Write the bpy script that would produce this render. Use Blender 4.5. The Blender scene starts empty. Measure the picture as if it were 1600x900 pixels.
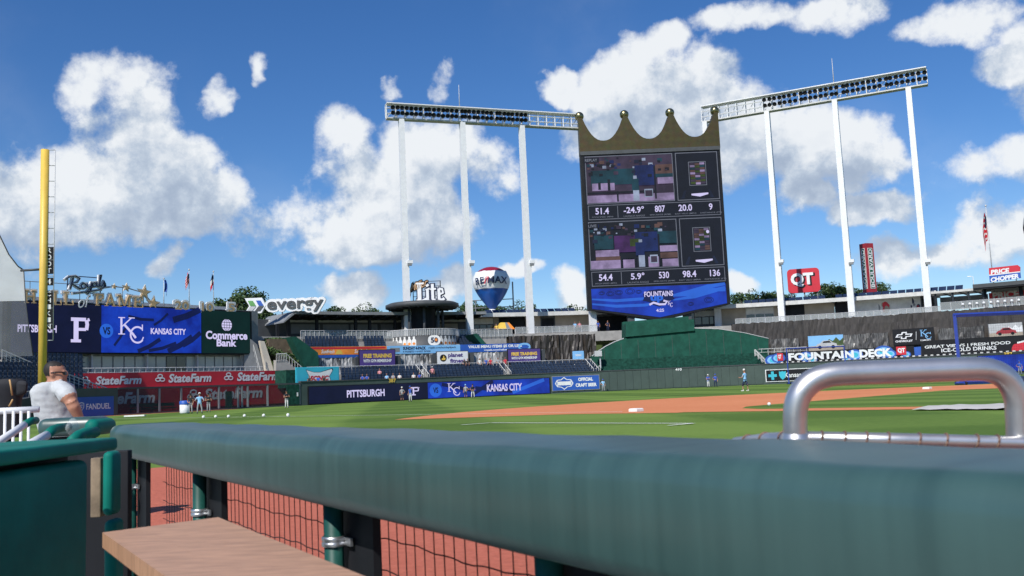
import bpy, bmesh, math, random
import numpy as np
from mathutils import Vector, Matrix
random.seed(7); rng = np.random.default_rng(7)
S = bpy.context.scene
COL = S.collection
R_ = math.radians

# ------------------------------------------------------------------ camera
CAM = np.array([-22.89, -16.11, 1.10])
YAW, PIT, ROL, FPX = R_(-1.204), R_(6.181), R_(-2.437), 1440.8
Fv = np.array([math.sin(YAW)*math.cos(PIT), math.cos(YAW)*math.cos(PIT), math.sin(PIT)])
Rv0 = np.array([math.cos(YAW), -math.sin(YAW), 0.0]); Uv0 = np.cross(Rv0, Fv)
Rv = math.cos(ROL)*Rv0 + math.sin(ROL)*Uv0
Uv = -math.sin(ROL)*Rv0 + math.cos(ROL)*Uv0
cd = bpy.data.cameras.new('camera'); cam = bpy.data.objects.new('camera', cd); COL.objects.link(cam)
cd.sensor_width = 36.0; cd.lens = FPX/1600*36.0; cd.clip_start = 0.05; cd.clip_end = 6000
cam.matrix_world = Matrix(((Rv[0], Uv[0], -Fv[0], CAM[0]), (Rv[1], Uv[1], -Fv[1], CAM[1]), (Rv[2], Uv[2], -Fv[2], CAM[2]), (0, 0, 0, 1)))
S.camera = cam
cd.dof.use_dof = True; cd.dof.focus_distance = 80; cd.dof.aperture_fstop = 7.5
S.view_settings.view_transform = 'Standard'; S.view_settings.look = 'None'
S.view_settings.gamma = 1.0; S.view_settings.exposure = 0.35; S.view_settings.use_curve_mapping = False

# pixel of the photograph -> ray, used to survey where things stand
def ray(px, py): return Fv + (px-800)/FPX*Rv - (py-450)/FPX*Uv
def D(px, py, dep): return CAM + dep*ray(px, py)
def G(px, py, z=0.0):
    d = ray(px, py); return CAM + (z-CAM[2])/d[2]*d

# ------------------------------------------------------------------ world: sky with cumulus clouds, sun
SUN_EL, SUN_AZ = R_(44), R_(180+26)        # azimuth clockwise from +Y (centre field): behind the camera, to the left
W = bpy.data.worlds.new('World'); S.world = W; W.use_nodes = True
W.cycles.sampling_method = 'MANUAL'; W.cycles.sample_map_resolution = 256
nt = W.node_tree; nt.nodes.clear()
def N(tree, t, **kw):
    n = tree.nodes.new(t)
    for k, v in kw.items(): setattr(n, k, v)
    return n
def mth(tree, op, a, b=None, c=None, clamp=False):
    n = tree.nodes.new('ShaderNodeMath'); n.operation = op; n.use_clamp = clamp
    for i, x in enumerate((a, b, c)):
        if x is None: continue
        if isinstance(x, (int, float)): n.inputs[i].default_value = x
        else: tree.links.new(x, n.inputs[i])
    return n.outputs[0]
# clouds seen in the photograph: centre and half-size, kept as azimuth / elevation on the sky
CL = [(215,145,52,48),(205,215,75,60),(262,268,85,55),(345,296,55,36),(150,290,110,60),(50,325,100,62),(235,350,95,32),(148,125,48,40),
      (345,158,24,28),(530,222,52,44),(470,350,92,56),(600,300,105,66),(560,376,130,34),(700,240,76,52),(765,255,46,40),
      (868,135,30,26),(690,128,26,30),(610,132,28,18),(985,140,82,56),(1080,150,105,56),(1025,75,46,30),(1270,232,110,46),(1365,245,55,36),
      (1255,302,46,26),(1180,28,92,24),(1300,24,66,26),(1510,30,78,28),(1600,75,46,34),(1550,255,82,42),(1575,362,90,52),(1470,398,90,30),
      (1365,320,60,22),(545,458,44,30),(700,446,46,30),(892,458,32,32),(1165,446,30,18),(258,415,26,24),(415,106,20,22),(815,420,34,14),(1150,215,70,60),
      (205,185,72,62),(285,312,95,40),(640,225,70,50),(90,345,130,40),(1000,205,110,40),(548,262,62,40),(640,345,90,40),
      (1780,160,120,60),(1850,380,140,60),(-180,200,120,80),(-260,380,150,50),(300,-160,150,70),(800,-220,170,80),(1350,-200,160,80)]
grp = bpy.data.node_groups.new('cloud_cover', 'ShaderNodeTree')
grp.interface.new_socket('P', in_out='INPUT', socket_type='NodeSocketVector')
grp.interface.new_socket('Q', in_out='INPUT', socket_type='NodeSocketVector')
grp.interface.new_socket('Density', in_out='OUTPUT', socket_type='NodeSocketFloat')
grp.interface.new_socket('Noise', in_out='OUTPUT', socket_type='NodeSocketFloat')
gi, go = grp.nodes.new('NodeGroupInput'), grp.nodes.new('NodeGroupOutput')
acc = None
for (x, y, a, b) in CL:
    d = ray(x, y); az = math.atan2(d[0], d[1]); el = math.asin(d[2]/np.linalg.norm(d))
    s = N(grp, 'ShaderNodeVectorMath', operation='SUBTRACT'); grp.links.new(gi.outputs['P'], s.inputs[0]); s.inputs[1].default_value = (az, el, 0)
    m = N(grp, 'ShaderNodeVectorMath', operation='MULTIPLY'); grp.links.new(s.outputs[0], m.inputs[0]); m.inputs[1].default_value = (FPX/a/1.2, FPX/b/1.2, 0)
    q = N(grp, 'ShaderNodeVectorMath', operation='DOT_PRODUCT'); grp.links.new(m.outputs[0], q.inputs[0]); grp.links.new(m.outputs[0], q.inputs[1])
    v = mth(grp, 'SUBTRACT', 1.0, q.outputs['Value'])
    acc = v if acc is None else mth(grp, 'SMOOTH_MAX', acc, v, 0.35)
acc = mth(grp, 'MAXIMUM', acc, -1.2)
nz = N(grp, 'ShaderNodeTexNoise'); nz.inputs['Scale'].default_value = 9.0; nz.inputs['Detail'].default_value = 10.0; nz.inputs['Roughness'].default_value = 0.62
grp.links.new(gi.outputs['Q'], nz.inputs['Vector'])
o = mth(grp, 'MULTIPLY_ADD', mth(grp, 'SUBTRACT', nz.outputs['Fac'], 0.5), 4.7, acc)
grp.links.new(o, go.inputs['Density']); grp.links.new(nz.outputs['Fac'], go.inputs['Noise'])

tc = N(nt, 'ShaderNodeTexCoord')
sx = N(nt, 'ShaderNodeSeparateXYZ'); nt.links.new(tc.outputs['Generated'], sx.inputs[0])
az = mth(nt, 'ARCTAN2', sx.outputs[0], sx.outputs[1]); el = mth(nt, 'ARCSINE', sx.outputs[2])
cx = N(nt, 'ShaderNodeCombineXYZ'); nt.links.new(az, cx.inputs[0]); nt.links.new(el, cx.inputs[1])
# turbulence bends the outlines so that no cloud keeps a plain oval edge
wn = N(nt, 'ShaderNodeTexNoise'); wn.inputs['Scale'].default_value = 16.0; wn.inputs['Detail'].default_value = 5.0; nt.links.new(tc.outputs['Generated'], wn.inputs['Vector'])
ws = N(nt, 'ShaderNodeVectorMath', operation='SUBTRACT'); nt.links.new(wn.outputs['Color'], ws.inputs[0]); ws.inputs[1].default_value = (.5, .5, .5)
wm = N(nt, 'ShaderNodeVectorMath', operation='MULTIPLY'); nt.links.new(ws.outputs[0], wm.inputs[0]); wm.inputs[1].default_value = (.075, .06, 0)
wp = N(nt, 'ShaderNodeVectorMath', operation='ADD'); nt.links.new(cx.outputs[0], wp.inputs[0]); nt.links.new(wm.outputs[0], wp.inputs[1])
def cover(off):
    g = N(nt, 'ShaderNodeGroup'); g.node_tree = grp
    a = N(nt, 'ShaderNodeVectorMath', operation='ADD'); nt.links.new(wp.outputs[0], a.inputs[0]); a.inputs[1].default_value = (off[0], off[1], 0)
    b = N(nt, 'ShaderNodeVectorMath', operation='ADD'); nt.links.new(tc.outputs['Generated'], b.inputs[0]); b.inputs[1].default_value = (off[0], 0, off[1])
    nt.links.new(a.outputs[0], g.inputs['P']); nt.links.new(b.outputs[0], g.inputs['Q'])
    return g.outputs
(d0, n0), (d1, n1) = cover((0, 0)), cover((-0.016, 0.042))
def smooth(x, a, b):
    n = N(nt, 'ShaderNodeMapRange', interpolation_type='SMOOTHSTEP'); nt.links.new(x, n.inputs[0])
    n.inputs[1].default_value = a; n.inputs[2].default_value = b; return n.outputs[0]
mask = smooth(d0, -0.1, 0.75)
# thin veil of high haze cloud
veil = N(nt, 'ShaderNodeTexNoise'); veil.inputs['Scale'].default_value = 3.2; veil.inputs['Detail'].default_value = 5
nt.links.new(tc.outputs['Generated'], veil.inputs['Vector'])
vm = mth(nt, 'MULTIPLY', smooth(veil.outputs['Fac'], 0.52, 0.85), 0.12)
mask2 = mth(nt, 'MAXIMUM', mth(nt, 'MULTIPLY', mask, 0.97), vm)
fb = N(nt, 'ShaderNodeVectorMath', operation='ADD'); nt.links.new(tc.outputs['Generated'], fb.inputs[0]); fb.inputs[1].default_value = (-.007, 0, .012)
fn = N(nt, 'ShaderNodeTexNoise'); fn.inputs['Scale'].default_value = 9.0; fn.inputs['Detail'].default_value = 10.0; fn.inputs['Roughness'].default_value = 0.62; nt.links.new(fb.outputs[0], fn.inputs['Vector'])
rel = mth(nt, 'ADD', mth(nt, 'MULTIPLY', mth(nt, 'SUBTRACT', d0, d1), .8), mth(nt, 'MULTIPLY', mth(nt, 'SUBTRACT', n0, fn.outputs['Fac']), 4.4))
lit = smooth(rel, -1.0, 1.25)
thick = smooth(d0, 0.3, 1.9)
shade = mth(nt, 'ADD', mth(nt, 'MULTIPLY', lit, 0.75), mth(nt, 'MULTIPLY', mth(nt, 'SUBTRACT', 1.0, thick), 0.25))
cr = N(nt, 'ShaderNodeValToRGB'); nt.links.new(shade, cr.inputs[0])
e = cr.color_ramp.elements; e[0].position = 0.05; e[0].color = (0.30, 0.38, 0.52, 1); e[1].position = 0.8; e[1].color = (0.86, 0.89, 0.92, 1)
m_ = e.new(0.45); m_.color = (0.52, 0.60, 0.71, 1)
sky = N(nt, 'ShaderNodeTexSky', sky_type='NISHITA'); sky.sun_disc = False; sky.sun_elevation = SUN_EL; sky.sun_rotation = SUN_AZ
sky.air_density = 1.0; sky.dust_density = 0.0; sky.ozone_density = 5.0; sky.altitude = 200
b0 = N(nt, 'ShaderNodeBackground'); b0.inputs[1].default_value = 0.10; hs = N(nt, 'ShaderNodeHueSaturation'); hs.inputs['Saturation'].default_value = 1.22; hs.inputs['Hue'].default_value = .508; hs.inputs['Value'].default_value = .9; nt.links.new(sky.outputs[0], hs.inputs['Color']); nt.links.new(hs.outputs[0], b0.inputs[0])
b1 = N(nt, 'ShaderNodeBackground'); b1.inputs[1].default_value = 0.80; nt.links.new(cr.outputs[0], b1.inputs[0])
mx = N(nt, 'ShaderNodeMixShader'); nt.links.new(mask2, mx.inputs[0]); nt.links.new(b0.outputs[0], mx.inputs[1]); nt.links.new(b1.outputs[0], mx.inputs[2])
wo = N(nt, 'ShaderNodeOutputWorld'); nt.links.new(mx.outputs[0], wo.inputs[0])

sd = bpy.data.lights.new('sun', 'SUN'); sd.energy = 4.0; sd.angle = R_(0.53); sd.color = (1.0, 0.955, 0.89)
sun = bpy.data.objects.new('sun', sd); COL.objects.link(sun)
to_sun = Vector((math.sin(SUN_AZ)*math.cos(SUN_EL), math.cos(SUN_AZ)*math.cos(SUN_EL), math.sin(SUN_EL)))
sun.rotation_euler = to_sun.to_track_quat('Z', 'Y').to_euler(); sun.location = (-40, -40, 60)

# ------------------------------------------------------------------ surfaces things are set out on
CC = np.array([0.0, 51.3])                  # centre of the outfield arc
class Cyl:                                  # concentric with the outfield wall
    def __init__(s, R): s.R = R
    def uv(s, px, py):
        d = ray(px, py); o = CAM[:2]-CC; a = d[:2]@d[:2]; b = o@d[:2]; c = o@o-s.R**2
        t = (-b+math.sqrt(max(b*b-a*c, 0)))/a; P = CAM+t*d
        return s.R*math.atan2(P[0]-CC[0], P[1]-CC[1]), P[2]
    def pt(s, u, v, d=0.0):
        th = u/s.R; r = s.R-d
        return (CC[0]+r*math.sin(th), CC[1]+r*math.cos(th), v)
class Pl:                                   # upright plane through two plan points
    def __init__(s, A, B):
        s.A = np.array(A[:2], float); B = np.array(B[:2], float); s.L = np.linalg.norm(B-s.A); s.d = (B-s.A)/s.L
        s.n = np.array([s.d[1], -s.d[0]])
        if s.n@(CAM[:2]-s.A) < 0: s.n = -s.n
    def uv(s, px, py):
        d = ray(px, py); t = (s.n@(s.A-CAM[:2]))/(s.n@d[:2]); P = CAM+t*d
        return float((P[:2]-s.A)@s.d), float(P[2])
    def pt(s, u, v, d=0.0):
        q = s.A+u*s.d+d*s.n; return (q[0], q[1], v)
def HOR(px): return 606.2-0.0426*(px-800)
def plan(px, R): return np.array(Cyl(R).pt(*Cyl(R).uv(px, HOR(px)-1)))
def pl(pxa, pxb, R, Rb=None): return Pl(plan(pxa, R), plan(pxb, Rb or R))

# ------------------------------------------------------------------ materials
MATS = {}
def mat(name, col, rough=0.6, var=0.12, scale=3.0, bump=0.0, metal=0.0, emit=0.0, alpha=1.0, spec=0.5, stretch=None, col2=None, fac=(0.35, 0.65)):
    if name in MATS: return MATS[name]
    m = bpy.data.materials.new(name); m.use_nodes = True; t = m.node_tree; b = t.nodes['Principled BSDF']
    c = tuple(col)+(1,)
    b.inputs['Roughness'].default_value = rough; b.inputs['Metallic'].default_value = metal; b.inputs['Specular IOR Level'].default_value = spec
    tcn = N(t, 'ShaderNodeTexCoord'); mp = N(t, 'ShaderNodeMapping'); g = N(t, 'ShaderNodeNewGeometry')
    t.links.new(g.outputs['Position'], mp.inputs[0]); mp.inputs['Scale'].default_value = stretch or (1, 1, 1)
    nz = N(t, 'ShaderNodeTexNoise'); nz.inputs['Scale'].default_value = scale; nz.inputs['Detail'].default_value = 5; nz.inputs['Roughness'].default_value = 0.6
    t.links.new(mp.outputs[0], nz.inputs['Vector'])
    rp = N(t, 'ShaderNodeValToRGB'); t.links.new(nz.outputs['Fac'], rp.inputs[0])
    lo = tuple(max(0, x*(1-var)) for x in col)+(1,); hi = tuple(min(1, x*(1+var)) for x in col)+(1,)
    if col2: lo, hi = c, tuple(col2)+(1,)
    rp.color_ramp.elements[0].position = fac[0]; rp.color_ramp.elements[0].color = lo; rp.color_ramp.elements[1].position = fac[1]; rp.color_ramp.elements[1].color = hi
    if not emit: t.links.new(rp.outputs[0], b.inputs['Base Color'])
    else:
        b.inputs['Base Color'].default_value = (.008, .009, .011, 1); b.inputs['Specular IOR Level'].default_value = .12; b.inputs['Roughness'].default_value = .6; t.links.new(rp.outputs[0], b.inputs['Emission Color']); b.inputs['Emission Strength'].default_value = emit
    if bump:
        bp = N(t, 'ShaderNodeBump'); bp.inputs['Strength'].default_value = bump; bp.inputs['Distance'].default_value = 0.02
        t.links.new(nz.outputs['Fac'], bp.inputs['Height']); t.links.new(bp.outputs[0], b.inputs['Normal'])
    if alpha < 1: b.inputs['Alpha'].default_value = alpha
    MATS[name] = m; return m
def M(n): return MATS[n]

white = mat('white_paint', (.72, .73, .74), .45, .05, 1.5)
mat('dirty_white', (.55, .55, .53), .6, .12, 1.0)
mat('light_grey', (.42, .43, .44), .6, .1, 1.0); mat('mid_grey', (.2, .21, .22), .6, .12, 1.0); mat('dark_grey', (.055, .06, .065), .6, .15, 1.0)
mat('black', (.012, .013, .016), .6, .2, 2.0, spec=.2); mat('black_steel', (.02, .022, .028), .4, .2, 2.0)
mat('navy', (.012, .02, .06), .5, .15, 2.0); mat('seat_blue', (.012, .024, .05), .45, .3, .8)
mat('concrete', (.33, .32, .30), .85, .15, .9, .15); mat('tan_block', (.36, .31, .25), .85, .1, .8, .1)
mat('sand', (.55, .5, .42), .8, .08, 1)
mat('steel', (.55, .56, .57), .35, .06, 4, metal=.9); mat('galv', (.5, .51, .52), .5, .08, 3)
mat('pad_green', (.005, .155, .12), .55, .16, 5, .08, spec=.12); mat('post_green', (.01, .075, .062), .5, .2, 5, .1, spec=.3); mat('wall_green', (.05, .075, .066), .6, .1, .6)  # post_green is darkened to carry the shade cast by the rail pad
mat('eye_green', (.012, .074, .052), .8, .2, .9, .3, spec=.2); mat('eye_green2', (.012, .058, .042), .85, .35, 2.4, .8, spec=.15)
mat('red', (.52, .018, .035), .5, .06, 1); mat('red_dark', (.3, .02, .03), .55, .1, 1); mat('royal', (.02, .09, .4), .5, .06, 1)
mat('sky_banner', (.2, .45, .75), .55, .06, 1); mat('teal', (.04, .42, .55), .5, .05, 1); mat('purple', (.07, .04, .2), .5, .06, 1)
mat('yellow', (.7, .47, .08), .45, .06, 1.2); mat('gold', (.6, .4, .2), .4, .1, 2); mat('orange', (.7, .22, .03), .5, .3, .3)
mat('led_black', (.004, .006, .014), .35, .2, .5, emit=.8); mat('led_navy', (.004, .006, .03), .35, .2, .4, emit=.8)
mat('led_blue', (.004, .016, .22), .4, .5, .3, emit=.8, col2=(.008, .05, .5)); mat('led_blue2', (.004, .009, .07), .4, .2, .3, emit=.8)
mat('led_cyan', (.02, .12, .62), .4, .1, .3, emit=.8); mat('led_white', (.62, .58, .88), .4, .03, 1, emit=.8); mat('led_green', (.002, .018, .016), .4, .2, .3, emit=.7)
mat('led_grey', (.2, .22, .28), .4, .1, 1, emit=.6)
mat('glass_dark', (.03, .04, .05), .12, .2, .3, spec=.8); mat('glass_pale', (.35, .38, .36), .18, .12, .25, spec=.6)
mat('crown_gold', (.26, .22, .1), .45, .25, 1.6, .1, metal=.75); mat('ball_gold', (.3, .26, .13), .28, .05, 1, metal=.95)
mat('solar', (.02, .03, .06), .15, .2, .5, spec=.8)
mat('wood', (.45, .255, .155), .5, .2, 9, .15, stretch=(1.2, 9, 1)); mat('raw_wood', (.2, .15, .1), .8, .3, 12, .3)
mat('alu', (.62, .61, .6), .4, .08, 9, .05, metal=.9); mat('rust_wire', (.16, .09, .06), .6, .2, 9)
mat('leaf', (.035, .075, .018), .6, .5, 1.2); mat('leaf2', (.05, .09, .022), .6, .45, 1.2); mat('bark', (.1, .075, .05), .9, .2, 2); mat('ivy', (.07, .12, .035), .6, .5, .9)
mat('balloon_red', (.25, .01, .03), .35, .08, .4); mat('balloon_blue', (.01, .09, .36), .35, .08, .4)
mat('skin', (.42, .2, .125), .5, .1, 8); mat('skin2', (.28, .13, .08), .5, .1, 8); mat('hair', (.014, .011, .009), .7, .3, 40)
mat('tee', (.48, .5, .51), .9, .1, 9, .35); mat('cloth_black', (.012, .013, .018), .8, .3, 5, .05); mat('cloth_white', (.62, .62, .6), .85, .06, 4)
mat('cloth_grey', (.3, .31, .33), .85, .08, 4); mat('cloth_blue', (.03, .09, .4), .85, .1, 4); mat('cloth_light', (.25, .5, .78), .85, .06, 4); mat('cloth_red', (.5, .03, .05), .85, .1, 4)
mat('cloth_pink', (.6, .25, .28), .85, .1, 4); mat('bottle_white', (.68, .68, .66), .5, .05, 1)
mat('tarp', (.52, .5, .46), .7, .1, .5, .1); mat('chalk', (.72, .72, .7), .9, .05, 3); mat('screen_blue', (.02, .05, .3), .45, .1, 2)
mat('veg_screen', (.1, .14, .06), .5, .3, 1, emit=.4)

# ------------------------------------------------------------------ mesh builder
class MB:
    def __init__(s): s.v = []; s.f = []; s.m = []; s.sm = []
    def add(s, vs, fs, m=0, smooth=False):
        o = len(s.v); s.v += [tuple(map(float, p)) for p in vs]
        for f in fs: s.f.append(tuple(o+i for i in f)); s.m.append(m); s.sm.append(smooth)
        return s
    def quad(s, a, b, c, d, m=0): return s.add([a, b, c, d], [(0, 1, 2, 3)], m)
    def hexa(s, p, m=0):           # p: 4 bottom, 4 top
        return s.add(p, [(3, 2, 1, 0), (4, 5, 6, 7), (0, 1, 5, 4), (1, 2, 6, 5), (2, 3, 7, 6), (3, 0, 4, 7)], m)
    def box(s, lo, hi, m=0):
        x0, y0, z0 = lo; x1, y1, z1 = hi
        return s.hexa([(x0, y0, z0), (x1, y0, z0), (x1, y1, z0), (x0, y1, z0), (x0, y0, z1), (x1, y0, z1), (x1, y1, z1), (x0, y1, z1)], m)
    def sbox(s, sf, u0, u1, v0, v1, d0, d1, m=0, n=1):   # box on a surface, curved in n steps
        for i in range(n):
            a = u0+(u1-u0)*i/n; b = u0+(u1-u0)*(i+1)/n
            s.hexa([sf.pt(a, v0, d1), sf.pt(b, v0, d1), sf.pt(b, v0, d0), sf.pt(a, v0, d0), sf.pt(a, v1, d1), sf.pt(b, v1, d1), sf.pt(b, v1, d0), sf.pt(a, v1, d0)], m) if n == 1 else \
            s.add([sf.pt(a, v0, d1), sf.pt(b, v0, d1), sf.pt(b, v0, d0), sf.pt(a, v0, d0), sf.pt(a, v1, d1), sf.pt(b, v1, d1), sf.pt(b, v1, d0), sf.pt(a, v1, d0)],
                  [(3, 2, 1, 0), (4, 5, 6, 7), (0, 1, 5, 4), (2, 3, 7, 6)]+([(3, 0, 4, 7)] if i == 0 else [])+([(1, 2, 6, 5)] if i == n-1 else []), m)
        return s
    def prism(s, sf, uv, d0, d1, m=0):
        n = len(uv); a = [sf.pt(u, v, d1) for u, v in uv]; b = [sf.pt(u, v, d0) for u, v in uv]
        return s.add(a+b, [tuple(range(n)), tuple(range(2*n-1, n-1, -1))]+[(i, n+i, n+(i+1) % n, (i+1) % n) for i in range(n)], m)
    def pprism(s, sf, pxs, d0, d1, m=0): return s.prism(sf, [sf.uv(*p) for p in pxs], d0, d1, m)
    def tube(s, pts, r, n=8, m=0, cap=True, smooth=True):
        P = [np.array(p, float) for p in pts]; k = len(P); rs = r if isinstance(r, (list, tuple)) else [r]*k
        vs = []; up = np.array([.13, .27, .95])
        for i in range(k):
            t = P[min(i+1, k-1)]-P[max(i-1, 0)]; t = t/(np.linalg.norm(t)+1e-9)
            a = np.cross(t, up)
            if np.linalg.norm(a) < .35: a = np.cross(t, np.array([.9, .1, .1]))
            if i and a@pa < 0: a = -a
            if i: a = pa-(pa@t)*t
            a = a/np.linalg.norm(a); b = np.cross(t, a); pa = a
            for j in range(n):
                w = 2*math.pi*j/n; vs.append(P[i]+rs[i]*(math.cos(w)*a+math.sin(w)*b))
        fs = [(i*n+j, i*n+(j+1) % n, (i+1)*n+(j+1) % n, (i+1)*n+j) for i in range(k-1) for j in range(n)]
        if cap: fs += [tuple(range(n-1, -1, -1)), tuple(range((k-1)*n, k*n))]
        return s.add(vs, fs, m, smooth)
    def bar(s, a, b, w, m=0): return s.tube([a, b], w/2*1.414, 4, m, smooth=False)
    def ball(s, c, r, m=0, nu=14, nv=8, sc=(1, 1, 1)):
        vs = [(c[0], c[1], c[2]-r*sc[2])]
        for j in range(1, nv):
            p = -math.pi/2+math.pi*j/nv
            for i in range(nu): vs.append((c[0]+r*sc[0]*math.cos(p)*math.cos(2*math.pi*i/nu), c[1]+r*sc[1]*math.cos(p)*math.sin(2*math.pi*i/nu), c[2]+r*sc[2]*math.sin(p)))
        vs.append((c[0], c[1], c[2]+r*sc[2])); T = len(vs)-1
        fs = [(0, 1+(i+1) % nu, 1+i) for i in range(nu)]
        for j in range(nv-2):
            for i in range(nu): fs.append((1+j*nu+i, 1+j*nu+(i+1) % nu, 1+(j+1)*nu+(i+1) % nu, 1+(j+1)*nu+i))
        fs += [(T, 1+(nv-2)*nu+i, 1+(nv-2)*nu+(i+1) % nu) for i in range(nu)]
        return s.add(vs, fs, m, True)
    def lathe(s, c, prof, n=32, m=0, smooth=True, a0=0, a1=2*math.pi):     # prof: (r, z, [mat])
        k = len(prof); full = abs(a1-a0-2*math.pi) < 1e-6; q = n if full else n+1; vs = []
        for r, z in [(p[0], p[1]) for p in prof]:
            for i in range(q):
                w = a0+(a1-a0)*i/n; vs.append((c[0]+r*math.cos(w), c[1]+r*math.sin(w), c[2]+z))
        o = len(s.v); s.v += vs
        for j in range(k-1):
            for i in range(n):
                s.f.append((o+j*q+i, o+j*q+(i+1) % q, o+(j+1)*q+(i+1) % q, o+(j+1)*q+i)); s.m.append(prof[j][2] if len(prof[j]) > 2 else m); s.sm.append(smooth)
        return s
    def ribbon(s, sf, pts, w, d, m=0):         # flat stroke of width w along (u, v) points, at depth d
        P = [np.array(p, float) for p in pts]; k = len(P); ws = w if isinstance(w, (list, tuple)) else [w]*k; L = []; Rr = []
        for i in range(k):
            t = P[min(i+1, k-1)]-P[max(i-1, 0)]; t = t/(np.linalg.norm(t)+1e-9); n = np.array([-t[1], t[0]])
            L.append(P[i]+n*ws[i]/2); Rr.append(P[i]-n*ws[i]/2)
        vs = [sf.pt(p[0], p[1], d) for p in L]+[sf.pt(p[0], p[1], d) for p in Rr]
        return s.add(vs, [(i, i+1, k+i+1, k+i) for i in range(k-1)], m)
    def build(s, name, mats, parent=None, origin=None):
        V = np.array(s.v) if s.v else np.zeros((0, 3))
        if parent is not None: o = WP[parent.name]
        elif origin is not None: o = np.array(origin, float)
        else: o = np.array([(V[:, 0].min()+V[:, 0].max())/2, (V[:, 1].min()+V[:, 1].max())/2, V[:, 2].min()])
        me = bpy.data.meshes.new(name); me.from_pydata((V-o).tolist(), [], s.f)
        if not isinstance(mats, (list, tuple)): mats = [mats]
        for m in mats: me.materials.append(MATS[m] if isinstance(m, str) else m)
        me.polygons.foreach_set('material_index', s.m); me.polygons.foreach_set('use_smooth', s.sm); me.update()
        ob = bpy.data.objects.new(name, me); COL.objects.link(ob)
        if parent is not None: ob.parent = parent; WP[ob.name] = o
        else: ob.location = o; WP[ob.name] = o
        return ob
WP = {}
def empty(name, loc):
    e = bpy.data.objects.new(name, None); COL.objects.link(e); e.location = tuple(map(float, loc)); WP[e.name] = np.array(loc, float); e.empty_display_size = .3
    return e
def sub(ob):                                  # parts of a part share its origin
    WP[ob.name] = WP[ob.name]; return ob
def tag(o, label, cat, group=None):
    o['label'] = label; o['category'] = cat
    if group: o['group'] = group
    return o
def struct(o, label=None): o['kind'] = 'structure'; return o
def thing(name, loc, label, cat, group=None): return tag(empty(name, loc), label, cat, group)

# ------------------------------------------------------------------ lettering
TXT = {}
def glyphs(s, bold=0.0, shear=0.0, space=1.0):
    k = (s, bold, shear, space)
    if k in TXT: return TXT[k]
    c = bpy.data.curves.new('lettering', 'FONT'); c.body = s; c.offset = bold; c.shear = shear; c.space_character = space; c.resolution_u = 3
    o = bpy.data.objects.new('lettering', c); me = o.to_mesh()
    V = np.array([v.co[:2] for v in me.vertices]); F = [tuple(p.vertices) for p in me.polygons]
    o.to_mesh_clear(); bpy.data.objects.remove(o); bpy.data.curves.remove(c)
    V -= V.min(0); V /= V.max(0); TXT[k] = (V, F); return TXT[k]
def letters(mb, sf, s, pl_, pr_, h, d, m=0, bold=.02, shear=0, space=1.0, depth=0.0, side=None, slope=True):
    """s from pixel pl_ (left middle) to pr_ (right middle), h pixels tall, d in front of the surface"""
    V, F = glyphs(s, bold, shear, space)
    u0, v0 = sf.uv(*pl_); u1, v1 = sf.uv(*pr_); hv = sf.uv((pl_[0]+pr_[0])/2, (pl_[1]+pr_[1])/2-h/2)[1]-sf.uv((pl_[0]+pr_[0])/2, (pl_[1]+pr_[1])/2+h/2)[1]
    vc = (v0+v1)/2; P = []
    for x, y in V:
        b = (v0+(v1-v0)*x) if slope else vc
        P.append(sf.pt(u0+(u1-u0)*x, b+(y-.5)*hv, d))
    if depth:
        Q = [sf.pt(u0+(u1-u0)*x, (v0+(v1-v0)*x if slope else vc)+(y-.5)*hv, d-depth) for x, y in V]
        from collections import Counter
        E = Counter()
        for f in F:
            for i in range(len(f)): E[(f[i], f[(i+1) % len(f)])] += 1
        n = len(P); fs = []
        for (a, b) in E:
            if (b, a) not in E: fs.append((a, n+a, n+b, b))
        mb.add(P+Q, fs, side if side is not None else m); mb.add(P, F, m)
    else: mb.add(P, F, m)
    return mb
class Box2:                                    # unit box mapped on a surface, for marks drawn by hand
    def __init__(s, sf, x0, y0, x1, y1, slope=0.0):
        s.sf = sf; ym = (y0+y1)/2; xm = (x0+x1)/2
        s.u0 = sf.uv(x0, ym)[0]; s.u1 = sf.uv(x1, ym)[0]; s.v0 = sf.uv(xm, y1)[1]; s.v1 = sf.uv(xm, y0)[1]; s.sl = slope
    def pt(s, x, y, d=0.0): return s.sf.pt(s.u0+(s.u1-s.u0)*x, s.v0+(s.v1-s.v0)*y+s.sl*(x-.5)*(s.v1-s.v0), d)
def arc(cx, cy, rx, ry, a0, a1, n=14): return [(cx+rx*math.cos(R_(a0+(a1-a0)*i/n)), cy+ry*math.sin(R_(a0+(a1-a0)*i/n))) for i in range(n+1)]
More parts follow.
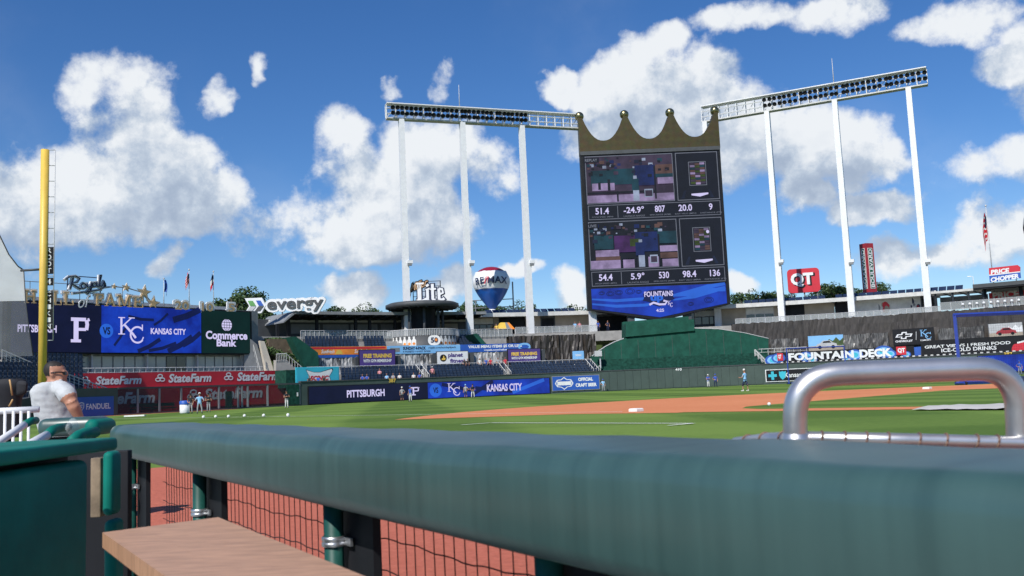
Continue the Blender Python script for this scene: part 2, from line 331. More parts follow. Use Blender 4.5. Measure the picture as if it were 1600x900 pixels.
# ------------------------------------------------------------------ ground materials
def ground_mat(name, c1, c2, scale, stripes=None, bump=.3, c3=None, rough=.95):
    m = bpy.data.materials.new(name); m.use_nodes = True; t = m.node_tree; b = t.nodes['Principled BSDF']; b.inputs['Roughness'].default_value = rough; b.inputs['Specular IOR Level'].default_value = .15
    g = N(t, 'ShaderNodeNewGeometry')
    n1 = N(t, 'ShaderNodeTexNoise'); n1.inputs['Scale'].default_value = scale; n1.inputs['Detail'].default_value = 8; n1.inputs['Roughness'].default_value = .7; t.links.new(g.outputs['Position'], n1.inputs['Vector'])
    n2 = N(t, 'ShaderNodeTexNoise'); n2.inputs['Scale'].default_value = .13; n2.inputs['Detail'].default_value = 4; t.links.new(g.outputs['Position'], n2.inputs['Vector'])
    f = mth(t, 'ADD', mth(t, 'MULTIPLY', n1.outputs['Fac'], .6), mth(t, 'MULTIPLY', n2.outputs['Fac'], .4))
    if stripes:
        sp = N(t, 'ShaderNodeSeparateXYZ'); t.links.new(g.outputs['Position'], sp.inputs[0])
        w = None
        for (ax, ay, wd, am) in stripes:
            c = mth(t, 'ADD', mth(t, 'MULTIPLY', sp.outputs[0], ax*math.pi/wd), mth(t, 'MULTIPLY', sp.outputs[1], ay*math.pi/wd))
            q = mth(t, 'MULTIPLY', mth(t, 'TANH', mth(t, 'MULTIPLY', mth(t, 'SINE', c), 5.0)), am)
            w = q if w is None else mth(t, 'ADD', w, q)
        f = mth(t, 'ADD', f, w)
    r = N(t, 'ShaderNodeValToRGB'); t.links.new(f, r.inputs[0]); e = r.color_ramp.elements
    e[0].position = .3; e[0].color = tuple(c1)+(1,); e[1].position = .7; e[1].color = tuple(c2)+(1,)
    t.links.new(r.outputs[0], b.inputs['Base Color'])
    bp = N(t, 'ShaderNodeBump'); bp.inputs['Strength'].default_value = bump; bp.inputs['Distance'].default_value = .03; t.links.new(n1.outputs['Fac'], bp.inputs['Height']); t.links.new(bp.outputs[0], b.inputs['Normal'])
    MATS[name] = m
ground_mat('grass', (.075, .138, .022), (.15, .235, .045), 5, [(1, 0.15, 5.5, .13), (.15, 1, 5.5, .08)])
ground_mat('infield_grass', (.07, .132, .02), (.14, .222, .043), 5, [(.7071, .7071, 2.4, .11)])
ground_mat('far_ground', (.06, .09, .03), (.1, .13, .05), .2)
ground_mat('infield_dirt', (.52, .175, .075), (.68, .27, .125), 3, bump=.5)
ground_mat('track_dirt', (.38, .10, .062), (.62, .19, .125), 14, bump=.9)

def sheet(name, poly, z, m, kind='structure'):
    mb = MB(); mb.add([(x, y, z) for x, y in poly], [tuple(range(len(poly)))]); o = mb.build(name, m, origin=(0, 0, 0)); struct(o); return o
RW = 73.7
def circ(R, a0, a1, n=60): return [(CC[0]+R*math.sin(R_(a0+(a1-a0)*i/n)), CC[1]+R*math.cos(R_(a0+(a1-a0)*i/n))) for i in range(n+1)]
# rail direction on plan (dugout front)
Hr = .98
tb1, tb2 = G(205, 656, Hr), G(1600, 700, Hr)
RD = (tb1-tb2)[:2]; RD = RD/np.linalg.norm(RD); RN = np.array([RD[1], -RD[0]])      # RN points to the field
RB = tb2[:2]
big = []
for x0, y0, x1, y1 in ((-3000, -3000, 3000, 3000),): pass
# the far ground lies lower than the field around it and reaches the horizon
sheet('ground', [(-3000, -3000), (3000, -3000), (3000, 3000), (-3000, 3000)], -1.3, 'far_ground')
e0 = RB-RD*14; e1 = RB+RD*16
# playing field: grass inside the arc, foul ground to the rail, dirt strip (warning track) along the rail
fp = [tuple(e0), tuple(e1), (-90, 40)]+circ(RW+.6, -84, 84)+[(60, -20)]
sheet('field_grass', fp, 0.0, 'grass')
t0 = e0+RN*.05; t1 = e1+RN*.05; tw = 5.2
sheet('warning_track', [tuple(t0), tuple(t1), tuple(t1+RN*tw), tuple(t0+RN*tw)], .006, 'track_dirt')
oc = circ(RW+.5, -70, 84, 70); ic = circ(RW-3.2, -70, 84, 70)
sheet('outfield_track', oc[:8]+ic[:8][::-1], .006, 'track_dirt')
s2 = math.sqrt(.5)
def fx(a, b): return (a*s2-b*s2, a*s2+b*s2)          # a along first-base line, b along third-base line
# skinned infield: arc of 95 ft round the rubber, cut by the grass square and the base paths
arcp = []
for i in range(0, 61):
    w = R_(-83+166*i/60); P = np.array((28.96*math.sin(w), 18.44+28.96*math.cos(w))); arcp.append(tuple(P))
L = 27.43
dirt = [fx(-1.3, 29.5+9.2)] if False else []
sheet('infield_dirt', arcp+[fx(L+1.6, -1.3), fx(L-3.2, -1.3), fx(L-3.2, -.9), fx(-.9, -.9), fx(-.9, L-3.2), fx(-1.3, L-3.2), fx(-1.3, L+1.6)], .008, 'infield_dirt')
g0, g1 = .95, L-2.9
sheet('infield_grass', [fx(g0+3.2, g0), fx(g1-2.2, g0), fx(g1-.9, g0+.9), fx(g1, g0+2.6), fx(g1, g1-2.6), fx(g1-.9, g1-.9), fx(g1-2.6, g1), fx(g0+2.6, g1), fx(g0+.9, g1-.9), fx(g0, g1-2.2), fx(g0, g0+3.2), fx(g0+1, g0+1)], .012, 'infield_grass')
sheet('home_circle', [(3.96*math.cos(R_(a)), 3.96*math.sin(R_(a))) for a in range(0, 360, 10)], .016, 'infield_dirt')
mb = MB(); mb.lathe((0, 18.4, .013), [(2.74, 0), (2.0, .13), (.9, .25), (.01, .25)], 32); struct(mb.build('pitchers_mound', 'infield_dirt'))
# chalk
def line(name, a, b, w, z=.02):
    a = np.array(a); b = np.array(b); t = (b-a)/np.linalg.norm(b-a); n = np.array([-t[1], t[0]])*w/2
    return sheet(name, [tuple(a-n), tuple(b-n), tuple(b+n), tuple(a+n)], z, 'chalk')
line('foul_line', fx(0, L+.3), fx(0, 101), .12)
a_, b_ = G(768, 661.5)[:2], G(1085, 662.5)[:2]
line('coaches_box_line', a_, b_, .14)
v_ = np.array((a_-b_)); v_ = v_/np.linalg.norm(v_); nn = np.array([v_[1], -v_[0]])
if nn@(np.array([-19.4, 19.4])-a_) < 0: nn = -nn
line('coaches_box_end_line', a_-nn*.07, a_-nn*1.2, .12, .024)
line('coaches_box_near_line', b_-nn*.07, b_-nn*1.0, .12, .024)
# bases
def base(P, label):
    mb = MB(); o = fx(0, 0); h = .20
    A = [(P[0]+x, P[1]+y) for x, y in (fx(-h, -h), fx(h, -h), fx(h, h), fx(-h, h))]; B = [(P[0]+x, P[1]+y) for x, y in (fx(-h+.03, -h+.03), fx(h-.03, -h+.03), fx(h-.03, h-.03), fx(-h+.03, h-.03))]
    mb.hexa([(x, y, .012) for x, y in A]+[(x, y, .10) for x, y in A]); mb.hexa([(x, y, .10) for x, y in A]+[(x, y, .13) for x, y in B])
    tag(mb.build('base', 'chalk'), label, 'base', 'bases on the infield')
base(fx(.2, L-.2), 'white third base bag on the orange infield dirt, nearest base')
base((0, 38.8), 'white second base bag far across the infield dirt beside the blue screen')
# tarpaulin over the grass in front of home plate
q = [G(1424, 642.0), G(1475, 635.2), G(1640, 631), G(1640, 641)]
mb = MB(); n = 14
for i in range(n):
    pass
pts = []; fs = []
for i in range(n+1):
    for j in range(5):
        a = q[0]+(q[3]-q[0])*i/n; b = q[1]+(q[2]-q[1])*i/n; p = a+(b-a)*j/4
        pts.append((p[0], p[1], .03+.05*abs(math.sin(i*1.7+j))*random.random()+(0 if j in (0, 4) else .03)))
fs = [(i*5+j, (i+1)*5+j, (i+1)*5+j+1, i*5+j+1) for i in range(n) for j in range(4)]
mb.add(pts, fs, 0, True); tag(mb.build('tarpaulin', 'tarp'), 'pale grey tarpaulin spread flat on the grass near home plate', 'tarpaulin')
# baseballs
BALLS = [(318, 654, 'leftmost'), (337, 653.4, 'second from left'), (357, 653.2, 'third from left'), (382, 652.2, 'fourth from left'), (412, 651.8, 'fifth from left'), (450, 651, 'sixth from left')]
bm_ = None
for px, py, w in BALLS:
    P = G(px, py); mb = MB(); mb.ball((P[0], P[1], .1), .1, 0, 10, 6)
    tag(mb.build('baseball', 'chalk'), 'white baseball on the left field grass by the foul line, %s of six' % w, 'baseball', 'baseballs in a row on the grass')
P = G(1202, 634.5); mb = MB(); mb.ball((P[0], P[1], .075), .07, 0, 10, 6)
tag(mb.build('baseball', 'chalk'), 'single white baseball on the dirt edge left of the pipe hoop', 'baseball')

# ------------------------------------------------------------------ outfield wall
wall = Cyl(RW)
def U(px): return wall.uv(px, HOR(px)-1)[0]
WT = 3.0
w = thing('outfield_wall', plan(900, RW), 'dark green grey padded outfield wall curving behind the grass', 'wall')
u0, u1 = U(470), U(1700)
n = 60; mb = MB(); mb.sbox(wall, u0, u1, 0, WT, -.5, 0, 0, n); mb.build('wall_body', 'wall_green', w)
# padded panels stand proud with narrow joints
k = 0; uu = U(940)
pad = MB()
while uu < U(1192):
    mb = MB(); mb.sbox(wall, uu+.02, uu+1.2, .12, WT-.08, 0.001, .07); mb.build('pad', 'wall_green', w); uu += 1.22
mb = MB(); mb.sbox(wall, u0, u1, WT, WT+.12, -.55, .1, 0, n); mb.build('wall_cap', 'dark_grey', w)
def led(x0, x1, yt, yb, segs, name, label):
    """long LED board; segs: (px0, px1, material)"""
    v1 = wall.uv((x0+x1)/2, yt)[1]; v0 = wall.uv((x0+x1)/2, yb)[1]
    t = thing(name, plan((x0+x1)/2, RW), label, 'display board')
    mb = MB(); mb.sbox(wall, U(x0)-.15, U(x1)+.15, v0-.1, v1+.1, .002, .12, 0, 24); mb.build('frame', 'black', t)
    for a, b, m in segs:
        mb = MB(); mb.sbox(wall, U(a)+.004, U(b)-.004, v0, v1, .122, .15, 0, max(1, int((b-a)/12))); mb.build('screen', m, t)
    return t, v0, v1
def kc(mb, B, d, m=0, w=.055):
    # interlocking K and C
    st = [([(.14, .36), (.14, .98)], .09), ([(.03, .98), (.27, .98)], .04), ([(.03, .36), (.27, .36)], .04), ([(.5, .98), (.16, .64)], .05), ([(.4, .98), (.62, .98)], .04),
          ([(.24, .72), (.56, .36), (.66, .22)], .1), (arc(.72, .34, .25, .3, 50, 320, 20), .075), ([(.9, .74), (.9, .5)], .05), ([(.88, .1), (.94, .26)], .05)]
    asp = (B.u1-B.u0); hh = (B.v1-B.v0)
    for i, (p, ww) in enumerate(st): mb.ribbon(Sc(B), [(x*asp, y*hh) for x, y in p], ww*hh*.9, d+i*.003, m)
class Sc:                                   # metric coordinates inside a Box2
    def __init__(s, B): s.B = B; s.a = B.u1-B.u0; s.h = B.v1-B.v0
    def pt(s, u, v, d): return s.B.pt(u/s.a, v/s.h, d)
def strokes(mb, B, st, d, m=0, k=1.0, dz=.003):
    z = Sc(B)
    for i, (p, ww) in enumerate(st):
        W_ = [x*z.h*k for x in ww] if isinstance(ww, (list, tuple)) else ww*z.h*k
        mb.ribbon(z, [(x*z.a, y*z.h) for x, y in p], W_, d+i*dz, m)
def pmark(mb, B, d, m=0):
    st = [([(.3, .02), (.3, .98)], .2), ([(.04, .06), (.55, .06)], .12), ([(.04, .92), (.8, .92)], .14), ([(.82, .9), (.86, .72), (.82, .5)], .15), ([(.8, .52), (.2, .52)], .12), ([(.9, .97), (.96, .86)], .08)]
    strokes(mb, B, st, d, m)
t, v0, v1 = led(482, 858, 598, 622.5, [(482, 668, 'led_navy'), (668, 858, 'led_blue')], 'wall_display_board', 'long LED board on the left field wall reading PITTSBURGH and KANSAS CITY')
# heights are fixed on the wall, so lettering follows the curve
def wl(mb, s, x0, x1, y, h, m=0, bold=.03, **k):
    ym = y
    letters(mb, wall, s, (x0, wy(x0, ym)), (x1, wy(x1, ym)), h, .18, m, bold, slope=False, **k)
def wy(px, v):                               # pixel row of height v on the wall
    lo, hi = 300., 800.
    for _ in range(40):
        c = (lo+hi)/2
        if wall.uv(px, c)[1] > v: lo = c
        else: hi = c
    return lo
vm = (v0+v1)/2
mb = MB(); wl(mb, 'PITTSBURGH', 541, 600, vm, 11.5); mb.build('lettering', 'led_white', t)
mb = MB(); wl(mb, 'KANSAS CITY', 760, 815, vm, 11.5); mb.build('lettering', 'led_white', t)
mb = MB(); pmark(mb, Box2(wall, 641, wy(648, vm)-6.5, 655, wy(648, vm)+6.5), .165); mb.build('emblem', 'led_white', t)
mb = MB(); kc(mb, Box2(wall, 698, wy(708, vm)-10, 719, wy(708, vm)+10), .165); mb.build('emblem', 'led_white', t)
uc, _ = wall.uv(680, wy(680, vm)); mb = MB()
mb.add([wall.pt(uc+.95*math.cos(a*.3142), vm+.95*math.sin(a*.3142), .156) for a in range(20)], [tuple(range(20))]); mb.build('disc', 'led_cyan', t)
mb = MB(); wl(mb, 'VS', 676, 684, vm, 9); mb.build('lettering', 'led_navy', t)
# sweeps of paler blue on the right half
for (a, b, c, dd) in ((735, 770, 0, 1), (742, 800, .55, .2), (800, 850, .1, .95), (690, 740, .9, .35)):
    mb = MB(); mb.ribbon(wall, [(U(a)+(U(b)-U(a))*q/12, v0+(v1-v0)*(.05+.9*(c+(dd-c)*q/12))) for q in range(13)], .5, .156); mb.build('graphic', 'led_cyan' if a == 800 else 'led_blue2', t)

def sign_on_wall(x0, x1, yt, yb, m, name, label, frame='mid_grey', cat='sign'):
    v1 = wall.uv((x0+x1)/2, yt)[1]; v0 = wall.uv((x0+x1)/2, yb)[1]
    t = thing(name, plan((x0+x1)/2, RW), label, cat)
    mb = MB(); mb.sbox(wall, U(x0), U(x1), v0, v1, .075, .14, 0, 4); mb.build('frame', frame, t)
    mb = MB(); mb.sbox(wall, U(x0)+.12, U(x1)-.12, v0+.1, v1-.1, .1405, .16, 0, 4); mb.build('face', m, t)
    return t, v0, v1
t, v0, v1 = sign_on_wall(862, 937, 586.5, 610, 'royal', 'wall_sign', 'blue wall sign reading OFFICIAL CRAFT BEER beside a diamond badge')
vm = (v0+v1)/2
mb = MB(); letters(mb, wall, 'OFFICIAL', (903, wy(903, vm+.5)), (926, wy(926, vm+.5)), 5.5, .17, 0, .05, slope=False); mb.build('lettering', 'white_paint', t); mb = MB(); letters(mb, wall, 'CRAFT BEER', (899, wy(899, vm-.35)), (932, wy(932, vm-.35)), 5.5, .17, 0, .05, slope=False); mb.build('lettering', 'white_paint', t)
uc, _ = wall.uv(881, wy(881, vm)); hx = [(-1.45, .0), (-1.1, .55), (-.45, .6), (0, .95), (.45, .6), (1.1, .55), (1.45, 0), (1.1, -.5), (.45, -.6), (0, -.95), (-.45, -.6), (-1.1, -.5)]
mb = MB(); mb.add([wall.pt(uc+a, vm+b, .168) for a, b in hx], [tuple(range(12))], 0); mb.add([wall.pt(uc+a*.86, vm+b*.84, .172) for a, b in hx], [tuple(range(12))], 1)
mb.add([wall.pt(uc+a, vm+b, .176) for a, b in ((-1.3, -.28), (1.3, -.28), (1.3, .28), (-1.3, .28))], [(0, 1, 2, 3)], 0); letters(mb, wall, 'BOULEVARD', (868.5, wy(868.5, vm)), (893.5, wy(893.5, vm)), 4.2, .18, 1, .04, slope=False)
mb.build('badge', ['white_paint', 'royal'], t)
t, v0, v1 = sign_on_wall(1196, 1300, 575.5, 595, 'black', 'wall_sign', 'black wall sign with light blue cross, shield and the word Kansas', frame='white_paint')
vm = (v0+v1)/2
mb = MB(); uc, _ = wall.uv(1207, wy(1207, vm)); a = .18
mb.add([wall.pt(uc+x, vm+y, .2) for x, y in ((-.2, -.62), (.2, -.62), (.2, -.2), (.62, -.2), (.62, .2), (.2, .2), (.2, .62), (-.2, .62), (-.2, .2), (-.62, .2), (-.62, -.2), (-.2, -.2))], [tuple(range(12))])
mb.add([wall.pt(uc+1.45+x, vm+y, .2) for x, y in ((-.5, .62), (-.25, .52), (0, .62), (.25, .52), (.5, .62), (.5, 0), (.3, -.4), (0, -.66), (-.3, -.4), (-.5, 0))], [tuple(range(10))]); mb.build('cross_and_shield', 'teal', t)
mb = MB(); letters(mb, wall, 'Kansas', (1226, wy(1226, vm)), (1252, wy(1252, vm)), 7.5, .2, 0, .02, slope=False); mb.build('lettering', 'white_paint', t); mb = MB(); letters(mb, wall, 'City', (1256, wy(1256, vm)), (1272, wy(1272, vm)), 7.5, .2, 0, .02, slope=False); mb.build('lettering', 'white_paint', t)
t, v0, v1 = led(1530, 1640, 554, 580, [(1530, 1640, 'led_blue')], 'wall_display_board', 'blue LED board on the right field wall with a KC emblem')
mb = MB(); kc(mb, Box2(wall, 1538, wy(1551, (v0+v1)/2)-10, 1565, wy(1551, (v0+v1)/2)+10), .165); mb.build('emblem', 'led_cyan', t)
for s, x0, x1, m in (('387', 607, 618, 'yellow'), ('410', 1055, 1065, 'white_paint'), ('387', 1569, 1582, 'yellow')):
    mb = MB(); vv = 2.82; letters(mb, wall, s, (x0, wy(x0, vv)), (x1, wy(x1, vv)), 6 if m == 'yellow' else 4, .11, 0, .03, slope=False); mb.build('distance_number', m, w)
# ------------------------------------------------------------------ left field corner: bullpen fence
f = thing('bullpen_fence', plan(330, RW), 'dark green bullpen fence with posts and see-through mesh in left field', 'fence')
ua, ub = U(184), U(470)
mb = MB(); mb.sbox(wall, ua, ub, 2.72, 2.92, -.12, .08, 0, 16); mb.build('top_rail', 'dark_grey', f)
mb = MB(); mb.sbox(wall, ua, ub, 0, .16, -.1, .06, 0, 16); mb.build('bottom_rail', 'dark_grey', f)
for px in (215, 249, 283, 342, 372, 378, 387, 418, 455, 468):
    mb = MB(); mb.sbox(wall, U(px)-.11, U(px)+.11, .16, 2.72, -.1, .07); mb.build('post', 'mid_grey', f)
m = mat('fence_mesh', (.02, .025, .03), .6, .1, 1, alpha=.38)
mb = MB(); mb.sbox(wall, ua, ub, .16, 2.72, -.03, -.01, 0, 16); mb.build('mesh_screen', m, f)
t = thing('gate_panel', plan(462, RW), 'green grey gate panel at the end of the bullpen fence', 'gate')
mb = MB(); mb.sbox(wall, U(447), U(467), .17, 2.7, .075, .13); mb.build('panel', 'eye_green2', t)
mb = MB(); mb.sbox(wall, U(463), U(465), 1.2, 1.7, .1305, .17); mb.build('sign_plate', 'white_paint', t)
# left corner pad with a blue sponsor sign
t = thing('wall_sign', plan(150, RW), 'blue sign reading FANDUEL on the green corner wall in left field', 'sign')
mb = MB(); mb.sbox(wall, U(70), U(184), 0, 2.9, -.4, 0, 0, 8); mb.build('wall_section', 'wall_green', t)
va, vb = wall.uv(148, 650)[1], wall.uv(148, 620)[1]
mb = MB(); mb.sbox(wall, U(112), U(177), va, vb, .002, .06, 0, 4); mb.build('face', 'royal', t)
mb = MB(); letters(mb, wall, 'FANDUEL', (134, wy(134, (va+vb)/2)), (172, wy(172, (va+vb)/2)), 9, .07, 0, .02, slope=False)
B = Box2(wall, 122, wy(126, (va+vb)/2)-7, 131, wy(126, (va+vb)/2)+7); strokes(mb, B, [([(.1, .9), (.5, .98), (.9, .9), (.9, .45), (.5, .02), (.1, .45), (.1, .9)], .1), ([(.35, .25), (.35, .7), (.7, .7)], .1), ([(.35, .48), (.65, .48)], .09)], .07)
mb.build('lettering', 'white_paint', t)
# foul pole
fpx = 65.5; P0 = plan(fpx, RW-.6); ft = Pl(P0, P0+np.array([1, .3, 0]))
top = ft.uv(69, 234)[1]
t = thing('foul_pole', (P0[0], P0[1], 0), 'tall yellow foul pole with a narrow ladder screen and black lettering', 'foul pole')
mb = MB(); mb.tube([(P0[0], P0[1], 0), (P0[0], P0[1], top)], .38, 20); mb.build('pole', 'yellow', t)
mb = MB(); up = ft.uv(77, 300)[0]-ft.uv(69, 300)[0]+.28
uo = ft.uv(66.5, 400)[0]
va, vb = ft.uv(72, 532)[1], top
for du in (.42, 1.02): mb.tube([ft.pt(uo+du, va, 0), ft.pt(uo+du, vb, 0)], .045, 6)
for i in range(13): mb.tube([ft.pt(uo+.2, vb-(vb-va)*i/12, 0), ft.pt(uo+1.02, vb-(vb-va)*i/12, 0)], .04, 6)
mb.build('screen_frame', 'galv', t)
mb = MB()
def pcol(y): return 68.5-(y-234)*.0107+10.5
for ya, yb in ((386, 428), (434, 446), (454, 515)):
    mb.sbox(ft, uo+.4, uo+1.06, ft.uv(pcol(yb), yb)[1], ft.uv(pcol(ya), ya)[1], -.03, .03)
mb.build('letter_board', 'black', t)
mb = MB()
for word, ya, yb in (('ROOT', 386, 428), ('4', 434, 446), ('CHIKIN', 454, 515)):
    st = (yb-ya)/len(word)
    for i, ch in enumerate(word):
        yc = ya+st*(i+.5); letters(mb, ft, ch, (pcol(yc)-4, yc), (pcol(yc)+3.2, yc), st*.72, .04, 0, .02, slope=False)
    mb.build('lettering', 'white_paint', t); mb = MB()
mb = MB(); q0 = ft.pt(uo-.3, ft.uv(66, 421)[1], 0); mb.tube([q0, (np.array(q0)+np.array([-1.9, .2, 0]))], .12, 8); mb.build('arm', 'dark_grey', t)
# ------------------------------------------------------------------ left field: hall of fame building with its video board
hb = pl(0, 395, 86.0, 84.0)
def hv(px, py): return hb.uv(px, py)
b = thing('hall_of_fame_building', hb.pt(hv(200, 560)[0], 0), 'long low building behind left field with a pale glass suite front', 'building')
ul, ur = hv(-60, 560)[0], hv(398, 520)[0]
zt = hv(200, 477)[1]; zb = hv(200, 553)[1]; zf = hv(250, 581)[1]
mb = MB(); mb.sbox(hb, ul, ur+1.5, 0, zt+.2, -14, -1.2); mb.build('wall', 'mid_grey', b)
mb = MB(); mb.sbox(hb, ul, ur+1.5, zt+.2, hv(200, 462)[1], -9, -6); mb.build('parapet', 'light_grey', b)
mb = MB(); mb.sbox(hb, ul, ur+.3, zf-.9, zf-.6, -4, 1.8); mb.build('balcony_floor', 'concrete', b)
# glass suite bays, one pane each
x = ul+.3; i = 0
while x < ur-1.2:
    dark = i % 11 == 7 or i % 13 == 4
    mb = MB(); mb.sbox(hb, x+.08, x+1.32, zf-.5, zb-.25, -1.19, -1.1); mb.build('pane', 'glass_dark' if dark else 'glass_pale', b)
    if i % 5 == 0:
        mb = MB(); mb.sbox(hb, x-.12, x+.08, zf-.6, zb-.05, -1.19, -.6); mb.build('pillar', 'light_grey', b)
    x += 1.42; i += 1
# low rail in front of the suites
mb = MB(); x = ul
while x < ur: mb.bar(hb.pt(x, zf-.6, 1.6), hb.pt(x, zf+.45, 1.6), .05); x += .8
mb.bar(hb.pt(ul, zf+.45, 1.6), hb.pt(ur, zf+.45, 1.6), .06); mb.bar(hb.pt(ul, zf-.05, 1.6), hb.pt(ur, zf-.05, 1.6), .04); mb.build('balcony_rail', 'galv', b)
# video board
vb_ = thing('video_board', hb.pt(hv(200, 560)[0], zb), 'wide video board over left field showing PITTSBURGH, KANSAS CITY and Commerce Bank', 'video board')
mb = MB(); mb.sbox(hb, hv(10, 515)[0], hv(393.5, 520)[0], zb, zt, -1.0, 0); mb.build('housing', 'black', vb_)
xs = (17, 150, 314, 391)
for (a, c, m) in ((17, 158, 'led_navy'), (158, 314, 'led_blue'), (315, 390.5, 'led_green')):
    mb = MB(); mb.sbox(hb, hv(a, 520)[0], hv(c, 520)[0], zb+.15, zt-.15, .002, .05); mb.build('screen', m, vb_)
def hl(s, x0, x1, y0, y1, h, m='led_white', bold=.03, d=.07):
    mb = MB(); letters(mb, hb, s, (x0, y0), (x1, y1), h, d, 0, bold, slope=False); return mb.build('lettering', m, vb_)
hl('PITTSBURGH', 27, 88, 513, 514, 12); hl('KANSAS CITY', 235, 290, 518, 518, 9.5); hl('Commerce', 321, 386, 523, 525, 13, bold=.035); hl('Bank', 338, 369, 535.5, 536, 11.5, bold=.035)
mb = MB(); pmark(mb, Box2(hb, 109, 496, 140, 535), .07); mb.build('emblem', 'led_white', vb_)
mb = MB(); kc(mb, Box2(hb, 183, 496, 226, 537), .07); mb.build('emblem', 'led_white', vb_)
uc, vc = hv(166, 517); mb = MB(); mb.add([hb.pt(uc+.85*math.cos(a*.3142), vc+.85*math.sin(a*.3142), .056) for a in range(20)], [tuple(range(20))]); mb.build('disc', 'led_cyan', vb_)
hl('VS', 160, 172, 517, 517, 12, 'led_navy')
mb = MB()
for k, (x0, y0, x1, y1, w_) in enumerate(((215, 549, 250, 530, .5), (232, 548, 275, 536, .4), (262, 549, 300, 526, .7), (200, 494, 240, 500, .35), (270, 500, 312, 484, .8), (285, 540, 313, 520, .6), (178, 540, 196, 512, .3), (240, 508, 262, 490, .3))):
    mb.ribbon(hb, [hv(x0, y0), hv((x0+x1)/2, (y0+y1)/2+2), hv(x1, y1)], w_, .053+.002*k)
mb.build('graphic', 'led_blue2', vb_)
mb = MB(); uc, vc = hv(354, 508); r = .8
mb.add([hb.pt(uc+r*math.cos(a*.3142), vc+r*math.sin(a*.3142), .06) for a in range(20)], [tuple(range(20))], 0)
for k in range(-1, 2):
    mb.ribbon(hb, [(uc-r*.97, vc+k*.36), (uc+r*.97, vc+k*.36)], .07, .066, 1)
    mb.ribbon(hb, [(uc+k*.42*math.cos(R_(a)), vc+r*math.sin(R_(a))) for a in range(-90, 91, 20)], .07, .07+.002*(k+1), 1)
mb.build('globe_mark', ['led_white', 'led_green'], vb_)
# HALL of FAME letters standing on the parapet
SER = {'H': [([(.2, 0), (.2, 1)], .2), ([(.8, 0), (.8, 1)], .2), ([(.2, .52), (.8, .52)], .12), ([(.02, .05), (.4, .05)], .1), ([(.6, .05), (.98, .05)], .1), ([(.02, .95), (.4, .95)], .1), ([(.6, .95), (.98, .95)], .1)],
       'A': [([(.5, 1), (.15, 0)], .13), ([(.48, 1), (.83, 0)], .2), ([(.28, .33), (.72, .33)], .11), ([(0, .05), (.32, .05)], .1), ([(.62, .05), (1, .05)], .1)],
       'L': [([(.28, 0), (.28, 1)], .22), ([(.05, .95), (.52, .95)], .1), ([(.05, .05), (.92, .05)], .11), ([(.9, .03), (.9, .36)], .1)],
       'F': [([(.28, 0), (.28, 1)], .22), ([(.05, .05), (.52, .05)], .1), ([(.05, .95), (.94, .95)], .11), ([(.92, .97), (.92, .66)], .1), ([(.28, .52), (.7, .52)], .11), ([(.7, .66), (.7, .38)], .08)],
       'M': [([(.17, 0), (.17, 1)], .13), ([(.83, 0), (.83, 1)], .19), ([(.2, 1), (.5, .1)], .16), ([(.8, 1), (.5, .1)], .12), ([(.02, .05), (.33, .05)], .1), ([(.66, .05), (1, .05)], .1), ([(.02, .95), (.25, .95)], .1), ([(.76, .95), (1, .95)], .1)],
       'E': [([(.28, 0), (.28, 1)], .22), ([(.05, .05), (.94, .05)], .11), ([(.05, .95), (.9, .95)], .11), ([(.9, .97), (.9, .68)], .1), ([(.93, .03), (.93, .34)], .1), ([(.28, .52), (.68, .52)], .11), ([(.68, .66), (.68, .38)], .08)]}
def solid_strokes(sf_B, st, d0, d1, k=1.0, grow=0.0, m=0, mb=None):
    mb = mb or MB(); z = Sc(sf_B)
    for i, (p, ww) in enumerate(st):
        P = [np.array((x*z.a, y*z.h)) for x, y in p]; n = len(P); wv = (ww*z.h*k+grow)
        Lh, Rh = [], []
        for j in range(n):
            t = P[min(j+1, n-1)]-P[max(j-1, 0)]; t = t/(np.linalg.norm(t)+1e-9); q = np.array([-t[1], t[0]])*wv/2
            e_ = t*grow/2*(1 if j == n-1 else (-1 if j == 0 else 0)); Lh.append(P[j]+q+e_); Rh.append(P[j]-q+e_)
        mb.prism(z, [tuple(x) for x in Lh+Rh[::-1]], d0-i*.004, d1+i*.004, m)
    return mb
hs = thing('rooftop_letters', hb.pt(hv(150, 470)[0], zt), 'gold serif HALL of FAME letters standing along the building roof', 'sign')
for ch, x0, x1, yt, yb in (('H', 37, 57, 453, 474), ('A', 60, 79, 454, 476), ('L', 82, 97, 455, 477), ('L', 98, 116, 456, 477), ('F', 148, 162, 459, 478), ('A', 163, 182, 460, 479), ('M', 183, 206, 461, 480), ('E', 207, 224, 463, 481)):
    B = Box2(hb, x0, yt, x1, yb)
    p = solid_strokes(B, SER[ch], -.3, -.1, .66, .34).build('letter_outline', 'white_paint', hs)
    solid_strokes(B, SER[ch], -.05, .06, .66).build('letter', 'gold', hs)
mb = MB(); letters(mb, hb, 'of', (122, 471.5), (142, 469.5), 20, .06, 0, .0, .35, depth=.15); mb.build('letter', 'white_paint', hs)
mb = MB(); letters(mb, hb, 'of', (123, 472.1), (143, 470.1), 20, -.12, 0, .03, .35, depth=.1); mb.build('letter_outline', 'dark_grey', hs)
mb = MB(); mb.bar(hb.pt(hv(37, 474)[0], zt, -.2), hb.pt(hv(226, 480)[0], zt+.03, -.2), .15); mb.bar(hb.pt(hv(37, 452)[0], zt+2.2, -.5), hb.pt(hv(200, 455)[0], zt+2.2, -.5), .06)
for px in (50, 75, 108, 128, 160, 195): u = hv(px, 470)[0]; mb.bar(hb.pt(u, zt+.05, -.5), hb.pt(u, zt+2.2, -.5), .06)
mb.build('support_frame', 'mid_grey', hs)
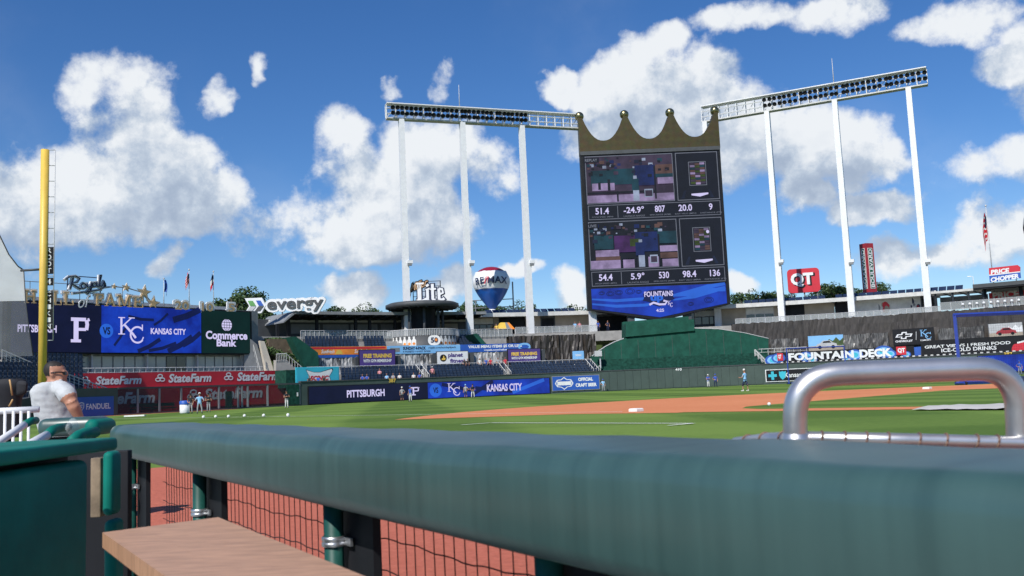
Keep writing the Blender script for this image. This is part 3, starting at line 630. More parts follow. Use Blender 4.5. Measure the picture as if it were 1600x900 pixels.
# stars on an arch of rod
st_ = thing('star_ornament', hb.pt(hv(205, 470)[0], zt), 'row of gold stars on a curved rod above the FAME letters', 'ornament')
prev = None; pts = []
for (px, py, r) in ((158, 451, 4), (179, 447.5, 5), (198, 449, 7.5), (226, 457, 13), (240, 474, 13)):
    u, v = hv(px, py); R1 = r*(hv(px, py-1)[1]-v)*1.0
    mb = MB(); poly = [(u+R1*(1 if k % 2 == 0 else .42)*math.sin(k*math.pi/5+.12), v+R1*(1 if k % 2 == 0 else .42)*math.cos(k*math.pi/5+.12)) for k in range(10)]
    mb.prism(hb, poly, -.2, -.02); mb.build('star', 'sand', st_)
    mb = MB(); mb.prism(hb, [(u+(a-u)*.68, v+(c-v)*.68) for a, c in poly], -.019, .04); mb.build('star_face', 'gold', st_); pts.append(hb.pt(u, v, -.25))
mb = MB(); mb.tube(pts, .07, 6); mb.tube([pts[0], hb.pt(hv(158, 470)[0], zt, -.25)], .05, 6); mb.tube([pts[3], hb.pt(hv(226, 478)[0], zt, -.25)], .05, 6); mb.build('rod', 'mid_grey', st_)
# script sign
ry = thing('script_sign', hb.pt(hv(130, 470)[0], zt+1.8, -.4), 'dark blue cursive Royals sign with white edge on a steel frame', 'sign')
B = Box2(hb, 101, 428, 166, 460, .12)
SCR = [([(.13, .28), (.17, .55), (.2, .82)], .13), ([(.02, .72), (.1, .86), (.26, .9), (.36, .78), (.3, .6), (.17, .54), (.28, .38), (.37, .27), (.42, .32)], .09), (arc(.45, .42, .055, .13, 100, 460, 14), .075),
       ([(.53, .55), (.54, .36), (.6, .36), (.64, .58)], .075), ([(.645, .6), (.63, .25), (.55, .02), (.5, .1), (.6, .3), (.68, .38)], .07), (arc(.71, .48, .045, .11, 60, 400, 12), .07), ([(.76, .62), (.77, .4), (.82, .38)], .07),
       ([(.82, .4), (.88, .98), (.84, .97), (.83, .5), (.88, .36)], .065), ([(.89, .4), (.95, .68), (.98, .52), (.93, .36), (.99, .42)], .06), ([(.2, .06), (.4, .1), (.6, .15), (.82, .22), (.99, .4)], .09)]
solid_strokes(B, SCR, -.3, -.06, .46, .24).build('letter_edge', 'white_paint', ry)
solid_strokes(B, SCR, -.05, .06, .46, 0).build('letters', 'navy', ry)
mb = MB(); a, c = hv(109, 430), hv(160, 433)
for u in (a[0], c[0]): mb.bar(hb.pt(u, zt, -.45), hb.pt(u, a[1], -.45), .1)
for v in (a[1], a[1]-1.9): mb.bar(hb.pt(a[0], v, -.45), hb.pt(c[0], v, -.45), .08)
mb.build('frame', 'navy', ry)
def halo(mb, sf, s, a, b_, h, d, r, depth, m=0, bold=.02):
    k = sf.uv(a[0]+1, a[1])[0]-sf.uv(a[0], a[1])[0]; q = r/abs(k)
    for i in range(12):
        w = i*math.pi/6; letters(mb, sf, s, (a[0]+q*math.cos(w), a[1]+q*math.sin(w)), (b_[0]+q*math.cos(w), b_[1]+q*math.sin(w)), h, d-.004*i, m, bold, slope=False, depth=depth)
# numbers on the roof with flags between
for s, x0, x1, y, h in (('20', 272, 296, 477.5, 16), ('10', 314, 334, 480, 15.5), ('5', 355, 368, 480.5, 15)):
    t = thing('rooftop_number', hb.pt(hv((x0+x1)/2, y+8)[0], zt), {'20': 'gold roof number 20, widest and nearest the stars', '10': 'gold roof number 10 between two flagpoles', '5': 'gold single digit 5 at the right end of the roof'}[s], 'sign')
    mb = MB(); halo(mb, hb, s, (x0, y), (x1, y), h, .02, .16, .2); mb.build('number_edge', 'white_paint', t)
    mb = MB(); letters(mb, hb, s, (x0+1.2, y), (x1-1.2, y), h-2.4, .06, 0, .02, slope=False); mb.build('number', 'gold', t)
    mb = MB(); mb.bar(hb.pt(hv(x0, y)[0], zt+.06, -.1), hb.pt(hv(x1, y)[0], zt+.06, -.1), .12); mb.build('stand', 'mid_grey', t)
def flag(sf, xp, ytop, ybase, fl, label, d=-1.0, r=.05):
    u, v1 = sf.uv(xp, ytop); v0 = sf.uv(xp+(ybase-ytop)*.0426*(xp-300)/500 if False else xp, ybase)[1]
    t = thing('flagpole', sf.pt(u, v0, d), label, 'flag')
    mb = MB(); mb.tube([sf.pt(u, v0, d), sf.pt(u, v1, d)], [r*1.3, r*.7], 8); mb.ball(sf.pt(u, v1, d), r*2.4, 0, 8, 6); mb.build('pole', 'galv', t)
    # limp cloth hanging in folds: rows of points from the halyard
    y0, h, wd, cols, side = fl; n = 16; k = 9
    vt = sf.uv(xp, y0)[1]; hh = vt-sf.uv(xp, y0+h)[1]; ww = wd*(sf.uv(xp+1, y0)[0]-sf.uv(xp, y0)[0])
    pts = []; mi = []
    for i in range(n+1):
        a = i/n
        for j in range(k):
            c = j/(k-1); fold = math.sin(c*9+a*2.5)*.22*ww
            pts.append(sf.pt(u+side*(r+ww*c*(.35+.65*math.sin(min(1, a*1.6)*1.57))*(1-.35*a)), vt-hh*(a*(.55+.45*c) if True else a)-.06*hh*math.sin(c*7), d+fold))
    mb = MB()
    for i in range(n):
        for j in range(k-1): mb.add([pts[i*k+j], pts[i*k+j+1], pts[(i+1)*k+j+1], pts[(i+1)*k+j]], [(0, 1, 2, 3)], cols(i/n, j/(k-1)), True)
    mb.build('flag_cloth', ['royal', 'red', 'cloth_white', 'navy', 'black'], t)
us = lambda a, c: 3 if (a < .45 and c < .5) else (1 if int(a*11) % 2 == 0 else 2)
flag(hb, 263, 434, 484, (437, 24, 7, lambda a, c: 0, 1), 'plain blue flag on a short pole left of the number 10')
flag(hb, 302.5, 420, 484, (426, 26, 6, us, -1), 'limp striped flag on a pole between the numbers 20 and 10')
flag(hb, 340.5, 423, 484, (428, 27, 5, lambda a, c: 3 if a < .35 else (1 if a > .68 else 2), -1), 'limp dark red and blue flag right of the number 10')
# grey net sail behind the pole at the far left
na = plan(-40, 80.0); nr_ = ray(60, HOR(60)-1); nl = Pl(na, CAM+nr_*((na[1]-CAM[1]+3)/nr_[1]))
m = mat('net_grey', (.78, .79, .8), .9, .06, .5, alpha=.8)
t = thing('safety_net', nl.pt(nl.uv(10, 560)[0], 3), 'large grey sail-shaped safety net at the left edge', 'net')
mb = MB(); P = [(-60, 250), (0, 369), (14, 398), (28, 416), (37, 422), (40, 470), (46, 520), (52, 556), (-60, 560)]
uv = [nl.uv(*p) for p in P]; up_ = uv[:6]+[nl.uv(-60, 472)]; mb.prism(nl, up_, -.03, .0); mb.build('net_cloth', m, t)
mb = MB(); mb.prism(nl, [nl.uv(-60, 472.3), nl.uv(40, 470.3)]+uv[6:], -.03, .0); mb.build('net_veil', mat('net_veil', (.35, .37, .4), .9, .1, .5, alpha=.2), t)
mb = MB(); mb.tube([nl.pt(*q, .02) for q in uv[:5]], .06, 6); mb.tube([nl.pt(*q, .02) for q in uv[4:8]], .05, 6); mb.build('cable', 'dark_grey', t)

# ------------------------------------------------------------------ bullpen and red fascia
rf = pl(120, 452, 80.5, 79.0)
f0, f1 = rf.uv(290, 603)[1], rf.uv(290, 581)[1]
t = thing('fascia_banner', rf.pt(rf.uv(290, 600)[0], f0), 'long red banner repeating StateFarm above the bullpen', 'banner')
mb = MB(); mb.sbox(rf, rf.uv(118, 590)[0], rf.uv(449.5, 590)[0], f0, f1, -.5, 0); mb.build('panel', 'red', t)
def trefoil(mb, sf, px, py, h, d, m=0):
    k = sf.uv(px, py-1)[1]-sf.uv(px, py)[1]; u, v = sf.uv(px, py); r = h*.27*k
    for i, (a, c) in enumerate(((0, .95), (-1.05, -.6), (1.05, -.6))):
        mb.ribbon(sf, [(u+a*r+r*1.12*math.cos(R_(q)), v+c*r+r*.72*math.sin(R_(q))) for q in range(0, 361, 24)], r*.5, d+.004*i, m)
for (lx, x0, x1, y) in ((133, 149, 221, 594), (250, 263, 330, 590.5), (357, 370, 436, 588)):
    mb = MB(); letters(mb, rf, 'StateFarm', (x0, y+1), (x1, y-1), 13.5, .03, 0, .035, .2, slope=False); mb.build('lettering', 'white_paint', t); mb = MB(); trefoil(mb, rf, lx, y+.5, 13, .03); mb.build('oval_mark', 'white_paint', t)
bw = pl(150, 452, 79.6, 78.2)
t = thing('bullpen_wall', bw.pt(bw.uv(300, 640)[0], 0), 'red StateFarm back wall of the bullpen behind the fence', 'wall')
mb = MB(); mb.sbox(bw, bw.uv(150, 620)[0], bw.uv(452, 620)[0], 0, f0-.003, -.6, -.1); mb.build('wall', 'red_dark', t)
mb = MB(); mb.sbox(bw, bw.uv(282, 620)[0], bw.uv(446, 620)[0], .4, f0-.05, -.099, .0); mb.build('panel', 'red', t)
for (s, x0, x1, y, h) in (('eFarm', 182, 242, 622, 18), ('StateFarm', 319, 410, 615, 17)):
    mb = MB(); letters(mb, bw, s, (x0, y+1), (x1, y-2), h, .03, 0, .035, .2, slope=False)
    mb.build('lettering', 'white_paint', t)
    if x0 > 300: mb = MB(); trefoil(mb, bw, 302, 617, 17, .03); mb.build('oval_mark', 'white_paint', t)
mb = MB(); mb.sbox(bw, bw.uv(352, 630)[0], bw.uv(362, 630)[0], 0, 2.2, .001, .06); mb.build('door', 'eye_green2', t)
# bench and cooler in the bullpen
bp_ = Cyl(77.0); u = bp_.uv(240, 636)[0]
t = thing('bench', bp_.pt(u, 0), 'long green padded bench inside the bullpen behind the fence', 'bench')
mb = MB(); mb.sbox(bp_, u-3, u+3, .42, .58, -.2, .2, 0, 6); mb.build('seat', 'eye_green', t)
mb = MB(); mb.sbox(bp_, u-3, u+3, .7, 1.1, -.26, -.2, 0, 6); mb.build('backrest', 'eye_green', t)
for k in range(5):
    mb = MB(); mb.sbox(bp_, u-2.8+k*1.4-.04, u-2.8+k*1.4+.04, 0, .69, -.28, -.21); mb.build('leg', 'dark_grey', t)
P = G(288.5, 646); t = thing('drink_cooler', (P[0], P[1], 0), 'white drink cooler with a blue lid by the bullpen fence', 'cooler')
mb = MB(); mb.lathe((P[0], P[1], 0), [(.01, 0), (.42, 0), (.45, .1), (.45, .85), (.01, .86)], 16); mb.build('barrel', 'white_paint', t)
mb = MB(); mb.lathe((P[0], P[1], .861), [(.48, 0), (.48, .3), (.4, .36), (.01, .37)], 16); mb.build('lid', 'royal', t)
P = G(211, 651); mb = MB(); mb.box((P[0]-.9, P[1]-.2, .02), (P[0]+.9, P[1]+.2, .14)); tag(mb.build('bullpen_plate_mat', 'chalk'), 'flat white mat on the grass edge by the FANDUEL wall', 'mat')

# ------------------------------------------------------------------ seats
def seat_mesh():
    mb = MB(); mb.box((-.22, -.2, .4), (.22, .2, .46)); mb.hexa([(-.22, .17, .46), (.22, .17, .46), (.22, .22, .46), (-.22, .22, .46), (-.22, .26, .92), (.22, .26, .92), (.22, .31, .92), (-.22, .31, .92)])
    mb.box((-.26, -.18, .0), (-.23, .24, .62)); mb.box((-.21, .255, .921), (.21, .315, .95), 1); return mb
smb = seat_mesh(); sme = bpy.data.meshes.new('seat'); sme.from_pydata(smb.v, [], smb.f); sme.materials.append(M('seat_blue')); sme.materials.append(mat('seat_rim', (.09, .11, .15), .4, .5, .6)); sme.polygons.foreach_set('material_index', smb.m); sV = np.array(smb.v)
NSEAT = [0]
def seat_at(P, yaw, label, group):
    o = bpy.data.objects.new('stadium_seat', sme); COL.objects.link(o); o.location = P; o.rotation_euler = (0, 0, yaw); tag(o, label, 'seat', group); NSEAT[0] += 1
def seat_rows(surfaces, pxr, label, group, gaps=(), individual=True, stuff=None, pitch=.56):
    """surfaces: list of (Cyl, floor height); seats face the field centre"""
    sv = []; sf_ = []
    for cy, z in surfaces:
        u = cy.uv(pxr[0], HOR(pxr[0])-1)[0]; u1 = cy.uv(pxr[1], HOR(pxr[1])-1)[0]
        gp = [(cy.uv(a, HOR(a)-1)[0], cy.uv(b_, HOR(b_)-1)[0]) for a, b_ in gaps]
        while u < u1:
            u += pitch
            if any(a < u < b_ for a, b_ in gp): continue
            P = np.array(cy.pt(u, z)); th = u/cy.R; yaw = -th
            if individual: seat_at(tuple(P), yaw, label, group)
            else:
                c, s_ = math.cos(yaw), math.sin(yaw); V = sV.copy(); V = np.stack([V[:, 0]*c-V[:, 1]*s_, V[:, 0]*s_+V[:, 1]*c, V[:, 2]], 1)+P
                o = len(sv); sv += V.tolist(); sf_ += [tuple(o+i for i in f) for f in smb.f]
    if not individual:
        mb = MB(); mb.v = sv; mb.f = sf_; mb.m = (smb.m*(len(sf_)//len(smb.m)+1))[:len(sf_)]; mb.sm = [False]*len(sf_); o = mb.build(stuff[0], ['seat_blue', 'seat_rim'], stuff[2] if len(stuff) > 2 else None); o['kind'] = 'stuff'
        if len(stuff) < 3: o['label'] = stuff[1]; o['category'] = 'seats'
        return o
def terrace(name, label, R0, R1, n, z0, z1, pxr, nn=24, mats='concrete'):
    """stepped seating bank"""
    t = thing(name, plan(sum(pxr)/2, (R0+R1)/2), label, 'grandstand')
    t.location.z = 0; WP[t.name][2] = 0; out = []
    for i in range(n):
        a = Cyl(R0+(R1-R0)*i/n); dep = (R1-R0)/n; z = z0+(z1-z0)*i/max(1, n-1)
        mb = MB(); mb.sbox(a, a.uv(pxr[0], HOR(pxr[0])-1)[0], a.uv(pxr[1], HOR(pxr[1])-1)[0], 0 if i == 0 else z-1.2, z, -dep, -.002*i, 0, nn); mb.build('step', mats, t)
        out.append((Cyl(a.R+dep*.5), z))
    return t, out
# lower bank behind the outfield wall
lt, lows = terrace('grandstand', 'lower seating bank directly behind the outfield wall below the fountains', 74.4, 79.2, 5, 2.5, 4.0, (500, 936))
AIS = ((661, 671), (790, 799))
seat_rows(lows[:2], (532, 930), 'dark blue folding seat in the two front rows behind the outfield wall', 'front row seats behind the outfield wall', AIS)
seat_rows(lows[2:], (532, 930), '', '', AIS, False, ('seat_rows', 'rows of dark blue folding seats behind the front two rows of the lower outfield bank'))
# aisle handrails and front rail
t = thing('handrail', Cyl(77).pt(Cyl(77).uv(666, 590)[0], 2.5), 'pale steel handrails beside the aisle stairs of the lower bank', 'handrail')
mb = MB()
for px in (662, 671, 791, 799, 928, 936):
    a, c = Cyl(74.6), Cyl(79); p, q = a.pt(a.uv(px, 590)[0], 2.5), c.pt(c.uv(px, 590)[0]-1.2, 4.1)
    P, Q = np.array(p), np.array(q); up = np.array([0, 0, 1.0]); mb.bar(P+up, Q+up, .07)
    for k in (0, .25, .5, .75, 1): mb.bar(P+(Q-P)*k, P+(Q-P)*k+up, .05)
mb.build('rails', 'dirty_white', t)
# top rail of the lower bank in front of the fountains
c = Cyl(79.5); ua, ub = c.uv(480, 600)[0], c.uv(1000, 590)[0]; mb = MB(); u = ua
while u < ub: mb.bar(c.pt(u, 3.9), c.pt(u, 5.1), .05); u += 1.1
for i in range(40): mb.bar(c.pt(ua+(ub-ua)*i/40, 5.1), c.pt(ua+(ub-ua)*(i+1)/40, 5.1), .07); mb.bar(c.pt(ua+(ub-ua)*i/40, 4.5), c.pt(ua+(ub-ua)*(i+1)/40, 4.5), .04)
tag(mb.build('guard_rail', 'galv'), 'long steel guard rail between the lower bank and the fountain pools', 'railing')
# ------------------------------------------------------------------ fountains
def water_mat(name, dark, light, a=.5, b=.72):
    m = bpy.data.materials.new(name); m.use_nodes = True; t = m.node_tree; bs = t.nodes['Principled BSDF']; bs.inputs['Roughness'].default_value = .4
    g = N(t, 'ShaderNodeNewGeometry'); mp = N(t, 'ShaderNodeMapping'); mp.inputs['Scale'].default_value = (1.6, 1.6, .22 if name != 'wet_rock' else .45); t.links.new(g.outputs['Position'], mp.inputs[0])
    n = N(t, 'ShaderNodeTexNoise'); n.inputs['Scale'].default_value = 2.6; n.inputs['Detail'].default_value = 7; n.inputs['Roughness'].default_value = .72; t.links.new(mp.outputs[0], n.inputs['Vector'])
    n2 = N(t, 'ShaderNodeTexNoise'); n2.inputs['Scale'].default_value = .35; n2.inputs['Detail'].default_value = 3; t.links.new(g.outputs['Position'], n2.inputs['Vector'])
    f = mth(t, 'ADD', mth(t, 'MULTIPLY', n.outputs['Fac'], .8), mth(t, 'MULTIPLY', n2.outputs['Fac'], .25))
    r = N(t, 'ShaderNodeValToRGB'); t.links.new(f, r.inputs[0]); e = r.color_ramp.elements
    e[0].position = a; e[0].color = tuple(dark)+(1,); e[1].position = b; e[1].color = tuple(light)+(1,)
    t.links.new(r.outputs[0], bs.inputs['Base Color']); MATS[name] = m
water_mat('bay_rock', (.03, .027, .024), (.3, .3, .29), .46, .8); water_mat('water_rock', (.03, .028, .026), (.66, .66, .65), .44, .7); water_mat('wet_rock', (.02, .0155, .012), (.072, .058, .046), .38, .85)
def rock_wall(name, label, R, x0, x1, zb, zt, m, rough=.25, cw=.28, col=1.0):
    cy = Cyl(R); u = cy.uv(x0, HOR(x0)-1)[0]; u1 = cy.uv(x1, HOR(x1)-1)[0]; n = max(2, int((u1-u)/cw)); nr = 7 if col > .5 else 13; vs = []
    for i in range(n+1):
        j0 = rng.normal(0, rough*.5)*col
        for j in range(nr): vs.append(cy.pt(u+(u1-u)*i/n, zb+(zt-zb)*j/(nr-1)+(rng.normal(0, .06) if 0 < j < nr-1 else (rng.normal(0, .05) if j else 0)), j0+rng.normal(0, rough*.35)-.08*j))
    for i in range(n+1): vs.append(cy.pt(u+(u1-u)*i/n, zt-.05, -2.0))
    for i in range(n+1): vs.append(cy.pt(u+(u1-u)*i/n, zb, -2.0))
    k = (n+1)*nr
    fs = [(i*nr+j, (i+1)*nr+j, (i+1)*nr+j+1, i*nr+j+1) for i in range(n) for j in range(nr-1)]+[(i*nr+nr-1, (i+1)*nr+nr-1, k+i+1, k+i) for i in range(n)]
    fs += [(k+i, k+i+1, k+n+1+i+1, k+n+1+i) for i in range(n)]
    mb = MB(); mb.add(vs, fs); return tag(mb.build(name, m), label, 'fountain')
cR = Cyl(81.5)
def Z(R, px, py): return Cyl(R).uv(px, py)[1]
rock_wall('waterfall_wall', 'dark rock waterfall wall streaked with white water below the upper seats', 81.4, 493, 852, 3.4, Z(81.4, 700, 550), 'water_rock', .1)
rock_wall('waterfall_wall', 'dark rock waterfall wall between the purple sign and the green batter\'s eye', 83.5, 800, 935, 3.4, Z(83.5, 880, 523), 'wet_rock')
z1 = Z(86, 1400, 491)
rock_wall('waterfall_wall', 'long dark brown rock wall above the right field banners', 86.0, 1150, 1720, 3.0, z1, 'wet_rock', .06, .35, .6)
# darker lower bays with falling water in right field
for a, c, lab in ((1208, 1252, 'left of the silver car banner'), (1322, 1392, 'between the silver car banner and the black emblem banner'), (1470, 1542, 'right of the black emblem banner')):
    zz = Z(84.5, (a+c)/2, {1208: 529, 1322: 521, 1470: 511}[a]); rock_wall('waterfall_bay', 'recessed waterfall bay with pale water %s' % lab, 84.5, a, c, 3.0, zz, 'bay_rock', .12)
# columns between the left waterfall bays
for px in (494, 557, 621, 677, 736, 790, 848):
    mb = MB(); u = cR.uv(px, 560)[0]; mb.sbox(cR, u-.35, u+.35, 3.2, Z(81.5, px, HOR(px)-58), -.6, .35); tag(mb.build('fountain_pillar', 'dark_grey'), 'dark pillar between waterfall bays below the ribbon banners', 'pillar', 'dark pillars between the waterfall bays')
def board(name, label, px0, px1, yt, yb, R, m, frame='black', cat='banner', th=.25, Rb=None):
    s = pl(px0, px1, R, Rb); xm = (px0+px1)/2; u0 = s.uv(px0, (yt+yb)/2)[0]; u1 = s.uv(px1, (yt+yb)/2)[0]; v1 = s.uv(xm, yt)[1]; v0 = s.uv(xm, yb)[1]
    t = thing(name, s.pt((u0+u1)/2, v0), label, cat)
    mb = MB(); mb.sbox(s, u0-.1, u1+.1, v0-.1, v1+.1, -th, 0); mb.build('frame', frame, t)
    mb = MB(); mb.sbox(s, u0, u1, v0, v1, .002, .04); mb.build('face', m, t)
    return t, s, (u0, u1, v0, v1)
def lab(t, s, items, m, d=.06):
    for it in items:
        mb = MB()
        st, x0, x1, y, h = it[:5]; b_ = it[5] if len(it) > 5 else .03; sh = it[6] if len(it) > 6 else 0
        k = -.045*(x1-x0)/2
        letters(mb, s, st, (x0, y-k), (x1, y+k), h, d, 0, b_, sh, slope=False)
        mb.build('lettering', m, t)
for px0, px1, yt, yb, x0, w in ((562, 617, 547, 571.5, 0, 'left'), (794, 844, 545.5, 565.5, 0, 'right')):
    t, s, r = board('hanging_sign', 'purple FREE TRAINING sign hanging before the waterfalls, %s one' % w, px0, px1, yt, yb, 80.8, 'purple')
    c = (px0+px1)/2; h = yb-yt
    lab(t, s, [('FREE TRAINING', c-.4*(px1-px0), c+.4*(px1-px0), yt+.36*h, .27*h, .05)], 'yellow'); lab(t, s, [('WITH GYM MEMBERSHIP', c-.4*(px1-px0), c+.4*(px1-px0), yt+.68*h, .2*h, .03)], 'white_paint')
t, s, r = board('hanging_sign', 'white planet fitness sign with a round black thumb mark', 683, 731, 549.5, 568.5, 80.8, 'white_paint', 'dark_grey')
lab(t, s, [('planet', 700, 723, 555.5, 8.5, .035), ('fitness', 703, 727, 563.5, 6.5, .035)], 'purple')
mb = MB(); u, v = s.uv(692.5, 559.5); mb.add([s.pt(u+.55*math.cos(a*.393), v+.55*math.sin(a*.393), .05) for a in range(16)], [tuple(range(16))], 0)
mb.add([s.pt(u+a, v+b_, .055) for a, b_ in ((-.3, -.1), (-.05, .0), (.02, .36), (.16, .33), (.14, .05), (.36, .02), (.3, -.3), (-.25, -.3))], [tuple(range(8))], 1); mb.build('mark', ['black', 'yellow'], t)
# ribbon banners on the front of the upper bank
up = Cyl(81.9)
def ribbon_banner(x0, x1, h, m, label, n=8):
    u0 = up.uv(x0, HOR(x0)-60)[0]; u1 = up.uv(x1, HOR(x1)-60)[0]; zc = Z(81.9, 660, 546); t = thing('ribbon_banner', up.pt((u0+u1)/2, zc-h/2), label, 'banner')
    mb = MB(); mb.sbox(up, u0+.02, u1-.02, zc-h/2, zc+h/2, -.15, 0.15, 0, n); mb.build('face', m, t); return t, zc
def uy(px, v):
    lo, hi = 300., 800.
    for _ in range(40):
        c = (lo+hi)/2
        if up.uv(px, c)[1] > v: lo = c
        else: hi = c
    return lo
t, zc = ribbon_banner(484, 604, 1.15, 'orange', 'orange and red sunset ribbon banner with white script, left of the blue ribbon')
mb = MB()
for x0, x1, xs in ((501, 522, 529), (553, 574, 581)):
    letters(mb, up, 'Sunfresh', (x0, uy(x0, zc-.1)), (x1, uy(x1, zc-.1)), 6, .16, 0, .015, .3, slope=False)
    u = up.uv(xs, uy(xs, zc))[0]; mb.add([up.pt(u+.55*math.cos(R_(a)), zc-.5+.62*math.sin(R_(a)), .165) for a in range(0, 181, 15)], [tuple(range(13))], 1)
mb.build('lettering', ['white_paint', 'yellow'], t)
mb = MB(); u0 = up.uv(486, 550)[0]; u1 = up.uv(602, 545)[0]; mb.sbox(up, u0, u1, zc+.22, zc+.5, .151, .157, 0, 6); mb.build('red_stripe', 'red', t)
mb = MB(); mb.sbox(up, u0, u1, zc-1.0, zc-.6, -.1, .14, 0, 6); mb.build('blue_edge', 'royal', t)
t, zc = ribbon_banner(604, 719, 1.2, 'sky_banner', 'light blue ribbon banner reading SUNDAY 4-PACK')
mb = MB(); letters(mb, up, 'SUNDAY 4-PACK', (629, uy(629, zc+.2)), (665, uy(665, zc+.2)), 5, .16, 0, .05, slope=False); letters(mb, up, '4 TICKETS + 4 HOT DOGS', (629, uy(629, zc-.3)), (672, uy(672, zc-.3)), 2.6, .16, 0, .03, slope=False); mb.build('lettering', 'navy', t); mb = MB()
letters(mb, up, 'royals.com/sunday4pack', (669, uy(669, zc+.2)), (712, uy(712, zc+.2)), 4, .16, 0, .02, slope=False); mb.build('lettering', 'navy', t)
mb = MB(); mb.sbox(up, up.uv(609, 546)[0], up.uv(624, 546)[0], zc-.3, zc+.3, .151, .17); mb.build('hot_dog_mark', 'mid_grey', t)
t, zc = ribbon_banner(719, 826, 1.2, 'royal', 'royal blue ribbon banner reading VALUE MENU ITEMS $5 OR LESS')
mb = MB(); letters(mb, up, 'VALUE MENU ITEMS $5 OR LESS', (731, uy(731, zc+.2)), (815, uy(815, zc+.2)), 5, .16, 0, .05, slope=False); mb.build('lettering', 'white_paint', t); mb = MB(); letters(mb, up, 'royals.com/value', (756, uy(756, zc-.35)), (792, uy(792, zc-.35)), 3.4, .16, 0, .04, slope=False); mb.build('lettering', 'white_paint', t)
mb = MB(); mb.ribbon(up, [(up.uv(819, 543)[0]+.9*math.cos(R_(a)), zc+.5*math.sin(R_(a))) for a in range(0, 361, 30)], .3, .16); mb.build('mark', 'sky_banner', t)
# upper bank
ut, ups = terrace('grandstand', 'upper seating bank above the ribbon banners left of the scoreboard', 82.8, 89, 7, Z(82.8, 600, 543)-.9, Z(89, 600, 527)-.7, (470, 752), 20)
seat_rows(ups, (476, 748), '', '', ((562, 573), (604, 722)), False, ('seat_rows', 'rows of blue seats in the upper outfield bank beside the round pavilion'))
seat_rows(ups[:1], (722, 748), '', '', (), False, ('seat_rows', 'short blue seat row at the right end of the upper bank')) if False else None
c = Cyl(89.3); zd = Z(89, 600, 527); mb = MB(); u0, u1 = c.uv(470, 540)[0], c.uv(800, 520)[0]
mb.sbox(c, u0, u1, zd-.2, zd+.95, -.02, .02, 0, 20); o = mb.build('glass_railing', mat('rail_glass', (.5, .53, .53), .2, .1, .5, alpha=.3)); tag(o, 'pale glass railing along the top of the upper bank', 'railing')
mb = MB()
for i in range(48): u = u0+(u1-u0)*i/47; mb.bar(c.pt(u, zd-.2, .06), c.pt(u, zd+1.05, .06), .06)
for i in range(24): mb.bar(c.pt(u0+(u1-u0)*i/24, zd+1.05, .06), c.pt(u0+(u1-u0)*(i+1)/24, zd+1.05, .06), .07)
tag(mb.build('railing_frame', 'galv'), 'steel posts and handrail framing the glass at the top of the upper bank', 'railing')
# green end wall of the upper bank
t = pl(455, 505, 81.2, 81.0); mb = MB(); mb.pprism(t, [(455, 526), (463, 526), (497, 551), (499, 582), (480, 582)], -5.5, 0); tag(mb.build('end_wall', 'eye_green'), 'sloping green end wall beside the planted bank and the sunset ribbon', 'wall')
t = pl(728, 768, 82.4, 82.4); mb = MB(); mb.pprism(t, [(738, 522), (744, 521), (766, 545), (764, 549), (757, 545)], -4, .3); tag(mb.build('end_wall', 'eye_green'), 'small green sloping wall at the right end of the upper bank', 'wall')
# planted slope and stairs left of it
def leaf_mass(n, sampler, size):
    P = sampler(n); mb = MB(); A = rng.normal(size=(n, 3)); A /= np.linalg.norm(A, axis=1)[:, None]; B_ = np.cross(A, rng.normal(size=(n, 3))); B_ /= np.linalg.norm(B_, axis=1)[:, None]
    s_ = size*rng.uniform(.5, 1.3, (n, 1)); V = np.stack([P-A*s_, P+B_*s_*.6, P+A*s_, P-B_*s_*.6], 1).reshape(-1, 3)
    mb.v = V.tolist(); mb.f = [(4*i, 4*i+1, 4*i+2, 4*i+3) for i in range(n)]; mb.m = [0]*n; mb.sm = [False]*n; return mb
sl = pl(420, 485, 82.8, 81.8)
mb = MB(); mb.pprism(sl, [(423, 529), (462, 529), (486, 575), (478, 578), (440, 560), (423, 550)], -5, -.8); tag(mb.build('planted_bank', 'bark'), 'earth bank under the green planting left of the green end wall', 'bank')
def samp(n):
    out = []
    while len(out) < n:
        a, c_ = random.random(), random.random(); px = 423+62*a; top = 529+(0 if px < 462 else (px-462)*1.9); bot = 553+(px-423)*.42
        row = math.floor(c_*6)/6+random.random()*.1; py = top+(bot-top)*row
        if py < top: continue
        u, v = sl.uv(px, py); out.append(sl.pt(u, v+random.random()*.25, -.75+random.random()*.7-2.2*(1-c_)))
    return np.array(out)
o = leaf_mass(6500, samp, .22).build('ground_cover', 'ivy'); o['kind'] = 'stuff'; o['label'] = 'rows of green plants covering the bank left of the upper seats'; o['category'] = 'plants'
# concrete stairs and walls between the bullpen and the planted bank
cs = pl(392, 480, 81.6, 80.5)
t = thing('stairway', cs.pt(cs.uv(420, 600)[0], 0), 'concrete stairway with pale side walls left of the planted bank', 'stairs')
mb = MB(); mb.pprism(cs, [(392, 520), (412, 536), (430, 590), (430, 602), (392, 602)], -6, -2.5); mb.build('back_wall', 'mid_grey', t)
for i in range(14):
    a = i/13; mb = MB(); u0, v = cs.uv(398+16*(1-a)*.3, 600-54*a); u1 = cs.uv(428-10*a, 590)[0]; mb.sbox(cs, u0, u1, 0, v, -2.4-.5*(i+1), -2.4-.5*i); mb.build('step', 'concrete', t)
mb = MB(); mb.pprism(cs, [(413, 531), (420, 532), (433, 572), (438, 600), (425, 600), (421, 570)], -2.3, -1.6); mb.build('side_wall', 'sand', t)
mb = MB(); mb.pprism(cs, [(434, 562), (450, 561), (472, 583), (472, 604), (434, 604)], -1.5, -.6); mb.build('landing_wall', 'concrete', t)
mb = MB()
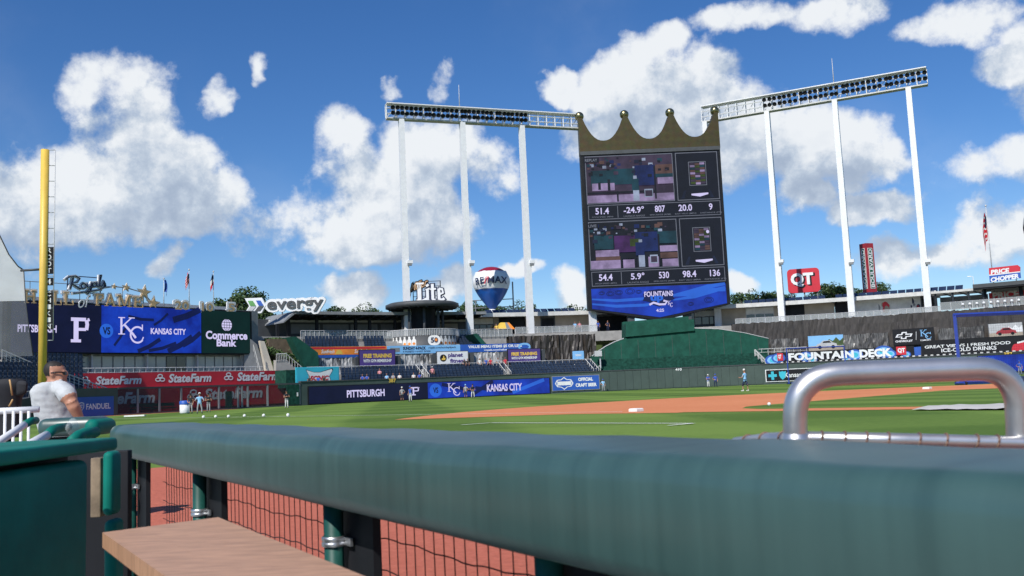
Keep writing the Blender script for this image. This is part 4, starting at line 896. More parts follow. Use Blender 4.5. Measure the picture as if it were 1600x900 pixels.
for a, c_ in (((398, 538), (412, 590)), ((434, 553), (450, 552)), ((450, 553), (476, 575))):
    p, q = np.array(cs.pt(*cs.uv(*a), -.5)), np.array(cs.pt(*cs.uv(*c_), -.5)); mb.bar(p, q, .08)
    for k in np.linspace(0, 1, 7): r = p+(q-p)*k; mb.bar(r, r-np.array([0, 0, .95]), .05)
mb.build('handrail', 'dirty_white', t)
t = pl(448, 486, 75.6, 75.6); mb = MB(); mb.pprism(t, [(449, 578), (484, 577), (484, 606), (449, 606)], -4, -.3); tag(mb.build('green_block_wall', 'eye_green2'), 'dark green wall block between the red banner and the turquoise sign', 'wall')
t, s, r = board('free_standing_sign', 'turquoise SONIC sign with a white bow-tie badge behind the outfield wall', 464, 529, 574.5, 602.5, 75.3, 'teal', 'teal', 'sign')
mb = MB(); W_ = [(478.5, 578.5), (490, 582), (500, 582), (518, 576.5), (519, 579), (514, 588), (519, 603), (484, 603), (485, 592)]
mb.pprism(s, W_, .042, .05); mb.pprism(s, [(498.5+(x-498.5)*1.06, 589+(y-589)*1.12) for x, y in W_], .041, .045, 1); mb.build('badge', ['white_paint', 'navy'], t)
lab(t, s, [('SONIC', 484, 513.5, 590.6, 7.5, .05, .2)], 'red', .07)
# small teal sign by the batter's eye
t, s, r = board('small_sign', 'small light blue sign at the left edge of the batter\'s eye', 896, 911.5, 549.5, 561, 79.6, 'sky_banner', 'sky_banner', 'sign')
lab(t, s, [('SONIC', 899, 908.5, 555, 3.5, .04)], 'white_paint')
mb = MB(); 
for px in (898, 910): u = s.uv(px, 560)[0]; mb.bar(s.pt(u, r[2]-2, -.15), s.pt(u, r[2]-.1, -.15), .1)
mb.build('post', 'galv', t)

# ------------------------------------------------------------------ batter's eye
be = pl(905, 1210, 77.6, 77.6)
t = thing('batters_eye', be.pt(be.uv(1050, 580)[0], 2.5), 'large green batter\'s eye backdrop below the crown scoreboard', 'backdrop')
mb = MB(); mb.pprism(be, [(926, 586), (926, 556), (934, 549), (948, 540), (962, 533), (976, 528), (1088, 512), (1125, 513), (1165, 519), (1204, 528), (1204, 575)], -6, -1.2); mb.build('backdrop', 'eye_green', t)
mb = MB(); mb.pprism(be, [(979, 530), (979, 499), (1086, 490), (1087, 514)], -7, -5.6) ; mb.pprism(be, [(979, 526), (979, 505), (1086, 498), (1087, 516)], -5.5, -.9); mb.build('centre_block', 'eye_green', t)
zq = be.uv(1070, 556)[1]; ql, qr = be.uv(933, 575)[0], be.uv(1203, 560)[0]
for i in range(5):
    mb = MB(); mb.sbox(be, ql, qr, 2.6, 3.05+(zq-3.05)*(i+1)/5, -1.19 if i == 4 else -.22*(i+1)+.001, -.22*i); mb.build('lower_tier', 'eye_green2', t)
for i in range(10):
    mb = MB(); a = be.uv(945+i*27, 545)[0]; mb.sbox(be, a-.03, a+.03, zq, be.uv(945+i*27, (540, 533, 527, 523, 520, 516, 514, 515, 519, 525)[i])[1]-.3, -1.199, -1.16); mb.build('panel_joint', 'wall_green', t)
mb = MB(); mb.ribbon(be, [be.uv(*p) for p in ((926, 556), (934, 549), (948, 540), (962, 533), (976, 528))], .14, -1.15); mb.build('edge_trim', 'light_grey', t); mb = MB(); mb.ribbon(be, [be.uv(*p) for p in ((1088, 512), (1125, 513), (1165, 519), (1204, 528))], .1, -1.15); mb.build('edge_trim', 'light_grey', t)
for i in range(9):
    a = be.uv(941+i*31, 566)[0]; mb = MB(); mb.bar(be.pt(a, 3.0, .03), be.pt(a, 3.5, .03), .1); mb.build('seam', 'eye_green', t)
# stairs with rails at both ends of the batter's eye
for (x0, y0, x1, y1, R, w) in ((908, 592, 938, 571, 76.5, 'left'), (1206, 572, 1180, 546, 76.0, 'right')):
    s = pl(min(x0, x1)-2, max(x0, x1)+2, R); t = thing('stair_rail', s.pt(s.uv(x0, y0)[0], 2.5), 'pale steel stair rail at the %s end of the batter\'s eye' % w, 'railing'); mb = MB()
    for dd in (0, -1.5):
        p, q = np.array(s.pt(*s.uv(x0, y0), dd)), np.array(s.pt(*s.uv(x1, y1), dd)); mb.bar(p, q, .09); mb.bar(p-np.array([0, 0, .5]), q-np.array([0, 0, .5]), .06)
        for k in np.linspace(0, 1, 6): r_ = p+(q-p)*k; mb.bar(r_, r_-np.array([0, 0, 1.0]), .06)
    mb.build('rails', 'dirty_white', t)
s = pl(1180, 1262, 78.5); mb = MB(); a, c_ = s.uv(1180, 546), s.uv(1260, 538)
for k in range(9): u = a[0]+(c_[0]-a[0])*k/8; mb.bar(s.pt(u, a[1]-1.1), s.pt(u, a[1]), .06)
mb.bar(s.pt(a[0], a[1]), s.pt(c_[0], a[1]), .08); mb.bar(s.pt(a[0], a[1]-.5), s.pt(c_[0], a[1]-.5), .05); tag(mb.build('guard_rail', 'dirty_white'), 'pale steel guard rail behind the FOUNTAIN DECK banner', 'railing')
t = thing('fixed_camera', be.pt(be.uv(934, 553)[0], be.uv(934, 566)[1], .6), 'grey remote camera on a post at the left of the batter\'s eye', 'camera')
u, v = be.uv(934, 553); mb = MB(); mb.sbox(be, u-.55, u+.55, v-.4, v+.45, .2, 1.0); mb.build('housing', 'light_grey', t); mb = MB(); mb.bar(be.pt(u+.3, v-2.2, .6), be.pt(u+.3, v-.4, .6), .16); mb.build('post', 'galv', t)

# ------------------------------------------------------------------ crown scoreboard
sb = pl(918, 1138, 90.5)
cor = [sb.uv(*p) for p in ((908, 243), (1125, 228), (1141, 472), (918, 487))]
SU0 = (cor[0][0]+cor[3][0])/2; SU1 = (cor[1][0]+cor[2][0])/2; SV1 = (cor[0][1]+cor[1][1])/2; SV0 = (cor[2][1]+cor[3][1])/2
class Brd:
    def pt(s, a, b, d=0): return sb.pt(SU0+(SU1-SU0)*a, SV1+(SV0-SV1)*b, d)
bd = Brd(); SW, SH = SU1-SU0, SV1-SV0
sc = thing('scoreboard', sb.pt((SU0+SU1)/2, SV0-2, -1), 'giant crown-topped scoreboard standing over centre field', 'scoreboard')
mb = MB(); mb.prism(bd, [(0, 0), (1, 0), (1, 1), (.5, 1.085), (0, 1)], -2.5, 0); mb.build('housing', 'black', sc)
mb = MB(); mb.prism(bd, [(.0, -.012), (1, -.012), (1, .012), (0, .012)], -.4, .15); mb.build('top_frame', 'dark_grey', sc)
mb = MB(); mb.prism(bd, [(.028, .87), (.975, .87), (.975, .995), (.5, 1.065), (.028, .995)], .002, .05); mb.build('lower_screen', 'led_blue', sc)
def rect(a0, a1, b0, b1, d0, d1, name, m): mb = MB(); mb.prism(bd, [(a0, b0), (a1, b0), (a1, b1), (a0, b1)], d0, d1); return mb.build(name, m, sc)
def frame(a0, a1, b0, b1, w=.18):
    mb = MB(); x, y = w/SW, w/SH
    for r in ((a0, a1, b0, b0+y), (a0, a1, b1-y, b1), (a0, a0+x, b0+y, b1-y), (a1-x, a1, b0+y, b1-y)): mb.prism(bd, [(r[0], r[2]), (r[1], r[2]), (r[1], r[3]), (r[0], r[3])], .052, .07)
    return mb.build('screen_border', 'led_grey', sc)
rect(.02, .985, .018, .862, .002, .05, 'main_screen', 'led_black')
def btext(s, a0, a1, b, h, m='led_white', bold=.03, d=.12):
    V, F = glyphs(s, bold, 0, 1.0); mb = MB(); mb.add([bd.pt(a0+(a1-a0)*x, b-(y-.5)*h, d) for x, y in V], F); return mb.build('lettering', m, sc)
PAL = [mat('pic_%d' % i, c, .4, .35, .5, emit=.75) for i, c in enumerate([(.008, .014, .04), (.006, .016, .09), (.006, .04, .06), (.26, .2, .36), (.04, .028, .055), (.05, .015, .09), (.035, .06, .01), (.09, .05, .045), (.005, .007, .014), (.25, .3, .42)])]
def picture(a0, a1, b0, b1, tiles):
    mb = MB()
    for i, (x0, x1, y0, y1, c) in enumerate(tiles):
        f = lambda x, y: (a0+(a1-a0)*x, b0+(b1-b0)*y)
        d = .072+.0025*i; mb.add([bd.pt(*f(x0, y0), d), bd.pt(*f(x1, y0), d), bd.pt(*f(x1, y1), d), bd.pt(*f(x0, y1), d)], [(0, 1, 2, 3)], c)
    return mb.build('picture', PAL, sc)
def crowd(y0, y1, n, cs): return [(lambda x, y, w: (x, x+w, y, y+w*1.4, random.choice(cs)))(random.random()*.93, y0+random.random()*(y1-y0), .015+random.random()*.045) for _ in range(n)]
v1_ = [(0, 1, 0, 1, 4), (0, 1, 0, .22, 0), (.05, .3, .3, .62, 2), (.3, .55, .28, .62, 2), (.56, .8, .22, .66, 1), (.8, 1, .22, .42, 7), (.8, 1, .42, .5, 2), (.06, .32, .58, .74, 3), (.82, 1, .5, .64, 3), (0, 1, .77, .81, 8), (0, 1, .84, 1, 3), (.8, 1, .68, .84, 4), (.34, .36, .76, .99, 8), (.78, .8, .24, .96, 8),
       (.52, .6, .5, .76, 2), (.53, .6, .76, .99, 9), (.54, .58, .44, .51, 9), (.66, .76, .74, .92, 9), (.67, .75, .77, .9, 4), (.13, .16, .56, .72, 8), (.24, .27, .5, .74, 8)]
v2_ = [(0, 1, 0, 1, 8), (0, 1, 0, .25, 4), (.05, .27, .28, .58, 2), (.28, .52, .3, .66, 5), (.52, .78, .24, .66, 1), (.78, 1, .24, .5, 2), (.06, .33, .6, .74, 3), (.8, 1, .55, .68, 3), (0, .52, .77, .8, 8), (.0, .34, .82, 1, 3), (.37, .5, .82, 1, 3), (.66, .78, .78, 1, 3), (.82, 1, .84, 1, 3), (.8, 1, .7, .82, 7), (.06, .34, .74, .82, 7), (.34, .36, .8, 1, 8), (.5, .52, .78, 1, 8), (.78, .8, .3, .98, 8),
       (.46, .58, .38, .54, 6), (.52, .62, .46, .74, 1), (.55, .62, .74, .99, 9), (.56, .6, .4, .46, 9), (.68, .77, .74, .92, 9), (.69, .76, .77, .9, 4)]
cw = [0, 1, 2, 4, 7, 8, 8, 9]
for (b0, b1, tiles, tagt, ta) in ((.028, .325, v1_, 'REPLAY', .13), (.452, .747, v2_, 'LIVE', .1)):
    picture(.035, .65, b0, b1, tiles[:1]+crowd(.02, .26, 46, cw)+tiles[1 if False else 2:]+crowd(.22, .42, 10, [0, 4, 8]))
    frame(.03, .655, b0-.006, b1+.006, .12); frame(.675, .975, b0-.006, b1+.006, .12)
    rect(.022, ta, b0+.004, b0+.036, .2, .23, 'screen_tag', 'led_black'); btext(tagt, .03, ta-.012, b0+.02, .018, 'led_grey', .02, .25)
    # strike zone of shaded bars over a home plate
    for r_ in range(9):
        for q_ in range(3):
            x0 = .775+.035*q_+(.002*r_/9); rect(x0, x0+.0345, b0+.062+.0155*r_+(.004 if q_ == 1 else 0), b0+.0755+.0155*r_+(.004 if q_ == 1 else 0), .052, .06, 'zone_bar', PAL[(4, 7, 3, 6, 2, 4, 7, 6, 3)[(r_*(2 if b0 < .2 else 5)+q_) % 9]])
    frame(.765, .89, b0+.055, b0+.21, .1)
    mb = MB(); mb.prism(bd, [(.775, b0+.262), (.895, b0+.258), (.895, b0+.268), (.835, b0+.282), (.775, b0+.272)], .052, .06); mb.build('plate_mark', 'led_white', sc)
    for x in (.72, .93): mb = MB(); mb.prism(bd, [(x-.02, b0+.29), (x+.005, b0+.29), (x+.02 if x < .8 else x-.02, b0+.24), (x+.005 if x < .8 else x-.035, b0+.24)], .052, .058); mb.build('zone_line', PAL[0], sc)
u_, v_ = .872, .452+.085; mb = MB(); mb.add([bd.pt(u_+.011*math.cos(a*.52), v_+.0105*math.sin(a*.52), .08) for a in range(12)], [tuple(range(12))]); mb.build('ball_mark', 'led_white', sc)
for b0, vals in ((.34, ('51.4', '-24.9°', '807', '20.0', '9')), (.763, ('54.4', '5.9°', '530', '98.4', '136'))):
    frame(.035, .975, b0, b0+.092, .1)
    rect(.243, .247, b0+.008, b0+.084, .052, .06, 'divider', 'led_grey')
    for s_, c_, nm in zip(vals, (.135, .36, .545, .725, .905), ('PITCH SPEED (MPH)', 'LAUNCH ANGLE', 'SPIN RATE (RPM)', 'EXIT VELO (MPH)', 'DISTANCE (FT)')):
        wv = .0122*len(s_); btext(s_, c_-wv, c_+wv*(.97), b0+.038, .042, bold=.02) if len(s_) > 1 else btext(s_, c_-.013, c_+.013, b0+.038, .042, bold=.02)
        btext(nm, c_-.075, c_+.075, b0+.077, .011, 'led_grey', .01)
# lower screen: waves of paler blue and the slogan badge
mb = MB()
for k, pts in enumerate((((.03, .935), (.2, .95), (.4, .945), (.55, .93)), ((.03, .965), (.2, .985), (.4, .985), (.5, .975)), ((.55, .94), (.7, .915), (.85, .885), (.97, .872)), ((.6, .96), (.75, .945), (.9, .91), (.97, .895)), ((.6, .935), (.72, .93), (.85, .905), (.97, .91)))):
    mb.ribbon(sb, [(SU0+SW*a, SV1-SH*b_) for a, b_ in pts], [.25, .5, .5, .3] if k < 2 else [.25, .6, .7, .5], .054+.003*k, 0)
mb.build('wave_graphic', 'led_cyan', sc)
mb = MB()
for k in range(7):
    cx_, cy_, rr = ((.1, .9), (.16, .905), (.3, .895), (.36, .9), (.22, .9), (.85, .97), (.72, .99))[k]+(.02+.006*(k % 3),)
    mb = MB()
    for q_ in range(2): mb.ribbon(sb, [(SU0+SW*(cx_+rr*(1-.4*q_)*math.cos(R_(a))), SV1-SH*(cy_+rr*.55*(1-.4*q_)*math.sin(R_(a)))) for a in range(0, 361, 24)], .09, .07+.002*k+.001*q_)
    mb.build('contour_graphic', 'led_blue2', sc)
mb = MB(); mb.prism(bd, [(.39, .915), (.43, .895), (.5, .888), (.57, .893), (.605, .91), (.6, .94), (.61, .955), (.57, .965), (.56, .98), (.5, 1.0), (.45, .985), (.43, .968), (.385, .958), (.395, .94)], .08, .09); mb.build('badge', 'led_blue2', sc)
btext('FOUNTAINS', .398, .6, .918, .034, bold=.03); btext('up', .44, .53, .952, .045, 'led_cyan', .05, .13)
mb = MB(); mb.ribbon(sb, [(SU0+SW*a, SV1-SH*b_) for a, b_ in ((.43, .985), (.46, .972), (.5, .985), (.54, .985), (.555, .968), (.53, .962))], .35, .135); kc(mb, Box2(sb, 1043, 470, 1051, 480), .13); mb.build('swash', 'led_white', sc)
btext('4:25', .475, .53, 1.022, .02, bold=.03)
# crown
cr_ = [(0, 0)]
tips = [(909, 184), (977, 180), (1046, 175), (1115, 170)]
tu = [sb.uv(*p) for p in tips]; tops = sum(p[1] for p in tu)/4
us_ = [SU0+.25, SU0+SW*.335, SU0+SW*.665, SU1-.25]
val = sb.uv(1012, 217)[1]; n = 14
poly = [(SU0-.05, SV1+.02), (SU1+.05, SV1+.02), (SU1+.05, tops-.3), (us_[3]-.35, tops-.3)]
for k in (2, 1, 0):
    a, b_ = us_[k+1], us_[k]
    for i in range(1, n):
        q_ = i/n; x = (a-.35)+((b_+.35)-(a-.35))*q_; poly.append((x, val+(tops-.3-val)*abs(2*q_-1)**2.3))
    poly += [(b_+.35, tops-.3), (b_-.35 if k else SU0-.05, tops-.3)]
def crown_mat():
    m = bpy.data.materials.new('crown_plate'); m.use_nodes = True; t = m.node_tree; b = t.nodes['Principled BSDF']; b.inputs['Metallic'].default_value = .6; b.inputs['Roughness'].default_value = .5
    g = N(t, 'ShaderNodeNewGeometry'); mp = N(t, 'ShaderNodeMapping'); mp.inputs['Rotation'].default_value = (0, R_(45), 0); mp.inputs['Scale'].default_value = (.95, .95, .95); t.links.new(g.outputs['Position'], mp.inputs[0])
    c = N(t, 'ShaderNodeTexChecker'); c.inputs['Scale'].default_value = 1.2; c.inputs['Color1'].default_value = (.095, .076, .032, 1); c.inputs['Color2'].default_value = (.104, .084, .036, 1); t.links.new(mp.outputs[0], c.inputs[0])
    n = N(t, 'ShaderNodeTexNoise'); n.inputs['Scale'].default_value = 1.1; n.inputs['Detail'].default_value = 4; t.links.new(g.outputs['Position'], n.inputs[0])
    mx = N(t, 'ShaderNodeMixRGB', blend_type='MULTIPLY'); mx.inputs[0].default_value = .5; t.links.new(c.outputs[0], mx.inputs[1]); t.links.new(n.outputs['Color'], mx.inputs[2]); t.links.new(mx.outputs[0], b.inputs['Base Color'])
    MATS['crown_plate'] = m
crown_mat()
mb = MB(); mb.prism(sb, poly, -2.3, .1); mb.build('crown', 'crown_plate', sc)
for u in us_:
    mb = MB(); mb.ball(sb.pt(u, tops+.25, -1.0), .8, 0, 20, 12); mb.build('crown_ball', 'ball_gold', sc)
# supports down to the batter's eye
mb = MB()
for a in (.3, .5, .7): mb.sbox(sb, SU0+SW*a-.6, SU0+SW*a+.6, 0, SV0-.4, -2.2, -.4)
mb.build('support_column', 'dark_grey', sc)

# ------------------------------------------------------------------ light towers
def height(px, py, R): return Cyl(R).uv(px, py)[1]
def match(px, py, h):
    lo, hi = 70., 130.
    for _ in range(50):
        c = (lo+hi)/2
        if height(px, py, c) < h: lo = c
        else: hi = c
    return lo
DECK = Z(93, 828, 523)
def light_tower(label, xa, ya, xb, yb, Ra, poles, lampfrom, lampto, rod, thick, near_left):
    h = height(xa, ya, Ra); Rb = match(xb, yb, h); s = Pl(Cyl(Ra).pt(*Cyl(Ra).uv(xa, ya)), Cyl(Rb).pt(*Cyl(Rb).uv(xb, yb))); L = s.L
    t = thing('light_tower', s.pt(L/2, DECK), label, 'light tower')
    hb_ = s.uv((xa+xb)/2, (ya+yb)/2+thick)[1]; H = h-hb_
    mb = MB(); mb.sbox(s, 0, L, h-.16, h, -1.5, .25); mb.build('top_beam', 'white_paint', t)
    mb = MB(); mb.sbox(s, 0, L, hb_, hb_+.2, -1.2, .15); mb.build('bottom_beam', 'dirty_white', t)
    mb = MB(); n = int(L/1.5)
    for k in range(1, 3): mb.bar(s.pt(0, hb_+H*k/3, -.2), s.pt(L, hb_+H*k/3, -.2), .16)
    for k in range(n+1):
        mb.bar(s.pt(L*k/n, hb_+.3, -.2), s.pt(L*k/n, h-.35, -.2), .14); mb.bar(s.pt(L*k/n, hb_+.3, -1.1), s.pt(L*k/n, h-.35, -1.1), .12)
        if k < n: mb.bar(s.pt(L*k/n, hb_+.3, -1.1), s.pt(L*(k+1)/n, h-.4, -1.1), .1)
    mb.build('truss', 'white_paint', t)
    a, c_ = s.uv(lampfrom, ya)[0], s.uv(lampto, yb)[0]; n = 31
    lm = None
    for r_ in range(2):
        for k in range(n):
            if k % 8 == 7: off = .25
            else: off = 0
            u = a+(c_-a)*(k+.5)/n+off; v = hb_+H*(.36+.34*r_)
            if lm is None:
                q = MB(); q.lathe((0, 0, 0), [(.01, 0), (.26, .02), (.37, .3), (.37, .38), (.32, .38), (.01, .3)], 12); me = bpy.data.meshes.new('lamp'); me.from_pydata(q.v, [], q.f); me.materials.append(M('black')); lm = me
            o = bpy.data.objects.new('lamp', lm); COL.objects.link(o); o.parent = t; P = np.array(s.pt(u, v, .35))-WP[t.name]; o.location = P
            aim = Vector((s.n[0]+rng.normal(0, .12), s.n[1]+rng.normal(0, .12), -.55)); o.rotation_euler = aim.to_track_quat('Z', 'Y').to_euler()
    for px, pyt, pyb in poles:
        u = s.uv(px, pyt)[0]
        mb = MB(); w = .52
        mb.hexa([s.pt(u-w, pyb, -w-.3), s.pt(u+w, pyb, -w-.3), s.pt(u+w, pyb, w-.3), s.pt(u-w, pyb, w-.3), s.pt(u-w*.8, hb_-.002, -w-.3), s.pt(u+w*.8, hb_-.002, -w-.3), s.pt(u+w*.8, hb_-.002, w-.3), s.pt(u-w*.8, hb_-.002, w-.3)])
        p = mb.build('pole', 'white_paint', t); WP[p.name] = WP[t.name]
        mb = MB(); vb = s.uv(px+8, 412)[1]; mb.sbox(s, u+.15, u+1.05, vb, vb+.5, -.1, .55); mb.sbox(s, u+.2, u+.9, vb-.35, vb-.002, .0, .5, 1); q = mb.build('bracket', ['white_paint', 'mid_grey'], p); q.location = (0, 0, 0)
    if rod:
        u, v = s.uv(rod[0], rod[1]); mb = MB(); mb.tube([s.pt(u, h, -.5), s.pt(u, v, -.5)], [.09, .04], 6); mb.build('lightning_rod', 'galv', t)
    return s, h
light_tower('white stadium light tower left of the crown scoreboard with two rows of lamps', 604, 160, 906, 178, 91, [(627.5, 190, DECK), (723, 196, DECK), (816, 202, DECK), (912, 205, DECK)], 609, 822, (718, 131), 24, True)
light_tower('white stadium light tower right of the crown scoreboard rising towards the right', 1095, 166, 1447, 104, 96, [(1101, 190, DECK), (1198, 176, DECK), (1304, 160, DECK), (1419, 137, DECK)], 1192, 1448, (1299, 90), 27, False)
# ------------------------------------------------------------------ concourse deck and buildings
c = Cyl(89.5); mb = MB(); mb.sbox(c, c.uv(395, 540)[0], c.uv(1760, 480)[0], DECK-1.6, DECK, -16, 0, 0, 60); struct(mb.build('concourse_deck', 'concrete'))
cb = Cyl(97.0)
def cu(px): return cb.uv(px, HOR(px)-90)[0]
def bay_building(label, x0, x1, bays, ztop, roof_over=2.6, depth=7, solar=None, nroof=10):
    t = thing('concourse_building', cb.pt((cu(x0)+cu(x1))/2, DECK), label, 'building')
    for a, b_, m, kind in bays:
        mb = MB(); mb.sbox(cb, cu(a), cu(b_), DECK, ztop, -depth, -.35 if kind == 'recess' else 0, 0, 2); mb.build('wall_bay', m, t)
        if kind == 'shop':
            u0, u1 = cu(a), cu(b_); n = max(2, int((u1-u0)/1.3)); zz = DECK+(ztop-DECK)*.62
            for k in range(n):
                mb = MB(); w = (u1-u0)/n; mb.sbox(cb, u0+w*k+.1, u0+w*(k+1)-.1, DECK+.9, zz, .002, .05); mb.build('window', 'glass_dark', t)
            mb = MB(); mb.sbox(cb, u0+.1, u1-.1, zz+.15, ztop-.15, .002, .06); mb.build('shop_fascia', 'dirty_white', t)
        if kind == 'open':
            u0, u1 = cu(a), cu(b_); mb = MB(); mb.sbox(cb, u0+.2, u1-.2, DECK+.05, ztop-.4, .002, .02); mb.build('bay_shade_sheet', 'black', t)  # black sheet paints the shade inside the open bay
        if kind == 'mural':
            u0, u1 = cu(a), cu(b_)
            for k in range(26):
                u = u0+(u1-u0)*random.random(); v = DECK+1.5+(ztop-DECK-2)*random.random(); r = .25+.4*random.random()
                mb = MB(); mb.add([cb.pt(u+r*math.cos(q)*random.uniform(.6, 1), v+r*math.sin(q), .01+.001*k) for q in np.linspace(0, 6.28, 9)[:-1]], [tuple(range(8))]); mb.build('mural_mark', random.choice(['red_dark', 'navy', 'red', 'mid_grey', 'tan_block']), t)
    mb = MB(); mb.sbox(cb, cu(x0)-.5, cu(x1)+.5, ztop+.002, ztop+.5, -depth-.5, roof_over, 0, nroof); r = mb.build('roof', 'light_grey', t); WP[r.name] = WP[t.name]
    mb = MB(); mb.sbox(cb, cu(x0)-.5, cu(x1)+.5, ztop-.12, ztop+.55, roof_over+.002, roof_over+.15, 0, nroof); mb.build('fascia', 'dirty_white', t)
    if solar:
        u = cu(solar[0]); 
        while u < cu(solar[1])-1.2:
            mb = MB(); mb.hexa([cb.pt(u, ztop+.55, .8), cb.pt(u+1.12, ztop+.55, .8), cb.pt(u+1.12, ztop+.6, .8), cb.pt(u, ztop+.6, .8), cb.pt(u, ztop+1.3, -.5), cb.pt(u+1.12, ztop+1.3, -.5), cb.pt(u+1.12, ztop+1.36, -.5), cb.pt(u, ztop+1.36, -.5)])
            mb.build('solar_panel', 'solar', r); u += 1.25
    return t
zr = Z(97, 850, 494)
bay_building('tan block concourse building between the balloon and the scoreboard', 738, 990, [(738, 772, 'dark_grey', 'shop'), (772, 780, 'tan_block', ''), (780, 822, 'black', 'recess'), (822, 845, 'tan_block', ''), (845, 868, 'dark_grey', 'open'), (868, 920, 'tan_block', ''), (920, 990, 'dark_grey', 'open')], zr, 2.6, 7, (760, 902))
bay_building('tan concourse building under the QT sign with solar panels along its roof', 1085, 1305, [(1085, 1120, 'dark_grey', 'shop'), (1120, 1166, 'tan_block', ''), (1166, 1210, 'light_grey', 'shop'), (1210, 1222, 'tan_block', ''), (1222, 1258, 'black', 'open'), (1258, 1297, 'tan_block', ''), (1297, 1305, 'tan_block', '')], zr, 2.6, 7, (1165, 1304))
bay_building('white mural-painted concourse building right of the QT sign with solar panels', 1306, 1462, [(1306, 1330, 'black', 'open'), (1330, 1440, 'dirty_white', 'mural'), (1440, 1462, 'dark_grey', 'open')], zr, 2.6, 7, (1308, 1520))
# dark long canopy on the left with its columns, back building behind
t = thing('concourse_building', cb.pt(cu(520), DECK), 'low dark building with a pale beam under the evergy sign', 'building')
mb = MB(); mb.sbox(cb, cu(398), cu(738), DECK, Z(97, 520, 500), -7, 0, 0, 12); mb.build('wall', 'dark_grey', t)
mb = MB(); mb.sbox(cb, cu(420), cu(738), Z(97, 560, 504), Z(97, 560, 501), .002, .5, 0, 12); mb.build('beam', 'dirty_white', t)
for a, b_ in ((455, 500), (505, 545), (548, 590), (595, 620), (640, 665)):
    mb = MB(); mb.sbox(cb, cu(a), cu(b_), DECK+1.0, Z(97, 560, 507), .002, .06, 0, 2); mb.build('window', 'mid_grey', t)
mb = MB(); mb.sbox(cb, cu(672), cu(715), DECK, Z(97, 700, 506), .002, .2, 0, 3); mb.build('tan_bay', 'tan_block', t)
cn = Cyl(93.5); zc0, zc1 = Z(93.5, 520, 497.5), Z(93.5, 520, 490.5)
t = thing('canopy', cn.pt(cn.uv(520, 500)[0], DECK), 'long dark flat canopy on columns behind the upper seats', 'canopy')
def nu(px): return cn.uv(px, HOR(px)-90)[0]
mb = MB(); mb.sbox(cn, nu(446), nu(752), zc1-.45, zc1, -7, 3.2, 0, 14); mb.build('roof', 'black_steel', t)
mb = MB(); mb.hexa([cn.pt(nu(430), zc1-1.7, 3), cn.pt(nu(446)-.01, zc1-.45, 3.2), cn.pt(nu(446)-.01, zc1-.45, -6), cn.pt(nu(430), zc1-1.7, -6), cn.pt(nu(430), zc1-1.5, 3), cn.pt(nu(446)-.01, zc1, 3.2), cn.pt(nu(446)-.01, zc1, -6), cn.pt(nu(430), zc1-1.5, -6)]); mb.build('sloping_end', 'mid_grey', t)
mb = MB(); mb.sbox(cn, nu(446), nu(752), zc1-.4, zc1+.06, 3.201, 3.35, 0, 14); mb.build('edge', 'mid_grey', t)
for px in (430, 447, 492, 553, 575, 615, 690):
    mb = MB(); u = nu(px); mb.sbox(cn, u-.22, u+.22, DECK, zc1-.46 if px > 440 else zc1-1.75, .6, 1.0); mb.build('column', 'black', t)
for i in range(16):
    mb = MB(); u = nu(446)+(nu(752)-nu(446))*(i+.5)/16; mb.sbox(cn, u-.12, u+.12, zc1-.8, zc1-.452, -5, 3); mb.build('rafter', 'black', t)
# evergy sign
ea = plan(382, 95.0); rb_ = ray(512, HOR(512)-1); eb = CAM+rb_*((ea[1]-CAM[1])/rb_[1]); ev = Pl(ea, eb); t = thing('rooftop_sign', ev.pt(ev.uv(445, 488)[0], ev.uv(445, 489)[1]), 'white-edged evergy letters with a green and blue chevron on the canopy roof', 'sign')
mb = MB()
halo(mb, ev, 'evergy', (417.5, 480.5), (505, 476.5), 18, -.1, .42, .35); mb.build('letter_edge', 'white_paint', t)
mb = MB(); letters(mb, ev, 'evergy', (417.5, 480.5), (505, 476.5), 18, .06, 0, .02, depth=.1, slope=False); mb.build('letters', 'dark_grey', t)
mb = MB(); mb.pprism(ev, [(382, 466), (409, 465), (415, 477), (408, 489), (382, 490), (389, 478)], -.5, -.05); mb.build('chevron_edge', 'white_paint', t)
for k, (pp, m) in enumerate((([(387, 470), (395, 470), (400, 478), (391, 478)], 'veg_screen'), ([(400, 469.5), (407, 469.5), (412, 477.5), (404, 477.5)], 'royal'), ([(391, 479), (400, 479), (394, 486), (386, 486)], 'light_grey'), ([(404, 478.5), (412, 478.5), (406, 486), (398, 486)], 'dark_grey'))):
    mb = MB(); mb.pprism(ev, pp, -.04, .03); mb.build('chevron', mat('evergy_green', (.1, .3, .08), .5) if m == 'veg_screen' else m, t)
mb = MB()
for px in (395, 440, 490): u = ev.uv(px, 490)[0]; mb.bar(ev.pt(u, zc1-.5, -.4), ev.pt(u, ev.uv(px, 480)[1], -.4), .15)
mb.build('support', 'mid_grey', t)

